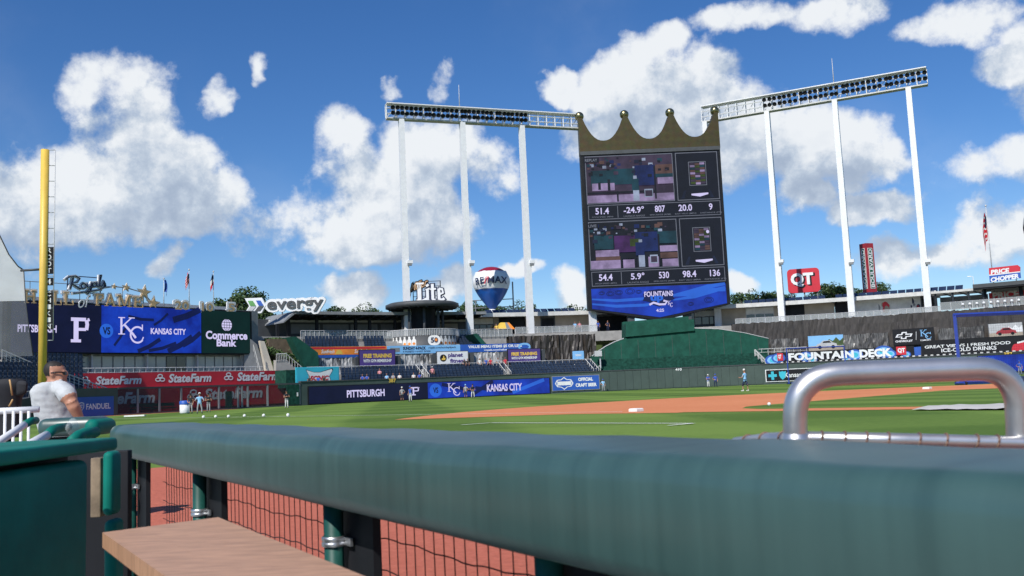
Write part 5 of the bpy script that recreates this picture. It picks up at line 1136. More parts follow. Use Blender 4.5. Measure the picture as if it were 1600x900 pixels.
# ------------------------------------------------------------------ round pavilion
pc = np.array(Cyl(90.5).pt(Cyl(90.5).uv(661, 520)[0], 0)); dp = np.linalg.norm(pc[:2]-CAM[:2])
def pz(py, px=661, off=0): d = ray(px, py); return CAM[2]+(dp+off)/np.linalg.norm(d[:2])*d[2]
t = thing('round_pavilion', (pc[0], pc[1], DECK-2), 'round bar pavilion with a dark disc roof and bottle-painted drum', 'pavilion')
rr = 57*dp/FPX; zr1 = pz(474); zr0 = pz(486)
mb = MB(); mb.lathe((pc[0], pc[1], 0), [(.1, zr1+.15), (rr*.9, zr1), (rr, zr1-.25), (rr, zr1-.75), (rr*.93, zr1-.9), (.1, zr1-.6)], 56); mb.build('disc_roof', 'dark_grey', t)
mb = MB()
for k in range(24): a = k*math.pi/12; mb.bar((pc[0]+math.cos(a)*.8, pc[1]+math.sin(a)*.8, zr1-.8), (pc[0]+math.cos(a)*rr*.92, pc[1]+math.sin(a)*rr*.92, zr1-1.0), .18)
mb.build('roof_rafter', 'black_steel', t)
for k in range(8):
    a = k*math.pi/4+.2; mb = MB(); mb.tube([(pc[0]+math.cos(a)*rr*.55, pc[1]+math.sin(a)*rr*.55, DECK-1), (pc[0]+math.cos(a)*rr*.55, pc[1]+math.sin(a)*rr*.55, zr1-.75)], .22, 10); mb.build('column', 'dark_grey', t)
mb = MB(); mb.lathe((pc[0], pc[1], 0), [(rr*.35, DECK-1), (rr*.35, zr1-.8)], 24); mb.build('bar_core', 'black', t)
zb1, zb0 = pz(524, off=-6), pz(542, off=-6); rd = rr*.97
mb = MB(); mb.lathe((pc[0], pc[1], 0), [(rd, zb0-.6), (rd, zb1), (rd-.4, zb1), (.1, zb1-.1)], 64); mb.build('drum', 'dark_grey', t)
fa = math.atan2(CAM[1]-pc[1], CAM[0]-pc[0])
mb = MB()
for k in range(72): a = fa+R_(-100+200*k/71); mb.bar((pc[0]+math.cos(a)*(rd+.05), pc[1]+math.sin(a)*(rd+.05), zb1+.002), (pc[0]+math.cos(a)*(rd+.05), pc[1]+math.sin(a)*(rd+.05), zb1+1.0), .07)
mb.tube([(pc[0]+math.cos(fa+R_(-100+200*k/40))*(rd+.05), pc[1]+math.sin(fa+R_(-100+200*k/40))*(rd+.05), zb1+1.02) for k in range(41)], .05, 6); mb.build('balustrade', 'galv', t)
mb = MB(); mb.lathe((pc[0], pc[1], 0), [(rd+.0, zb1+.05), (rd+.0, zb1+.95)], 48, a0=fa-R_(100), a1=fa+R_(100)); mb.build('balustrade_panel', MATS['rail_glass'], t)
hh = zb1-zb0
for k, da in enumerate([-62, -54, -46, -38, -30, -22, -14.5, 21, 29, 37, 45, 53, 61]):
    a = fa-R_(da)*-1; ta = np.array([-math.sin(a), math.cos(a)]); mb = MB()
    f = lambda x, y: (pc[0]+math.cos(a)*(rd+.04)+ta[0]*x, pc[1]+math.sin(a)*(rd+.04)+ta[1]*x, zb0+hh*y)
    mb.add([f(*q) for q in ((-.36, .02), (.36, .02), (.36, .6), (.16, .76), (.16, .95), (-.16, .95), (-.16, .76), (-.36, .6))], [tuple(range(8))], 0)
    mb.add([(p[0]+math.cos(a)*.02, p[1]+math.sin(a)*.02, p[2]) for p in [f(.24*math.cos(q), .32+.12*math.sin(q)) for q in np.linspace(0, 6.28, 9)[:-1]]], [tuple(range(8))], 1)
    mb.build('bottle_print', ['bottle_white', 'orange' if k > 2 else 'light_grey'], t)
a = fa+R_(2.5); ta = np.array([-math.sin(a), math.cos(a)]); nrm = np.array([math.cos(a), math.sin(a)])
pp = Pl((pc[0]+nrm[0]*(rd+.06), pc[1]+nrm[1]*(rd+.06)), (pc[0]+nrm[0]*(rd+.06)+ta[0], pc[1]+nrm[1]*(rd+.06)+ta[1]))
uc, vc = pp.uv(678.5, 531.5); mb = MB()
mb.add([pp.pt(uc+1.15*math.cos(q)*abs(math.cos(q))**-.35*.85, vc+hh*.44*math.sin(q), .03) for q in np.linspace(.02, 6.30, 25)[:-1]], [tuple(range(24))], 0); mb.build('badge', 'bottle_white', t)
mb = MB(); letters(mb, pp, '50', (673, 531.5), (684.5, 531), 8.5, .06, 0, .04, slope=False); mb.build('lettering', 'navy', t)
mb = MB(); u2, v2 = pp.uv(681.5, 531); mb.add([pp.pt(u2+.2*math.cos(q), v2+.24*math.sin(q), .07) for q in np.linspace(0, 6.28, 13)[:-1]], [tuple(range(12))]); mb.build('baseball_mark', 'orange', t)
# Miller Lite sign on the pavilion roof
ml = Pl(pc[:2]+np.array([-1, -.0]), pc[:2]+np.array([1, -.02])); t = thing('rooftop_sign', ml.pt(ml.uv(668, 474)[0], zr1), 'white blackletter Miller Lite sign with dark edge on the disc roof', 'sign')
B = Box2(ml, 649, 440, 694, 472)
LIT = [([(.14, .95), (.14, .12)], .2), ([(.02, .93), (.3, .93)], .09), ([(.03, .1), (.2, .05), (.36, .16), (.46, .06)], .14), ([(.42, .62), (.42, .12)], .15), ([(.36, .6), (.5, .66)], .09), ([(.38, .78), (.47, .86)], .12), ([(.6, .88), (.6, .14), (.68, .08)], .15), ([(.52, .63), (.72, .63)], .09),
       ([(.82, .64), (.82, .14), (.93, .08), (1., .16)], .15), ([(.82, .64), (.94, .6), (.96, .42), (.84, .36)], .11)]
solid_strokes(B, LIT, -.4, -.1, 1.0, .34).build('letter_edge', 'navy', t); solid_strokes(B, LIT, -.06, .05, .92, 0).build('letters', 'white_paint', t)
B = Box2(ml, 639, 435, 669, 452, .25)
MIL = [([(.02, .5), (.1, .75), (.2, .6), (.18, .2)], .12), ([(.2, .25), (.28, .8), (.34, .3)], .12), ([(.34, .3), (.42, .8), (.48, .25)], .12), ([(.55, .25), (.57, .6)], .1), ([(.63, .25), (.66, .9)], .1), ([(.72, .25), (.75, .92)], .1), ([(.8, .4), (.87, .5), (.84, .62), (.79, .45), (.86, .28)], .09), ([(.92, .28), (.94, .6), (1, .62)], .09)]
mb = MB()
for i in range(10): w = i*math.pi/5; letters(mb, ml, 'Miller', (641+1.3*math.cos(w), 450+1.3*math.sin(w)), (668.5+1.3*math.cos(w), 440+1.3*math.sin(w)), 12, -.05-.004*i, 0, .03, .35, depth=.25)
mb.build('script_edge', 'black', t); mb = MB(); letters(mb, ml, 'Miller', (641, 450), (668.5, 440), 12, .05, 0, .01, .35); mb.build('script', mat('copper', (.5, .3, .16), .5), t)
mb = MB(); letters(mb, ml, 'FOUNTAIN BAR', (652, 470.8), (695, 470.5), 4.2, .05, 0, .03, slope=False); mb.build('small_lettering', 'dirty_white', t)
mb = MB(); a, b_ = ml.uv(645, 474), ml.uv(688, 438)
for px in (645, 658, 688): u = ml.uv(px, 470)[0]; mb.bar(ml.pt(u, zr1-.1, -.7), ml.pt(u, b_[1], -.7), .1)
for v in np.linspace(zr1+.4, b_[1], 5): mb.bar(ml.pt(a[0], v, -.7), ml.pt(b_[0], v, -.7), .07)
mb.bar(ml.pt(ml.uv(637, 474)[0], zr1-.1, -1), ml.pt(ml.uv(643, 445)[0], ml.uv(643, 447)[1], -.7), .08); mb.build('frame', 'black_steel', t)
# balloon sign
bc = np.array(Cyl(101).pt(Cyl(101).uv(768, 450)[0], 0)); bdist = np.linalg.norm(bc[:2]-CAM[:2]); kx = bdist/FPX
def bz(py): d = ray(768, py); return CAM[2]+bdist/np.linalg.norm(d[:2])*d[2]
zt_, zm_, zb_ = bz(417), bz(441), bz(483); rb = 29.5*kx
prof = []
for k in range(0, 29):
    q = k/28
    if q < .45: ang = math.pi/2*(1-q/.45); r, z = rb*math.cos(ang), zm_+(zt_-zm_)*math.sin(ang)
    else: s_ = (q-.45)/.55; r, z = rb*(1-s_**1.55*.86)*1.0, zm_+(zb_-zm_)*s_
    prof.append((max(r, .02), z, 0 if z > bz(427.5) else (1 if z > bz(453.5) else 2)))
t = thing('balloon_sign', (bc[0], bc[1], DECK), 'hot air balloon sign in red, white and blue reading RE/MAX', 'sign')
mb = MB(); n = 48; vs = []
for k, (r, z, m) in enumerate(prof):
    for i in range(n):
        w = 2*math.pi*i/n; g = 1+.012*abs(math.sin(w*6)); vs.append((bc[0]+r*g*math.cos(w), bc[1]+r*g*math.sin(w), z+(.10*rb*abs(math.sin(w*4)) if prof[k][2] != prof[max(0, k-1)][2] else 0)))
for k in range(len(prof)-1): mb.add([], []); [mb.f.append((k*n+i, k*n+(i+1) % n, (k+1)*n+(i+1) % n, (k+1)*n+i)) or mb.m.append(prof[k+1][2]) or mb.sm.append(True) for i in range(n)]
mb.v = vs; mb.build('envelope', ['balloon_red', 'white_paint', 'balloon_blue'], t)
# lettering wraps the envelope
V, F = glyphs('RE/MAX', .02); mb = MB(); fb = math.atan2(CAM[1]-bc[1], CAM[0]-bc[0]); P = []
zA, zB = bz(436.0), bz(447.0)
for x, y in V:
    w = fb+R_(-50+100*x); z = zA+(zB-zA)*(1-y)+.14*rb*math.cos(R_(-50+100*x))-.1*rb
    r = rb*(math.sqrt(max(0, 1-((z-zm_)/(zt_-zm_))**2)) if z > zm_ else 1-((zm_-z)/(zm_-zb_))**1.55*.86)*1.012+.1; r += .22; P.append((bc[0]+r*math.cos(w), bc[1]+r*math.sin(w), z))
mi = [3 if False else 0]*len(F); mb.add(P, F)
for j, f in enumerate(F):
    xm = np.mean([V[i][0] for i in f]); mb.m[j] = 1 if .315 < xm < .43 else 0
mb.build('lettering', ['navy', 'red'], t)
mb = MB(); mb.lathe((bc[0], bc[1], 0), [(.02, zb_-.7), (.5, zb_-.65), (.6, zb_-.05), (.02, zb_-.02)], 16); [mb.bar((bc[0]+.5*a, bc[1]+.5*b_, DECK+3), (bc[0]+.4*a, bc[1]+.4*b_, zb_-.6), .1) for a in (-1, 1) for b_ in (-1, 1)]; mb.build('basket', 'white_paint', t)
bp2 = Pl(bc[:2]+np.array([-3, 1.2]), bc[:2]+np.array([3, 1.2])); mb = MB()
u0, u1 = bp2.uv(733, 450)[0], bp2.uv(801, 450)[0]
mb.bar(bp2.pt(u1, DECK+3, -.5), bp2.pt(u1, bz(440), -.5), .18)
for py in (467, 479): mb.bar(bp2.pt(u0, bz(py), -.5), bp2.pt(u1, bz(py), -.5), .12)
mb.bar(bp2.pt(u0+1, DECK+3, -.5), bp2.pt(u0+1, bz(467), -.5), .12); mb.build('support_frame', 'mid_grey', t)
# kiosk tent on the deck
k = Pl(plan(742, 94), plan(764, 94)); t = thing('market_tent', k.pt(k.uv(752, 515)[0], DECK), 'small yellow and blue striped tent on the concourse deck', 'tent')
u0, u1 = k.uv(777, 515)[0], k.uv(803, 515)[0]; z0 = DECK; h = k.uv(790, 512)[1]-DECK
for i in range(4):
    a = u0+(u1-u0)*i/4; b_ = u0+(u1-u0)*(i+1)/4; mb = MB(); mid = (u0+u1)/2
    mb.hexa([k.pt(a, z0+1.1, .6), k.pt(b_, z0+1.1, .6), k.pt(b_, z0+1.1, -1.6), k.pt(a, z0+1.1, -1.6), k.pt(mid+(a-mid)*.5, z0+2.3, -.2), k.pt(mid+(b_-mid)*.5, z0+2.3, -.2), k.pt(mid+(b_-mid)*.5, z0+2.3, -.8), k.pt(mid+(a-mid)*.5, z0+2.3, -.8)]); mb.build('tent_cloth', ['yellow', 'yellow', 'mid_grey', 'orange'][i], t)
mb = MB(); [mb.bar(k.pt(u, z0, d), k.pt(u, z0+1.1, d), .08) for u in (u0, u1) for d in (.6, -1.6)]; mb.build('tent_leg', 'galv', t)

# ------------------------------------------------------------------ rails along the deck edge
def edge_rail(x0, x1, R, z, label, hgt=1.1, step=1.2, m='galv', glass=True):
    c = Cyl(R); u0, u1 = c.uv(x0, HOR(x0)-80)[0], c.uv(x1, HOR(x1)-80)[0]; t = thing('deck_railing', c.pt((u0+u1)/2, z), label, 'railing'); mb = MB(); n = int((u1-u0)/step)
    for i in range(n+1): mb.bar(c.pt(u0+(u1-u0)*i/n, z), c.pt(u0+(u1-u0)*i/n, z+hgt), .06)
    for i in range(n): mb.bar(c.pt(u0+(u1-u0)*i/n, z+hgt), c.pt(u0+(u1-u0)*(i+1)/n, z+hgt), .07); mb.bar(c.pt(u0+(u1-u0)*i/n, z+.12), c.pt(u0+(u1-u0)*(i+1)/n, z+.12), .05)
    mb.build('frame', m, t)
    if glass: mb = MB(); mb.sbox(c, u0, u1, z+.15, z+hgt-.06, -.02, .0, 0, max(2, n//2)); mb.build('mesh_panel', MATS['rail_glass'], t)
edge_rail(806, 932, 90.0, DECK, 'steel railing on the deck edge left of the scoreboard')
edge_rail(1150, 1470, 90.0, DECK, 'steel railing along the deck edge above the brown rock wall')
edge_rail(1471, 1720, 88.6, DECK+.2, 'heavier railing with white lamps at the right end of the deck', 1.3, 1.5)
t = Cyl(88.4)
for i in range(13):
    u = t.uv(1504+i*11, 470)[0]; mb = MB(); mb.ball(t.pt(u, DECK+1.0, .1), .22, 0, 8, 6); mb.bar(t.pt(u, DECK+.2, .1), t.pt(u, DECK+.85, .1), .08); tag(mb.build('deck_lamp', 'white_paint'), 'small round white lamp on the right deck railing', 'lamp', 'row of white lamps on the right deck railing')

# ------------------------------------------------------------------ right field banners
t, s, r = board('car_banner', 'banner printed with a silver car on a mountain road', 1263, 1318, 524, 547.5, 85.3, 'sky_banner', 'dark_grey')
def road_scene(t, s, r, car, m2='leaf2', lift=0):
    u0, u1, v0, v1 = r; f = lambda x, y, d=.05: s.pt(u0+(u1-u0)*x, v0+(v1-v0)*y, d)
    mb = MB(); mb.add([f(*q) for q in ((0, 0), (1, 0), (1, .28), (.6, .36), (0, .3))], [(0, 1, 2, 3, 4)], 0); mb.add([f(*q, .047) for q in ((.35, .33), (1, .3), (1, .8), (.9, .6), (.8, .85), (.7, .6), (.6, .75), (.5, .5), (.42, .6))], [tuple(range(9))], 1)
    mb.add([f(*q, .055) for q in ((.2, .22), (.24, .42), (.34, .5), (.42, .66), (.62, .66), (.7, .5), (.8, .44), (.82, .22))], [tuple(range(8))], 2)
    mb.add([f(*q, .06) for q in ((.4, .5), (.45, .62), (.6, .62), (.66, .5))], [(0, 1, 2, 3)], 3)
    for x in (.32, .7): mb.add([f(x+.055*math.cos(q), .22+.12*math.sin(q), .06) for q in np.linspace(0, 6.28, 11)[:-1]], [tuple(range(10))], 3)
    mb.build('printed_scene', ['tan_block', m2, car, 'black'], t); 
    mb = MB(); letters(mb, s, 'DRIVE', (0, 0), (0, 0), 1, .05) if False else None
road_scene(t, s, r, 'light_grey')
t, s, r = board('emblem_banner', 'black banner with a CHEVROLET bow-tie mark and a KC emblem', 1396, 1459, 514, 538, 85.3, 'black', 'black')
mb = MB(); mb.pprism(s, [(1399, 527.5), (1402, 522.5), (1408, 522), (1409, 519), (1417, 518.5), (1416.5, 521.5), (1426, 521), (1423.5, 526), (1417, 526.3), (1416, 529.5), (1407.5, 530), (1408, 527)], .042, .05); mb.pprism(s, [(1402, 526.2), (1404, 523.8), (1410, 523.5), (1411, 520.4), (1415, 520.2), (1414.6, 523.2), (1422.8, 522.6), (1421.6, 524.8), (1415, 525.2), (1414, 528.2), (1409.6, 528.4), (1410, 525.8)], .052, .055, 1); mb.build('bow_tie_mark', ['white_paint', 'black'], t)
lab(t, s, [('CHEVROLET', 1399, 1426, 533.0, 3, .04)], 'white_paint'); mb = MB(); kc(mb, Box2(s, 1437, 515, 1456, 530), .05); mb.build('emblem', 'sky_banner', t)
lab(t, s, [('COMMUNITY', 1438, 1455, 531.5, 2.6, .03)], 'white_paint'); mb = MB(); mb.ribbon(s, [s.uv(1431.5, 518), s.uv(1431.5, 531)], .08, .05); mb.build('divider', 'light_grey', t)
t, s, r = board('car_banner', 'banner printed with a red pickup car at the right edge', 1545, 1598, 505, 526, 85.3, 'light_grey', 'dark_grey'); road_scene(t, s, r, 'red_dark', 'white_paint')
t, s, r = board('deck_banner', 'blue and black FOUNTAIN DECK banner with curling waves and QT badge', 1203, 1428, 547, 566, 75.2, 'black', 'black')
u0, u1, v0, v1 = r; mb = MB(); k = 0
for (a, rad, yy) in ((.02, .9, .45), (.06, .8, .6), (.26, .85, .6), (.3, .6, .35), (.55, .75, .4), (.6, .9, .55), (.8, 1.0, .7), (.84, .7, .5), (.95, .5, .4)):
    cu_, cv_ = u0+(u1-u0)*a, v0+(v1-v0)*yy
    for q_ in range(3):
        k += 1; rr_ = rad*(1-.28*q_); mb = MB(); mb.add([s.pt(cu_+rr_*math.cos(q)*1.3, max(v0, cv_+rr_*math.sin(q)*.9), .044+.0016*k) for q in np.linspace(0, 6.28, 19)[:-1]], [tuple(range(18))]); mb.build('wave_print', ['royal', 'sky_banner', 'teal'][q_ % 3], t)
mb = MB(); letters(mb, s, 'FOUNTAIN', (1232, 559.5), (1334, 551.5), 12, .16, 0, .05, slope=False); mb.build('lettering', 'white_paint', t); mb = MB(); letters(mb, s, 'DECK', (1343, 553.5), (1393, 549.5), 13, .16, 0, .05, slope=False); mb.build('lettering', 'white_paint', t)
for x0, x1, y0, y1 in ((1214, 1223, 552, 563.5), (1400.5, 1416, 541.5, 554.5)):
    mb = MB(); mb.sbox(s, s.uv(x0, 550)[0], s.uv(x1, 550)[0], s.uv((x0+x1)/2, y1)[1], s.uv((x0+x1)/2, y0)[1], .05, .17); q = mb.build('store_badge', 'red', t)
    mb = MB(); letters(mb, s, 'QT', (x0+2, (y0+y1)/2), (x1-2, (y0+y1)/2-.2), (y1-y0)*.62, .19, 0, .05, slope=False); mb.build('badge_lettering', 'white_paint', t)
t, s, r = board('deck_banner', 'black banner reading GREAT VIEWS FRESH FOOD ICE-COLD DRINKS', 1440, 1640, 528, 551.5, 75.2, 'black', 'black')
lab(t, s, [('GREAT VIEWS | FRESH FOOD', 1445, 1579, 539.5, 6, .02), ('ICE-COLD DRINKS', 1471, 1557, 545.3, 6, .02)], 'white_paint')
mb = MB(); mb.pprism(s, [(1581, 543.5), (1584, 538), (1600, 534), (1620, 533), (1620, 545), (1581, 549)], .05, .07); mb.build('red_mark', 'red', t)
mb = MB(); mb.pprism(s, [(1589, 534.5), (1606, 530.5), (1607, 532.5), (1590, 537)], .05, .075); mb.build('white_mark', 'white_paint', t)
s = pl(1426, 1441, 75.4); mb = MB(); mb.pprism(s, [(1424, 543), (1439, 541.5), (1439, 555), (1424, 556)], -.2, 0); tag(mb.build('infill_panel', 'royal'), 'plain blue panel between the two right field banners', 'panel')
# low row of pale caps along the right wall
c = Cyl(74.5); mb = MB()
u = c.uv(1220, 570)[0]
while u < c.uv(1700, 540)[0]: mb.sbox(c, u, u+.35, WT+.122, WT+.3, -.1, .2); u += .8
tag(mb.build('edge_caps', 'dirty_white'), 'dotted row of pale caps on top of the right field wall', 'trim')

# ------------------------------------------------------------------ signs on the right roofs
def pole_sign(label, x0, x1, yt, yb, R, m, foot, tilt=None, name='rooftop_sign', th=.6):
    s = pl(x0, x1, R); t = thing(name, s.pt(s.uv((x0+x1)/2, yb)[0], foot), label, 'sign'); return t, s
t, s = pole_sign('red QT sign with rounded corners on the concourse roof', 1230, 1280, 420, 458, 112, 'red', zr)
u0, v1 = s.uv(1230.5, 438)[0], s.uv(1255, 419.5)[1]; u1, v0 = s.uv(1281, 438)[0], s.uv(1255, 457)[1]; rc = .7
def rr_poly(u0, u1, v0, v1, rc): return [(x+rc*math.cos(R_(a)), y+rc*math.sin(R_(a))) for x, y, aa in ((u1-rc, v1-rc, 0), (u0+rc, v1-rc, 90), (u0+rc, v0+rc, 180), (u1-rc, v0+rc, 270)) for a in range(aa, aa+91, 18)]
mb = MB(); mb.prism(s, rr_poly(u0, u1, v0, v1, rc), -.8, 0); mb.build('sign_body', 'red', t)
mb = MB(); letters(mb, s, 'QT', (1237, 440), (1274, 437), 24, .02, 0, .07, slope=False); mb.build('letter_shadow', 'black', t)
mb = MB(); letters(mb, s, 'QT', (1235.5, 438.5), (1271, 436), 22, .06, 0, .05, slope=False, depth=.03); mb.build('lettering', 'white_paint', t)
for a in (.1, .5, .9): mb = MB(); mb.bar(s.pt(u0+(u1-u0)*a, zr+.5, -.4), s.pt(u0+(u1-u0)*a, v0, -.4), .2); mb.build('post', 'mid_grey', t)
t, s = pole_sign('tall red two-sided BOULEVARD sign tower on the roof', 1340, 1370, 380, 458, 110, 'red', zr)
sA = s.uv(1342, 457); uL, uM, uR = s.uv(1345.5, 420)[0], s.uv(1355.5, 420)[0], s.uv(1367.5, 420)[0]; v1 = s.uv(1353, 380)[1]; v0 = s.uv(1356, 457)[1]
mb = MB(); P = [s.pt(uL, v0, -.9), s.pt(uM, v0, .2), s.pt(uR, v0, -.9), s.pt((uL+uR)/2, v0, -2)]; Q = [(p[0], p[1], v1) for p in P]; mb.hexa(P+Q); mb.build('tower_body', 'red_dark', t)
for (a, b_, w) in ((P[0], P[1], 'left'), (P[1], P[2], 'right')):
    f = Pl(a, b_); vA, vB = v0+.7, v1-.9
    mb = MB(); mb.sbox(f, f.L*.2, f.L*.8, vA, vB, .002, .05); mb.build('panel_edge', 'bottle_white', t); mb = MB(); mb.sbox(f, f.L*.25, f.L*.75, vA+.1, vB-.1, .051, .07); mb.build('panel', mat('bottle_green', (.01, .09, .05), .5), t)
    V, F = glyphs('BOULEVARD', .02); mb = MB(); mb.add([f.pt(f.L*(.72-.44*y), vA+.25+(vB-vA-.5)*x, .09) for x, y in V], F); mb.build('lettering', 'white_paint', t)
t, s = pole_sign('red and blue PRICE CHOPPER sign on the pavilion roof', 1545, 1594, 416, 440, 95, 'red', DECK+4)
mb = MB(); mb.pprism(s, [(1545, 419), (1590, 414), (1594, 417), (1594, 424.5), (1545.5, 430)], -.5, 0); mb.build('red_half', 'red', t)
mb = MB(); mb.pprism(s, [(1545.5, 430.6), (1594, 425), (1595, 434), (1546.5, 441)], -.5, 0); mb.build('blue_half', 'royal', t)
mb = MB(); mb.pprism(s, [(1545.5, 429.4), (1594, 423.9), (1594, 425.4), (1545.5, 431)], .002, .03); letters(mb, s, 'PRICE', (1548, 425.5), (1577, 422), 7, .04, 0, .05, .1); letters(mb, s, 'CHOPPER', (1548, 437.5), (1592, 431), 7.5, .04, 0, .05, .1); mb.build('lettering', 'white_paint', t)
mb = MB(); [mb.bar(s.pt(s.uv(px, 440)[0], s.uv(px, 446)[1]-1, -.3), s.pt(s.uv(px, 440)[0], s.uv(px, 436)[1], -.3), .15) for px in (1552, 1588)]; mb.build('post', 'mid_grey', t)
# right end pavilion: flat dark roof on columns, white letters in shade
rp = Cyl(93); ru = lambda px: rp.uv(px, HOR(px)-110)[0]; zR = Z(93, 1560, 449)
t = thing('end_pavilion', rp.pt(ru(1560), DECK), 'open pavilion with a flat dark roof at the right edge under the PRICE CHOPPER sign', 'pavilion')
mb = MB(); mb.sbox(rp, ru(1524), ru(1760), zR, zR+.6, -8, 2.4, 0, 8); mb.build('roof', 'dark_grey', t)
mb = MB(); mb.sbox(rp, ru(1524), ru(1760), zR-.25, zR-.002, 1.9, 2.3, 0, 8); mb.build('gutter', 'black', t)
for px in (1540, 1597, 1650): mb = MB(); u = ru(px); mb.sbox(rp, u-.25, u+.25, DECK, zR-.004, .5, 1); mb.build('column', 'black', t)
mb = MB(); mb.sbox(rp, ru(1545), ru(1760), DECK, zR-.004, -4.2, -4, 0, 6); mb.build('back_wall', 'cloth_grey', t)
s = Pl(rp.pt(ru(1545), 0, -3.9), rp.pt(ru(1640), 0, -3.9)); mb = MB(); mb.sbox(s, s.uv(1545, 460)[0], s.uv(1625, 460)[0], DECK+1.2, zR-.5, .0, .05); mb.build('back_sign', 'cloth_red', t); mb = MB(); letters(mb, s, 'PRICE', (1551, 463), (1592, 458), 11, .08, 0, .05, slope=False); mb.build('back_lettering', 'dirty_white', t)
# lower lean-to roof between the mural building and the pavilion
t = thing('walkway_roof', rp.pt(ru(1500), DECK), 'sloping light walkway roof with steel braces left of the end pavilion', 'canopy')
mb = MB(); mb.sbox(rp, ru(1455), ru(1538), Z(95, 1490, 459), Z(95, 1490, 455.5), -5, 1.5, 0, 4); mb.build('roof', 'dirty_white', t)
mb = MB(); mb.sbox(rp, ru(1465), ru(1538), DECK+1, Z(95, 1490, 461), -6, -5.6, 0, 4); mb.build('screen_wall', 'mid_grey', t)
for px in (1463, 1490, 1515, 1538): mb = MB(); u = ru(px); mb.bar(rp.pt(u, DECK, 1), rp.pt(u, Z(95, 1490, 459), 1), .25); mb.bar(rp.pt(u, DECK+2.6, 1), rp.pt(u-1.4, Z(95, 1490, 459.2), 1), .15); mb.build('brace', 'black_steel', t)
ex = pl(1500, 1600, 98)
def flag2(*a, **k): flag(ex, *a, **k)
flag(ex, 1539, 320, 440, (334, 56, 10, us, -1), 'striped flag hanging limp on the tall pole above the PRICE CHOPPER sign', r=.07)
flag(ex, 1612, 290, 440, (318, 64, 26, lambda a, c: 1 if a < .25 else (2 if a < .5 else 4), -1), 'dark banner flag drooping in at the right edge', r=.07)
t = thing('roof_lamp', ex.pt(ex.uv(1520, 446)[0], zr), 'slender pale lamp post on the roof beside the PRICE CHOPPER sign', 'lamp'); mb = MB(); u, v = ex.uv(1520, 432); mb.tube([ex.pt(u, zr, 0), ex.pt(u, v, 0), ex.pt(u-.3, v+.05, 0)], .05, 6); mb.build('post', 'white_paint', t); mb = MB(); mb.sbox(ex, u-.8, u-.25, v, v+.12, -.15, .15); mb.build('lamp_head', 'white_paint', t)

# ------------------------------------------------------------------ batting practice screens
def bp_screen(label, P, Q, h, m='screen_blue', w=.09, net=True):
    s = Pl(P, Q); t = thing('practice_screen', s.pt(s.L/2, 0), label, 'screen'); mb = MB()
    mb.bar(s.pt(0, .1, 0), s.pt(0, h, 0), w); mb.bar(s.pt(s.L, .1, 0), s.pt(s.L, h, 0), w); mb.bar(s.pt(-w/2, h, 0), s.pt(s.L+w/2, h, 0), w); mb.bar(s.pt(0, .15, 0), s.pt(s.L, .15, 0), w); mb.build('frame', m, t)
    for u in (0, s.L):
        mb = MB(); mb.bar(s.pt(u, .1, -.7), s.pt(u, .1, .7), w); mb.build('foot', m, t)
        for d in (-.7, .7): mb = MB(); mb.tube([s.pt(u-.06, .12, d), s.pt(u+.06, .12, d)], .12, 12); mb.build('wheel', 'black', t)
    if net:
        mb = MB(); n = int(s.L/.16); k = int(h/.16)
        for i in range(1, n): mb.tube([s.pt(s.L*i/n, .15, .01), s.pt(s.L*i/n, h, .01)], .004, 3, cap=False)
        for j in range(1, k): mb.tube([s.pt(0, h*j/k, .01), s.pt(s.L, h*j/k, .01)], .004, 3, cap=False)
        mb.build('netting', 'black', t)
    return t
P = G(1502, 601.5); d_ = math.hypot(*(P[:2]-CAM[:2])); h = 1.1+(HOR(1498)-500)*d_/FPX*.985
Q = P[:2]+(Rv0[:2])*5.5
bp_screen('large blue-framed batting practice screen with netting at the right edge', P[:2], Q, h, w=.2)
P = G(1233, 600.5); d_ = math.hypot(*(P[:2]-CAM[:2])); bp_screen('smaller blue-framed practice screen behind the left bend of the pipe hoop', P[:2], P[:2]+Rv0[:2]*(86*d_/FPX), 1.1+(HOR(1230)-547)*d_/FPX, w=.12)
t = None; P = G(1596, 600); mb = MB(); mb.ball((P[0], P[1], .25), .45, 0, 12, 8, (1.2, .8, .55)); mb.ball((P[0]+.5, P[1], .15), .3, 0, 10, 6, (1.2, .8, .6)); tag(mb.build('equipment_bag', 'navy'), 'dark equipment bag lying on the dirt at the right edge', 'bag')

# ------------------------------------------------------------------ trees
def tree_mesh(seed, n=2600):
    r = np.random.default_rng(seed); cl = r.normal(size=(26, 3)); cl /= np.linalg.norm(cl, axis=1)[:, None]; cl *= r.uniform(.35, 1, (26, 1))**.6; cl[:, 2] = cl[:, 2]*.85; rad = r.uniform(.2, .42, 26)
    k = r.integers(0, 26, n); d = r.normal(size=(n, 3)); d /= np.linalg.norm(d, axis=1)[:, None]; P = cl[k]+d*rad[k][:, None]*r.uniform(.6, 1.05, (n, 1))
    A = r.normal(size=(n, 3)); A /= np.linalg.norm(A, axis=1)[:, None]; B_ = np.cross(A, r.normal(size=(n, 3))); B_ /= np.linalg.norm(B_, axis=1)[:, None]; s_ = .062*r.uniform(.6, 1.4, (n, 1))
    V = np.stack([P-A*s_, P+B_*s_*.7, P+A*s_, P-B_*s_*.7], 1).reshape(-1, 3); me = bpy.data.meshes.new('crown'); me.from_pydata(V.tolist(), [], [(4*i, 4*i+1, 4*i+2, 4*i+3) for i in range(n)]); return me, cl
TM = [tree_mesh(s_) for s_ in (1, 2, 3, 4)]
for i, (me, cl) in enumerate(TM): me.materials.append(M('leaf' if i % 2 else 'leaf2'))
TRK = []
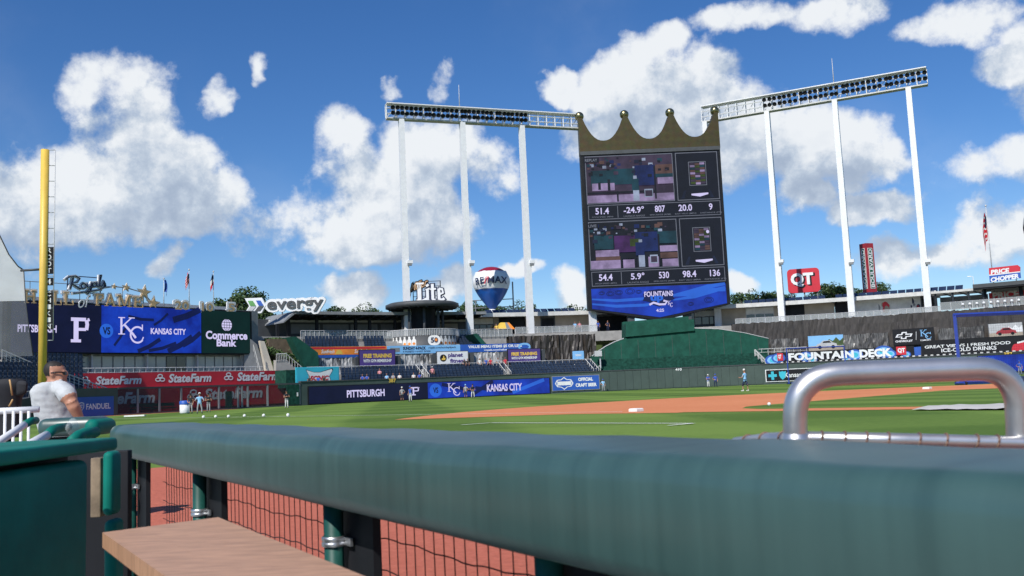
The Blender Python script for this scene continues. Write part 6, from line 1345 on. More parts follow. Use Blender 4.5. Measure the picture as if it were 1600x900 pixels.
for me, cl in TM:
    mb = MB(); mb.tube([(0, 0, -3.2), (.02, 0, -1.6), (0, .02, -.3), (.0, 0, .5)], [.14, .11, .08, .03], 8)
    for c_ in cl[:9]: mb.tube([(0, 0, -1.0+.4*random.random()), tuple(c_*.5+np.array([0, 0, -.2])), tuple(c_*.95)], [.06, .035, .012], 5)
    m_ = bpy.data.meshes.new('trunk'); m_.from_pydata(mb.v, [], mb.f); m_.materials.append(M('bark')); TRK.append(m_)
TREES = [(362, 461, 26, 130, 'left of the evergy chevron behind the number 5'), (392, 459, 22, 132, 'directly behind the evergy chevron'), (398, 478, 24, 125, 'low under the evergy chevron'), (524, 483, 16, 130, 'just right of the evergy sign'), (567, 481, 18, 130, 'between the evergy sign and the disc roof'),
         (742, 478, 16, 128, 'right of the disc roof left of the balloon'), (726, 486, 14, 128, 'beside the disc roof edge, low'), (783, 482, 14, 126, 'under the balloon at its right'), (815, 476, 17, 130, 'between the balloon and the third light pole'), (760, 480, 14, 133, 'under the balloon at its left'), (898, 482, 18, 130, 'left of the scoreboard lower corner'),
         (1160, 462, 18, 135, 'first right of the scoreboard'), (1186, 458, 16, 130, 'second right of the scoreboard'), (1205, 460, 14, 138, 'behind the first right light pole'), (1226, 460, 14, 130, 'left behind the QT sign'), (1290, 448, 16, 130, 'right behind the QT sign'), (1312, 446, 15, 128, 'between the QT sign and the second right light pole'), (1300, 455, 14, 140, 'low right of the QT sign'), (1374, 444, 11, 130, 'right behind the BOULEVARD tower'), (1335, 455, 14, 132, 'left of the BOULEVARD tower, low'), (4, 445, 14, 100, 'peeking over the net at the left edge'), (730, 475, 12, 140, 'behind the second light pole')]
for i, (px, py, rad, R, w) in enumerate(TREES):
    c = np.array(Cyl(R).pt(*Cyl(R).uv(px, py+rad*.8))); k = rad*1.15*np.linalg.norm(c-CAM)/FPX*(1.0)
    t = thing('tree', (c[0], c[1], c[2]-3.2*k), 'leafy green tree %s' % w, 'tree', 'trees behind the stadium')
    for nm, me in (('crown', TM[i % 4][0]), ('trunk', TRK[i % 4])):
        o = bpy.data.objects.new(nm, me); COL.objects.link(o); o.parent = t; o.location = (0, 0, 3.2*k); o.scale = (k*1.25, k*1.25, k); o.rotation_euler = (0, 0, i*1.3)
# wooded rise far behind that the trees stand on
mb = MB(); c = Cyl(118); mb.sbox(c, c.uv(330, 500)[0], c.uv(1750, 470)[0], -1.29, DECK-1, -120, 0, 0, 40); struct(mb.build('hill', 'far_ground'))
# ------------------------------------------------------------------ left field stands beyond the foul pole
lt2, ls = terrace('grandstand', 'shaded blue seating bank at the left edge beyond the foul pole', 75.5, 84.5, 9, 1.6, Z(84, 60, 556)-.6, (-70, 128), 10)
seat_rows(ls[:6], (-12, 58), 'dark blue seat in the left field bank beyond the foul pole', 'seats beyond the foul pole'); seat_rows(ls, (66, 126), '', '', (), False, ('seat_rows', 'rows of blue seats between the foul pole and the red banner'))
seat_rows(ls[6:], (-40, 60), '', '', (), False, ('seat_rows', 'upper rows of blue seats at the left edge below the stair rail'))
tt = Cyl(83.2); zf2 = zf-.6
o = seat_rows([(Cyl(82.2), zf-1.2), (Cyl(83.2), zf-.85)], (168, 386), '', '', ((226, 232),), False, ('seat_rows', 'two rows of blue seats under the left video board above the red banner'))
mb = MB(); c = Cyl(81.6); mb.sbox(c, c.uv(120, 580)[0], c.uv(452, 570)[0], f1-1.2, f1+.0, -2.4, -.0, 0, 12); tag(mb.build('balcony_step', 'concrete'), 'concrete step carrying the seat rows above the red banner', 'step')
def rail_run(label, a, b_, R, hgt=1.0, n=9, m='dirty_white'):
    s = pl(min(a[0], b_[0])-3, max(a[0], b_[0])+3, R); p, q = np.array(s.pt(*s.uv(*a), .3)), np.array(s.pt(*s.uv(*b_), .3)); t = thing('stair_rail', (p+q)/2-np.array([0, 0, hgt]), label, 'railing'); mb = MB()
    for k in range(4): mb.bar(p-np.array([0, 0, hgt*k/4]), q-np.array([0, 0, hgt*k/4]), .09 if k == 0 else .04)
    for k in np.linspace(0, 1, n): r = p+(q-p)*k; mb.bar(r, r-np.array([0, 0, hgt]), .06)
    mb.build('rails', m, t); mb = MB(); d = s.n*.25
    D3 = np.array([d[0], d[1], 0]); z_ = np.array([0, 0, hgt]); mb.hexa([p-z_-D3*3-z_*.4, q-z_-D3*3-z_*.4, q-z_-z_*.4, p-z_-z_*.4, p-z_-D3*3, q-z_-D3*3, q-z_, p-z_]); mb.build('stringer', 'concrete', t)
rail_run('pale stair rail sloping down at the left edge above the seats', (0, 547), (60, 573), 83.0, 1.0, 10)
rail_run('pale stair rail sloping down from the man to the FANDUEL wall', (98, 583), (176, 611), 78.5, 1.3, 12)
s = pl(20, 66, 74.6); t = thing('corner_rail', s.pt(s.uv(45, 625)[0], 1.0), 'dark wall and rail below the foul pole left of the man', 'railing')
mb = MB(); mb.pprism(s, [(-10, 640), (-10, 632), (66, 618), (66, 640)], -1, 0); mb.build('wall', 'dark_grey', t); mb = MB(); a, b_ = s.uv(-10, 622), s.uv(66, 608)
mb.bar(s.pt(*a, -.2), s.pt(*b_, -.2), .08); [mb.bar(s.pt(a[0]+(b_[0]-a[0])*k, a[1]+(b_[1]-a[1])*k, -.2), s.pt(a[0]+(b_[0]-a[0])*k, a[1]+(b_[1]-a[1])*k-.9, -.2), .05) for k in np.linspace(0, 1, 9)]; mb.build('rail', 'mid_grey', t)

# ------------------------------------------------------------------ people
def capsule(mb, a, b, ra, rb, slot, n=10, sq=1.0):
    a, b = np.array(a, float), np.array(b, float); t = b-a; L = np.linalg.norm(t); t = t/L; ks = [(-ra, .05), (-ra*.7, ra*.7), (0, ra)]+[(L*i/3, ra+(rb-ra)*i/3) for i in (1, 2)]+[(L, rb), (L+rb*.7, rb*.7), (L+rb, .01)]
    mb.tube([a+t*k for k, r in ks], [max(r, .004) for k, r in ks], n, slot)
def torso(mb, rings, slot, n=16):                # rings: (centre, half width, half depth, yaw)
    vs = []
    for c, w, d, yw in rings:
        for i in range(n):
            q = 2*math.pi*i/n; x = w*abs(math.cos(q))**.8*math.copysign(1, math.cos(q)); y = d*math.sin(q); vs.append((c[0]+x*math.cos(yw)-y*math.sin(yw), c[1]+x*math.sin(yw)+y*math.cos(yw), c[2]))
    k = len(rings); fs = [(i*n+j, i*n+(j+1) % n, (i+1)*n+(j+1) % n, (i+1)*n+j) for i in range(k-1) for j in range(n)]+[tuple(range(n-1, -1, -1)), tuple(range((k-1)*n, k*n))]
    mb.add(vs, fs, slot)
def fuse(mb, voxel, smooth_n, name, regions):
    """one continuous skin over the pieces; regions(co) -> material slot"""
    me = bpy.data.meshes.new(name); me.from_pydata(mb.v, [], mb.f); ob = bpy.data.objects.new(name, me); COL.objects.link(ob)
    bm = bmesh.new(); bm.from_mesh(me); bmesh.ops.recalc_face_normals(bm, faces=bm.faces); bm.to_mesh(me); bm.free()
    r = ob.modifiers.new('r', 'REMESH'); r.mode = 'VOXEL'; r.voxel_size = voxel
    s_ = ob.modifiers.new('s', 'SMOOTH'); s_.factor = .5; s_.iterations = smooth_n
    dg = bpy.context.evaluated_depsgraph_get(); out = bpy.data.meshes.new_from_object(ob.evaluated_get(dg)); bpy.data.objects.remove(ob); out.name = name
    # nearest source piece decides the slot
    src = np.array(mb.v); fm = np.array([0]*len(src))
    for f, m in zip(mb.f, mb.m):
        for i in f: fm[i] = m
    ctr = np.array([p.center for p in out.polygons]); idx = np.zeros(len(ctr), int)
    for i in range(0, len(ctr), 2000):
        c = ctr[i:i+2000]; d = ((c[:, None, :]-src[None])**2).sum(2); idx[i:i+2000] = fm[d.argmin(1)]
    if regions is not None:
        for i in range(len(ctr)):
            q = regions(ctr[i], idx[i])
            if q is not None: idx[i] = q
    for _ in range(6): out.materials.append(None)
    out.polygons.foreach_set('material_index', idx.astype(int).tolist()); out.polygons.foreach_set('use_smooth', [True]*len(idx)); return out
SK, SH, PA, SO, HA, AR = 0, 1, 2, 3, 4, 5
def figure(name, arms, legs, lean=0.0, seated=False, shorts=False, sleeves=.5, voxel=.022):
    """arms: two lists (shoulder, elbow, wrist, fingertip) ; facing +y, 1.82 m tall"""
    mb = MB(); hp = .94 if not seated else .5; f = lambda z: lean*max(0, z-hp)
    torso(mb, [((0, f(hp-.06), hp-.06), .16, .11, 0), ((0, f(hp+.05), hp+.05), .165, .115, 0), ((0, f(hp+.2), hp+.2), .15, .105, 0), ((0, f(hp+.36), hp+.36), .175, .115, 0), ((0, f(hp+.46), hp+.46), .19, .11, 0), ((0, f(hp+.53), hp+.53), .13, .08, 0)], SH)
    z0 = hp+.52; capsule(mb, (0, f(z0), z0), (0, f(z0)+.02, z0+.1), .06, .058, SK)
    hz = z0+.22; hy = f(hz)+.03
    mb.ball((0, hy, hz), .1, SK, 16, 12, (.78, .98, 1.2)); mb.ball((0, hy+.035, hz-.06), .07, SK, 12, 8, (.82, .9, 1)); mb.ball((0, hy+.112, hz-.015), .018, SK, 6, 6, (.8, 1, 1.4)); mb.ball((0, hy-.02, hz+.02), .104, HA, 14, 10, (.8, .95, 1.1))
    for sd in (-1, 1): mb.ball((sd*.08, hy-.005, hz-.01), .026, SK, 6, 6, (.4, .8, 1.2))
    for sd, A in zip((-1, 1), arms):
        P = [np.array(p, float)+np.array([0, f(hp+.45), hp-.94]) for p in A]
        mid = P[0]+(P[1]-P[0])*.75
        capsule(mb, P[0], mid, .066, .056, SH); capsule(mb, P[0]+(P[1]-P[0])*.5, P[1], .046, .042, SK if sleeves < .8 else SH); capsule(mb, P[1], P[2], .041, .029, SK if sleeves < .8 else SH)
        d = (P[3]-P[2]); d = d/np.linalg.norm(d); side = np.cross(d, [0, 0, 1.0]); side = side/(np.linalg.norm(side)+1e-6)
        capsule(mb, P[2], P[2]+d*.07, .03, .036, SK)
        for q in range(4): o_ = side*(q-1.5)*.017; capsule(mb, P[2]+d*.08+o_, P[2]+d*(.155-.008*abs(q-1.3))+o_*1.1, .0105, .009, SK, 6)
        capsule(mb, P[2]+d*.03+side*.03, P[2]+d*.08+side*.062, .012, .01, SK, 6)
    for sd, A in zip((-1, 1), legs):
        P = [np.array(p, float) for p in A]; capsule(mb, P[0], P[1], .092, .064, PA)
        if shorts: capsule(mb, P[1], P[2], .056, .036, SK); capsule(mb, P[0]+(P[1]-P[0])*.6, P[1]+np.array([0, 0, .02]), .09, .082, PA)
        else: capsule(mb, P[1], P[2], .064, .046, PA)
        fd = P[3]-P[2]; capsule(mb, P[2]+np.array([0, -.03, -.03]), P[3], .046, .036, SO)
    return fuse(mb, voxel, 3, name, None)
def stand_legs(a=.13, b=0.0): return [[(-.09, 0, .9), (-a, .02+b, .5), (-a-.02, b, .09), (-a-.04, .17+b, .045)], [(.09, 0, .9), (a, .02-b, .5), (a+.02, -b, .09), (a+.04, .17-b, .045)]]
down = lambda sd: [(sd*.2, 0, 1.38), (sd*.27, -.02, 1.1), (sd*.27, .08, .86), (sd*.26, .12, .7)]
hip = lambda sd: [(sd*.2, 0, 1.38), (sd*.38, -.06, 1.14), (sd*.2, .1, 1.0), (sd*.1, .14, 1.0)]
chest = lambda sd: [(sd*.2, 0, 1.38), (sd*.28, .06, 1.12), (sd*.06, .22, 1.16), (-sd*.06, .24, 1.2)]
capup = lambda sd: [(sd*.2, 0, 1.38), (sd*.42, .1, 1.42), (sd*.2, .16, 1.6), (sd*.1, .16, 1.66)]
fwd = lambda sd: [(sd*.2, 0, 1.38), (sd*.26, .12, 1.14), (sd*.2, .36, 1.12), (sd*.18, .5, 1.14)]
FIG = {'stand': figure('person', [down(-1), hip(1)], stand_legs()), 'hips': figure('person', [hip(-1), hip(1)], stand_legs(.17)), 'crossed': figure('person', [chest(-1), chest(1)], stand_legs(.1)), 'cap': figure('person', [capup(-1), down(1)], stand_legs()),
       'walk': figure('person', [fwd(-1), down(1)], stand_legs(.1, .16), shorts=True), 'shorts': figure('person', [hip(-1), down(1)], stand_legs(.12), shorts=True),
       'sit': figure('person', [[(-.2, 0, 1.38), (-.26, .08, 1.12), (-.14, .3, 1.04), (-.1, .42, 1.04)], [(.2, 0, 1.38), (.26, .08, 1.12), (.14, .3, 1.04), (.1, .42, 1.04)]], [[(-.09, 0, .48), (-.13, .42, .5), (-.13, .44, .09), (-.14, .6, .045)], [(.09, 0, .48), (.13, .42, .5), (.13, .44, .09), (.14, .6, .045)]], seated=True, voxel=.03)}
def cap_mesh():
    mb = MB(); mb.lathe((0, 0, 0), [(.1, -.01), (.1, .04), (.085, .085), (.05, .115), (.01, .12)], 16); mb.add([(-.07, .07, .0), (.07, .07, .0), (.075, .13, -.012), (.04, .17, -.022), (-.04, .17, -.022), (-.075, .13, -.012)], [(0, 1, 2, 3, 4, 5)]); me = bpy.data.meshes.new('cap'); me.from_pydata(mb.v, [], mb.f); me.materials.append(None); return me
CAPM = cap_mesh()
def person(pose, P, yaw, label, shirt='cloth_blue', pants='cloth_white', skin='skin', cap=None, shoes='black', h=1.84, group=None, z=None, hair='hair'):
    o = bpy.data.objects.new('person', FIG[pose]); COL.objects.link(o); s_ = h/1.8; o.location = (P[0], P[1], P[2] if z is None else z); o.rotation_euler = (0, 0, yaw); o.scale = (s_, s_, s_)
    for i, m in enumerate((skin, shirt, pants, shoes, hair, skin)): o.material_slots[i].link = 'OBJECT'; o.material_slots[i].material = M(m)
    tag(o, label, 'person', group)
    if cap:
        c = bpy.data.objects.new('cap', CAPM); COL.objects.link(c); c.parent = o; hz = (.94 if pose != 'sit' else .5)+.52+.22; c.location = (0, .03, hz+.035); c.rotation_euler = (-.08, 0, 0); c.material_slots[0].link = 'OBJECT'; c.material_slots[0].material = M(cap)
    return o
def onfield(px, py): return G(px, py)
# yaw: 0 faces away towards the outfield, pi faces the camera
def field_person(px, ytop, ybot, pose, yaw, label, **k):
    """stands where a 1.84 m figure fills the pixel span"""
    dep = 1.84*FPX/(ybot-ytop)*.985; P = D(px, ybot, dep); person(pose, (P[0], P[1], 0.0), yaw, label, **k)
field_person(163, 629, 656, 'stand', 2.2, 'player in black top and grey trousers before the FANDUEL sign', shirt='cloth_black', pants='cloth_grey', cap='black')
field_person(298, 617, 648, 'stand', 2.9, 'leftmost of three players by the bullpen fence, black top, grey trousers', shirt='cloth_black', pants='cloth_grey', cap='black')
field_person(312, 615, 647.5, 'hips', 0.3, 'middle of three players by the bullpen fence, pale blue top, white cap', shirt='cloth_light', pants='cloth_grey', cap='cloth_white')
field_person(326, 618, 647, 'crossed', 3.4, 'rightmost of three players by the bullpen fence, black top', shirt='cloth_black', pants='cloth_grey', cap='black')
field_person(448, 610.5, 638, 'crossed', 3.6, 'lone player with crossed arms by the gate panel, black top', shirt='cloth_black', pants='cloth_white', cap='black')
field_person(628.5, 605.5, 627.5, 'shorts', 3.4, 'person in grey top and black shorts left of the player in blue', shirt='cloth_grey', pants='cloth_black', cap='cloth_white')
field_person(641.5, 603.5, 627.5, 'cap', 2.6, 'player in blue top with a hand to his cap before the LED board', shirt='cloth_blue', pants='cloth_white', cap='cloth_blue')
field_person(728, 600.5, 622, 'shorts', 3.0, 'person in navy shorts before the KC emblem on the LED board', shirt='cloth_grey', pants='navy', cap='cloth_light')
field_person(739, 600, 621.5, 'hips', 3.6, 'player in black top and white trousers right of the KC emblem', shirt='cloth_black', pants='cloth_white', cap='black')
field_person(943, 592.5, 611.5, 'stand', 3.1, 'player in light blue top right of the craft beer sign', shirt='cloth_light', pants='cloth_grey', cap='cloth_blue')
field_person(1107, 584.5, 604.5, 'crossed', 3.3, 'player in white trousers, left of a pair in deep centre field', shirt='cloth_blue', pants='cloth_white', cap='cloth_white')
field_person(1118.5, 584, 604, 'stand', 3.0, 'player in dark blue, right of a pair in deep centre field', shirt='cloth_blue', pants='navy', cap='cloth_blue')
field_person(1165, 573, 607, 'walk', 0.9, 'coach walking in light blue top and navy shorts with a white cap', shirt='cloth_light', pants='navy', cap='cloth_white', shoes='cloth_white')
field_person(1594, 560, 582, 'stand', 2.6, 'player in blue at the right edge before the blue LED board', shirt='cloth_blue', pants='cloth_grey', cap='cloth_blue')
# spectators in the lower bank
def spect(px, row, pose, yaw, label, **k):
    cy, z = lows[row]; P = cy.pt(cy.uv(px, HOR(px)-20)[0], z, .1); person(pose, P, yaw, label, h=1.78, **k)
SP = [(483, 0, 'sit', 'dark top at the left under the turquoise sign', 'cloth_black'), (497, 0, 'sit', 'blue top under the turquoise sign', 'cloth_blue'), (506, 0, 'sit', 'black top right of a blue top under the turquoise sign', 'cloth_black'), (566, 0, 'sit', 'blue top, leftmost of two in blue in the front row', 'cloth_blue'), (573, 0, 'sit', 'blue top, right of two in blue in the front row', 'cloth_blue'), (604, 0, 'sit', 'pale blue top left of the yellow 387', 'cloth_light'), (614, 0, 'sit', 'grey top above the yellow 387', 'cloth_grey'), (624, 0, 'sit', 'white top right of the yellow 387', 'cloth_white'), (646, 0, 'sit', 'white top left of the aisle', 'cloth_white'), (655, 0, 'sit', 'blue top beside the aisle', 'cloth_blue'), (593, 2, 'sit', 'pink top further up', 'cloth_pink')]
for px, row, pose, w, sh in SP: spect(px, row, pose, math.pi, 'seated spectator in %s' % w, shirt=sh, pants='navy')
spect(675.5, 1, 'stand', 3.2, 'standing spectator in a pink top right of the left aisle', shirt='cloth_pink', pants='cloth_black', cap='cloth_white')
for px, w, sh in ((726, 'black top left of the white top by the fountain rail', 'cloth_black'), (731, 'black top under the planet fitness sign corner', 'cloth_black'), (750, 'white top by the fountain rail', 'cloth_white'), (760, 'blue top by the fountain rail', 'cloth_blue'), (767, 'red top between blue and grey tops by the fountain rail', 'cloth_red'), (779, 'grey top by the fountain rail', 'cloth_grey'), (790, 'bright red top under the right purple sign', 'cloth_red')):
    spect(px, 4, 'stand', 2.9, 'standing spectator in %s' % w, shirt=sh, pants='navy')
def deck_person(px, w, sh, R=90.8):
    c = Cyl(R); P = c.pt(c.uv(px, HOR(px)-85)[0], DECK); person('stand', P, 3.0, 'spectator on the deck in %s' % w, shirt=sh, pants='navy')
for px, w, sh in ((776, 'a yellow top beside the striped tent', 'yellow'), (899, 'a pale top by the blue door left of the scoreboard', 'cloth_light'), (906, 'a pink top left of the scoreboard', 'cloth_pink'), (935, 'a blue top under the scoreboard corner', 'cloth_blue'), (950, 'a navy top under the scoreboard corner', 'navy')): deck_person(px, w, sh)

# ------------------------------------------------------------------ the man in the grey T-shirt
def big_man():
    z = 8.6; k = z/FPX
    A = D(100, 655, z)                    # pixel frame at his distance: x right, y away, heights in metres
    r2 = np.array([Rv0[0], Rv0[1]]); f2 = np.array([-r2[1], r2[0]])
    def W(px, py, away=0.0): return D(px, py, z+away)
    ax = lambda w, d, rot: None
    mb = MB(); yw0 = math.atan2(r2[1], r2[0])
    # he faces right and a little away; torso rings run from hips to shoulders along the leaning spine
    def ring(px, py, w, d, tw): c = W(px, py); return ((c[0], c[1], c[2]), w, d, yw0+tw)
    T = [ring(102, 720, .17, .14, 1.0), ring(97, 690, .175, .15, 1.0), ring(90, 660, .18, .15, 1.0), ring(85.5, 642, .185, .145, .98), ring(83, 625, .195, .135, .95), ring(83, 611, .205, .12, .9), ring(84.5, 602, .185, .095, .9), ring(86, 597, .12, .08, .9)]
    torso(mb, T, SH, 24)
    neck = W(86.5, 599); head = W(87.5, 583); hk = z/FPX
    capsule(mb, W(86, 602), W(86.5, 589), .076, .066, SK, 16)
    # head in profile, nose to the right
    e = np.array([r2[0], r2[1], 0]); fw = np.array([f2[0], f2[1], 0])
    look = e*.985+fw*.12; look = look/np.linalg.norm(look); sidev = np.array([-look[1], look[0], 0]); up = np.array([0, 0, 1.0])
    HS = .93
    def hd(a, b, c): return head+look*a*HS+sidev*b*HS+up*c*HS
    def ell(c, a, b, h, slot, n=18, m=12):
        vs = [];
        for j in range(m+1):
            p = -math.pi/2+math.pi*j/m
            for i in range(n): q = 2*math.pi*i/n; vs.append(c+HS*(look*a*math.cos(p)*math.cos(q)+sidev*b*math.cos(p)*math.sin(q)+up*h*math.sin(p)))
        mb.add(vs, [(j*n+i, j*n+(i+1) % n, (j+1)*n+(i+1) % n, (j+1)*n+i) for j in range(m) for i in range(n)], slot, True)
    ell(hd(-.012, 0, .022), .102, .078, .098, SK); ell(hd(.03, 0, -.035), .07, .062, .085, SK); ell(hd(.055, 0, -.085), .042, .045, .036, SK); ell(hd(.1, 0, -.012), .02, .014, .03, SK, 10, 8); ell(hd(.088, 0, .012), .02, .05, .012, SK, 10, 8); ell(hd(.088, 0, -.056), .018, .028, .008, SK, 10, 8); ell(hd(.086, 0, -.07), .017, .025, .008, SK, 10, 8)
    ell(hd(-.028, 0, .035), .092, .0805, .09, HA)
    for sd in (-1, 1): ell(hd(-.012, sd*.078, -.012), .022, .01, .034, SK, 10, 8)
    # right arm (towards us) hangs forward to the rail, left arm beyond
    sh_ = W(102, 609, -.14); el_ = W(115, 635, -.2); wr = W(126, 657, -.16); fg = W(135, 663, -.1)
    capsule(mb, W(96, 607, -.1), sh_+(el_-sh_)*.36, .078, .082, SH, 16); capsule(mb, sh_+(el_-sh_)*.4, el_, .06, .055, SK, 14); capsule(mb, el_, wr, .058, .036, SK, 14)
    d = (fg-wr)/np.linalg.norm(fg-wr); sd_ = np.cross(d, up); sd_ = sd_/np.linalg.norm(sd_); capsule(mb, wr, wr+d*.08, .034, .042, SK, 12)
    for q in range(4): o_ = sd_*(q-1.5)*.02; capsule(mb, wr+d*.1+o_, wr+d*(.185-.01*abs(q-1.3))+o_*1.1-up*.015, .0115, .0095, SK, 8)
    capsule(mb, wr+d*.03+sd_*.035, wr+d*.1+sd_*.07, .013, .011, SK, 8)
    s2_ = W(86, 609, .15); e2_ = W(84, 636, .2); w2_ = W(98, 658, .2); capsule(mb, s2_, s2_+(e2_-s2_)*.5, .075, .075, SH, 14); capsule(mb, s2_, e2_, .055, .052, SK, 14); capsule(mb, e2_, w2_, .054, .036, SK, 14); capsule(mb, w2_, w2_+np.array([.02, 0, -.09]), .036, .03, SK, 10)
    # legs down to the sunken floor
    hip_ = W(108, 712)
    for q in (-.1, .1):
        a = hip_+fw*q; kx_ = a-up*.42+e*.05; an = a-up*.86; capsule(mb, a, kx_, .11, .075, PA, 14); capsule(mb, kx_, an, .072, .05, PA, 14); capsule(mb, an-up*.02, an-up*.04+e*.16, .05, .042, SO, 12)
    spec = up
    def reg(c, i):
        v = c-head; a, b, h = v@look, v@sidev, v@up
        if h > -.11 and i in (SK, HA) and np.linalg.norm(v) < .17:
            # cropped hairline
            if h > .062+max(0, .25*(a))*.2 and a < .075: return HA
            if a < -.03 and h > -.028-.2*(a+.03)*0: return HA
            return SK
        for a_, b2, k_ in ((sh_, el_, .46), (s2_, e2_, .5)):
            tt_ = (c-a_)@(b2-a_)/((b2-a_)@(b2-a_)); ds = np.linalg.norm(c-a_-(b2-a_)*max(0, min(1, tt_)))
            if i in (SK, SH) and tt_ < k_ and h < -.12 and ds < .11: return SH
            if i in (SK, SH) and k_ <= tt_ <= 1.05 and ds < .078: return SK
        if i == SK and h < -.2 and c[2] > wr[2]+.25 and np.linalg.norm((c-neck)[:2]) < .1 and h > -.16: return SK
        return None
    me = fuse(mb, .0095, 4, 'person', reg); o = bpy.data.objects.new('person', me); COL.objects.link(o)
    base_ = np.array([W(108, 712)[0], W(108, 712)[1], (hip_-up*.95)[2]]); V = np.array([v.co[:] for v in me.vertices]); Nn = np.array([v.normal[:] for v in me.vertices])
    # folds in the shirt
    from mathutils import noise as mn
    sm_ = np.zeros(len(V))
    for p in me.polygons:
        if p.material_index == SH:
            for i in p.vertices: sm_[i] = 1
    for i in np.nonzero(sm_)[0]: q = V[i]; V[i] = q+Nn[i]*(.006*mn.noise(Vector((q[0]*7+q[2]*5, q[1]*7-q[2]*3, q[2]*13)))+.005*mn.noise(Vector((q[0]*20+q[2]*14, q[1]*18, q[2]*26))))
    V = V-base_; me.vertices.foreach_set('co', V.ravel().tolist()); me.update(); o.location = base_; WP[o.name] = base_
    for i, m in enumerate(('skin', 'tee', 'cloth_black', 'black', 'hair', 'skin')): o.material_slots[i].link = 'OBJECT'; o.material_slots[i].material = M(m)
    tag(o, 'man in a pale grey T-shirt and dark sunglasses leaning on the padded rail at left', 'person')
    g = MB()
    for sd in (-1, 1):
        p = [hd(.092, sd*.012, .006), hd(.088, sd*.055, .008), hd(.08, sd*.068, -.004), hd(.088, sd*.05, -.024), hd(.096, sd*.018, -.022)]; q = [x+look*.012 for x in p]; g.add(p+q, [(0, 1, 2, 3, 4), (9, 8, 7, 6, 5)]+[(i, (i+1) % 5, 5+(i+1) % 5, 5+i) for i in range(5)])
        g.tube([hd(.088, sd*.068, .004), hd(.03, sd*.083, .006), hd(-.02, sd*.085, .0)], .006, 6)
    g.tube([hd(.102, -.012, .0), hd(.104, .012, .0)], .005, 6); g.build('sunglasses', mat('lens_black', (.006, .006, .008), .12, .05, 1), o)
big_man()

# ------------------------------------------------------------------ foreground: padded rail, posts, net
pz_ = Hr
tf1, tf2 = G(263, 670, pz_), G(700, 694, pz_)
fr = Pl(tf2, tf1)                              # upright plane of the pad's near face; u grows to the left and away
du = fr.d
uL = fr.uv(172, 672)[0]; uR = fr.uv(1600, 727)[0]-1.2
b1 = fr.uv(176, 713.6); b2 = fr.uv(890, 898)
wid = abs((tb1[:2]-tf1[:2])@fr.n)
wid2 = abs((tb2[:2]-fr.A)@fr.n); wid = (wid+wid2)/2
rail = thing('padded_rail', fr.pt((uL+uR)/2, 0, -.1), 'long dark green padded dugout rail crossing the foreground', 'railing')
def pad_section(u):
    zb = b1[1]+(b2[1]-b1[1])*(u-b1[0])/(b2[0]-b1[0]); zb = max(min(zb, Hr-.12), .6); zt_ = Hr; r = .05; w = wid
    P = [(0, zb+r), (0, zt_-r)]; P += [(-r+r*math.cos(R_(a)), zt_-r+r*math.sin(R_(a))) for a in (22, 45, 68, 90)]; P += [(-w*.5, zt_+.002), (-w+r, zt_)]; P += [(-w+r-r*math.sin(R_(a)), zt_-r+r*math.cos(R_(a))) for a in (30, 60, 90)]
    P += [(-w, zb+r)]; P += [(-w+r-r*math.cos(R_(a)), zb+r-r*math.sin(R_(a))) for a in (45, 90)]; P += [(-r+r*math.cos(R_(a)), zb+r-r*math.sin(R_(a))) for a in (90, 45)]
    return [(p[0], p[1]) for p in P]
def pad_material():
    m = bpy.data.materials.new('rail_vinyl'); m.use_nodes = True; t = m.node_tree; b = t.nodes['Principled BSDF']; b.inputs['Roughness'].default_value = .4; b.inputs['Specular IOR Level'].default_value = .9
    g = N(t, 'ShaderNodeNewGeometry'); mp = N(t, 'ShaderNodeMapping'); mp.inputs['Rotation'].default_value = (0, 0, -math.atan2(fr.d[1], fr.d[0])); t.links.new(g.outputs['Position'], mp.inputs[0])
    mp2 = N(t, 'ShaderNodeMapping'); mp2.inputs['Scale'].default_value = (22, .5, .7); t.links.new(mp.outputs[0], mp2.inputs[0])  # soft shadow streaks of the netting, painted into the vinyl colour
    n = N(t, 'ShaderNodeTexNoise'); n.inputs['Scale'].default_value = 1.0; n.inputs['Detail'].default_value = 3; t.links.new(mp2.outputs[0], n.inputs[0])
    n2 = N(t, 'ShaderNodeTexNoise'); n2.inputs['Scale'].default_value = 2.5; n2.inputs['Detail'].default_value = 6; t.links.new(g.outputs['Position'], n2.inputs[0])
    f = mth(t, 'ADD', mth(t, 'MULTIPLY', n.outputs['Fac'], .5), mth(t, 'MULTIPLY', n2.outputs['Fac'], .5))
    r = N(t, 'ShaderNodeValToRGB'); t.links.new(f, r.inputs[0]); e = r.color_ramp.elements; e[0].position = .32; e[0].color = (.022, .058, .054, 1); e[1].position = .68; e[1].color = (.044, .098, .09, 1); t.links.new(r.outputs[0], b.inputs['Base Color'])
    bp = N(t, 'ShaderNodeBump'); bp.inputs['Strength'].default_value = .12; bp.inputs['Distance'].default_value = .01; t.links.new(f, bp.inputs['Height']); t.links.new(bp.outputs[0], b.inputs['Normal']); MATS['rail_vinyl'] = m
pad_material()
mb = MB(); ns = 40; K = None; vs = []
for i in range(ns+1):
    u = uR+(uL-uR)*i/ns; sec = pad_section(u); K = len(sec); wob = .0022*math.sin(i*1.9)+.0015*math.sin(i*.7)
    for d, v in sec: vs.append(fr.pt(u, v+(wob if v > Hr-.06 else 0), d+wob*.6))
fs = [(i*K+j, i*K+(j+1) % K, (i+1)*K+(j+1) % K, (i+1)*K+j) for i in range(ns) for j in range(K)]+[tuple(range(K)), tuple(range(ns*K+K-1, ns*K-1, -1))]
mb.add(vs, fs, 0, True); mb.build('pad', 'rail_vinyl', rail)
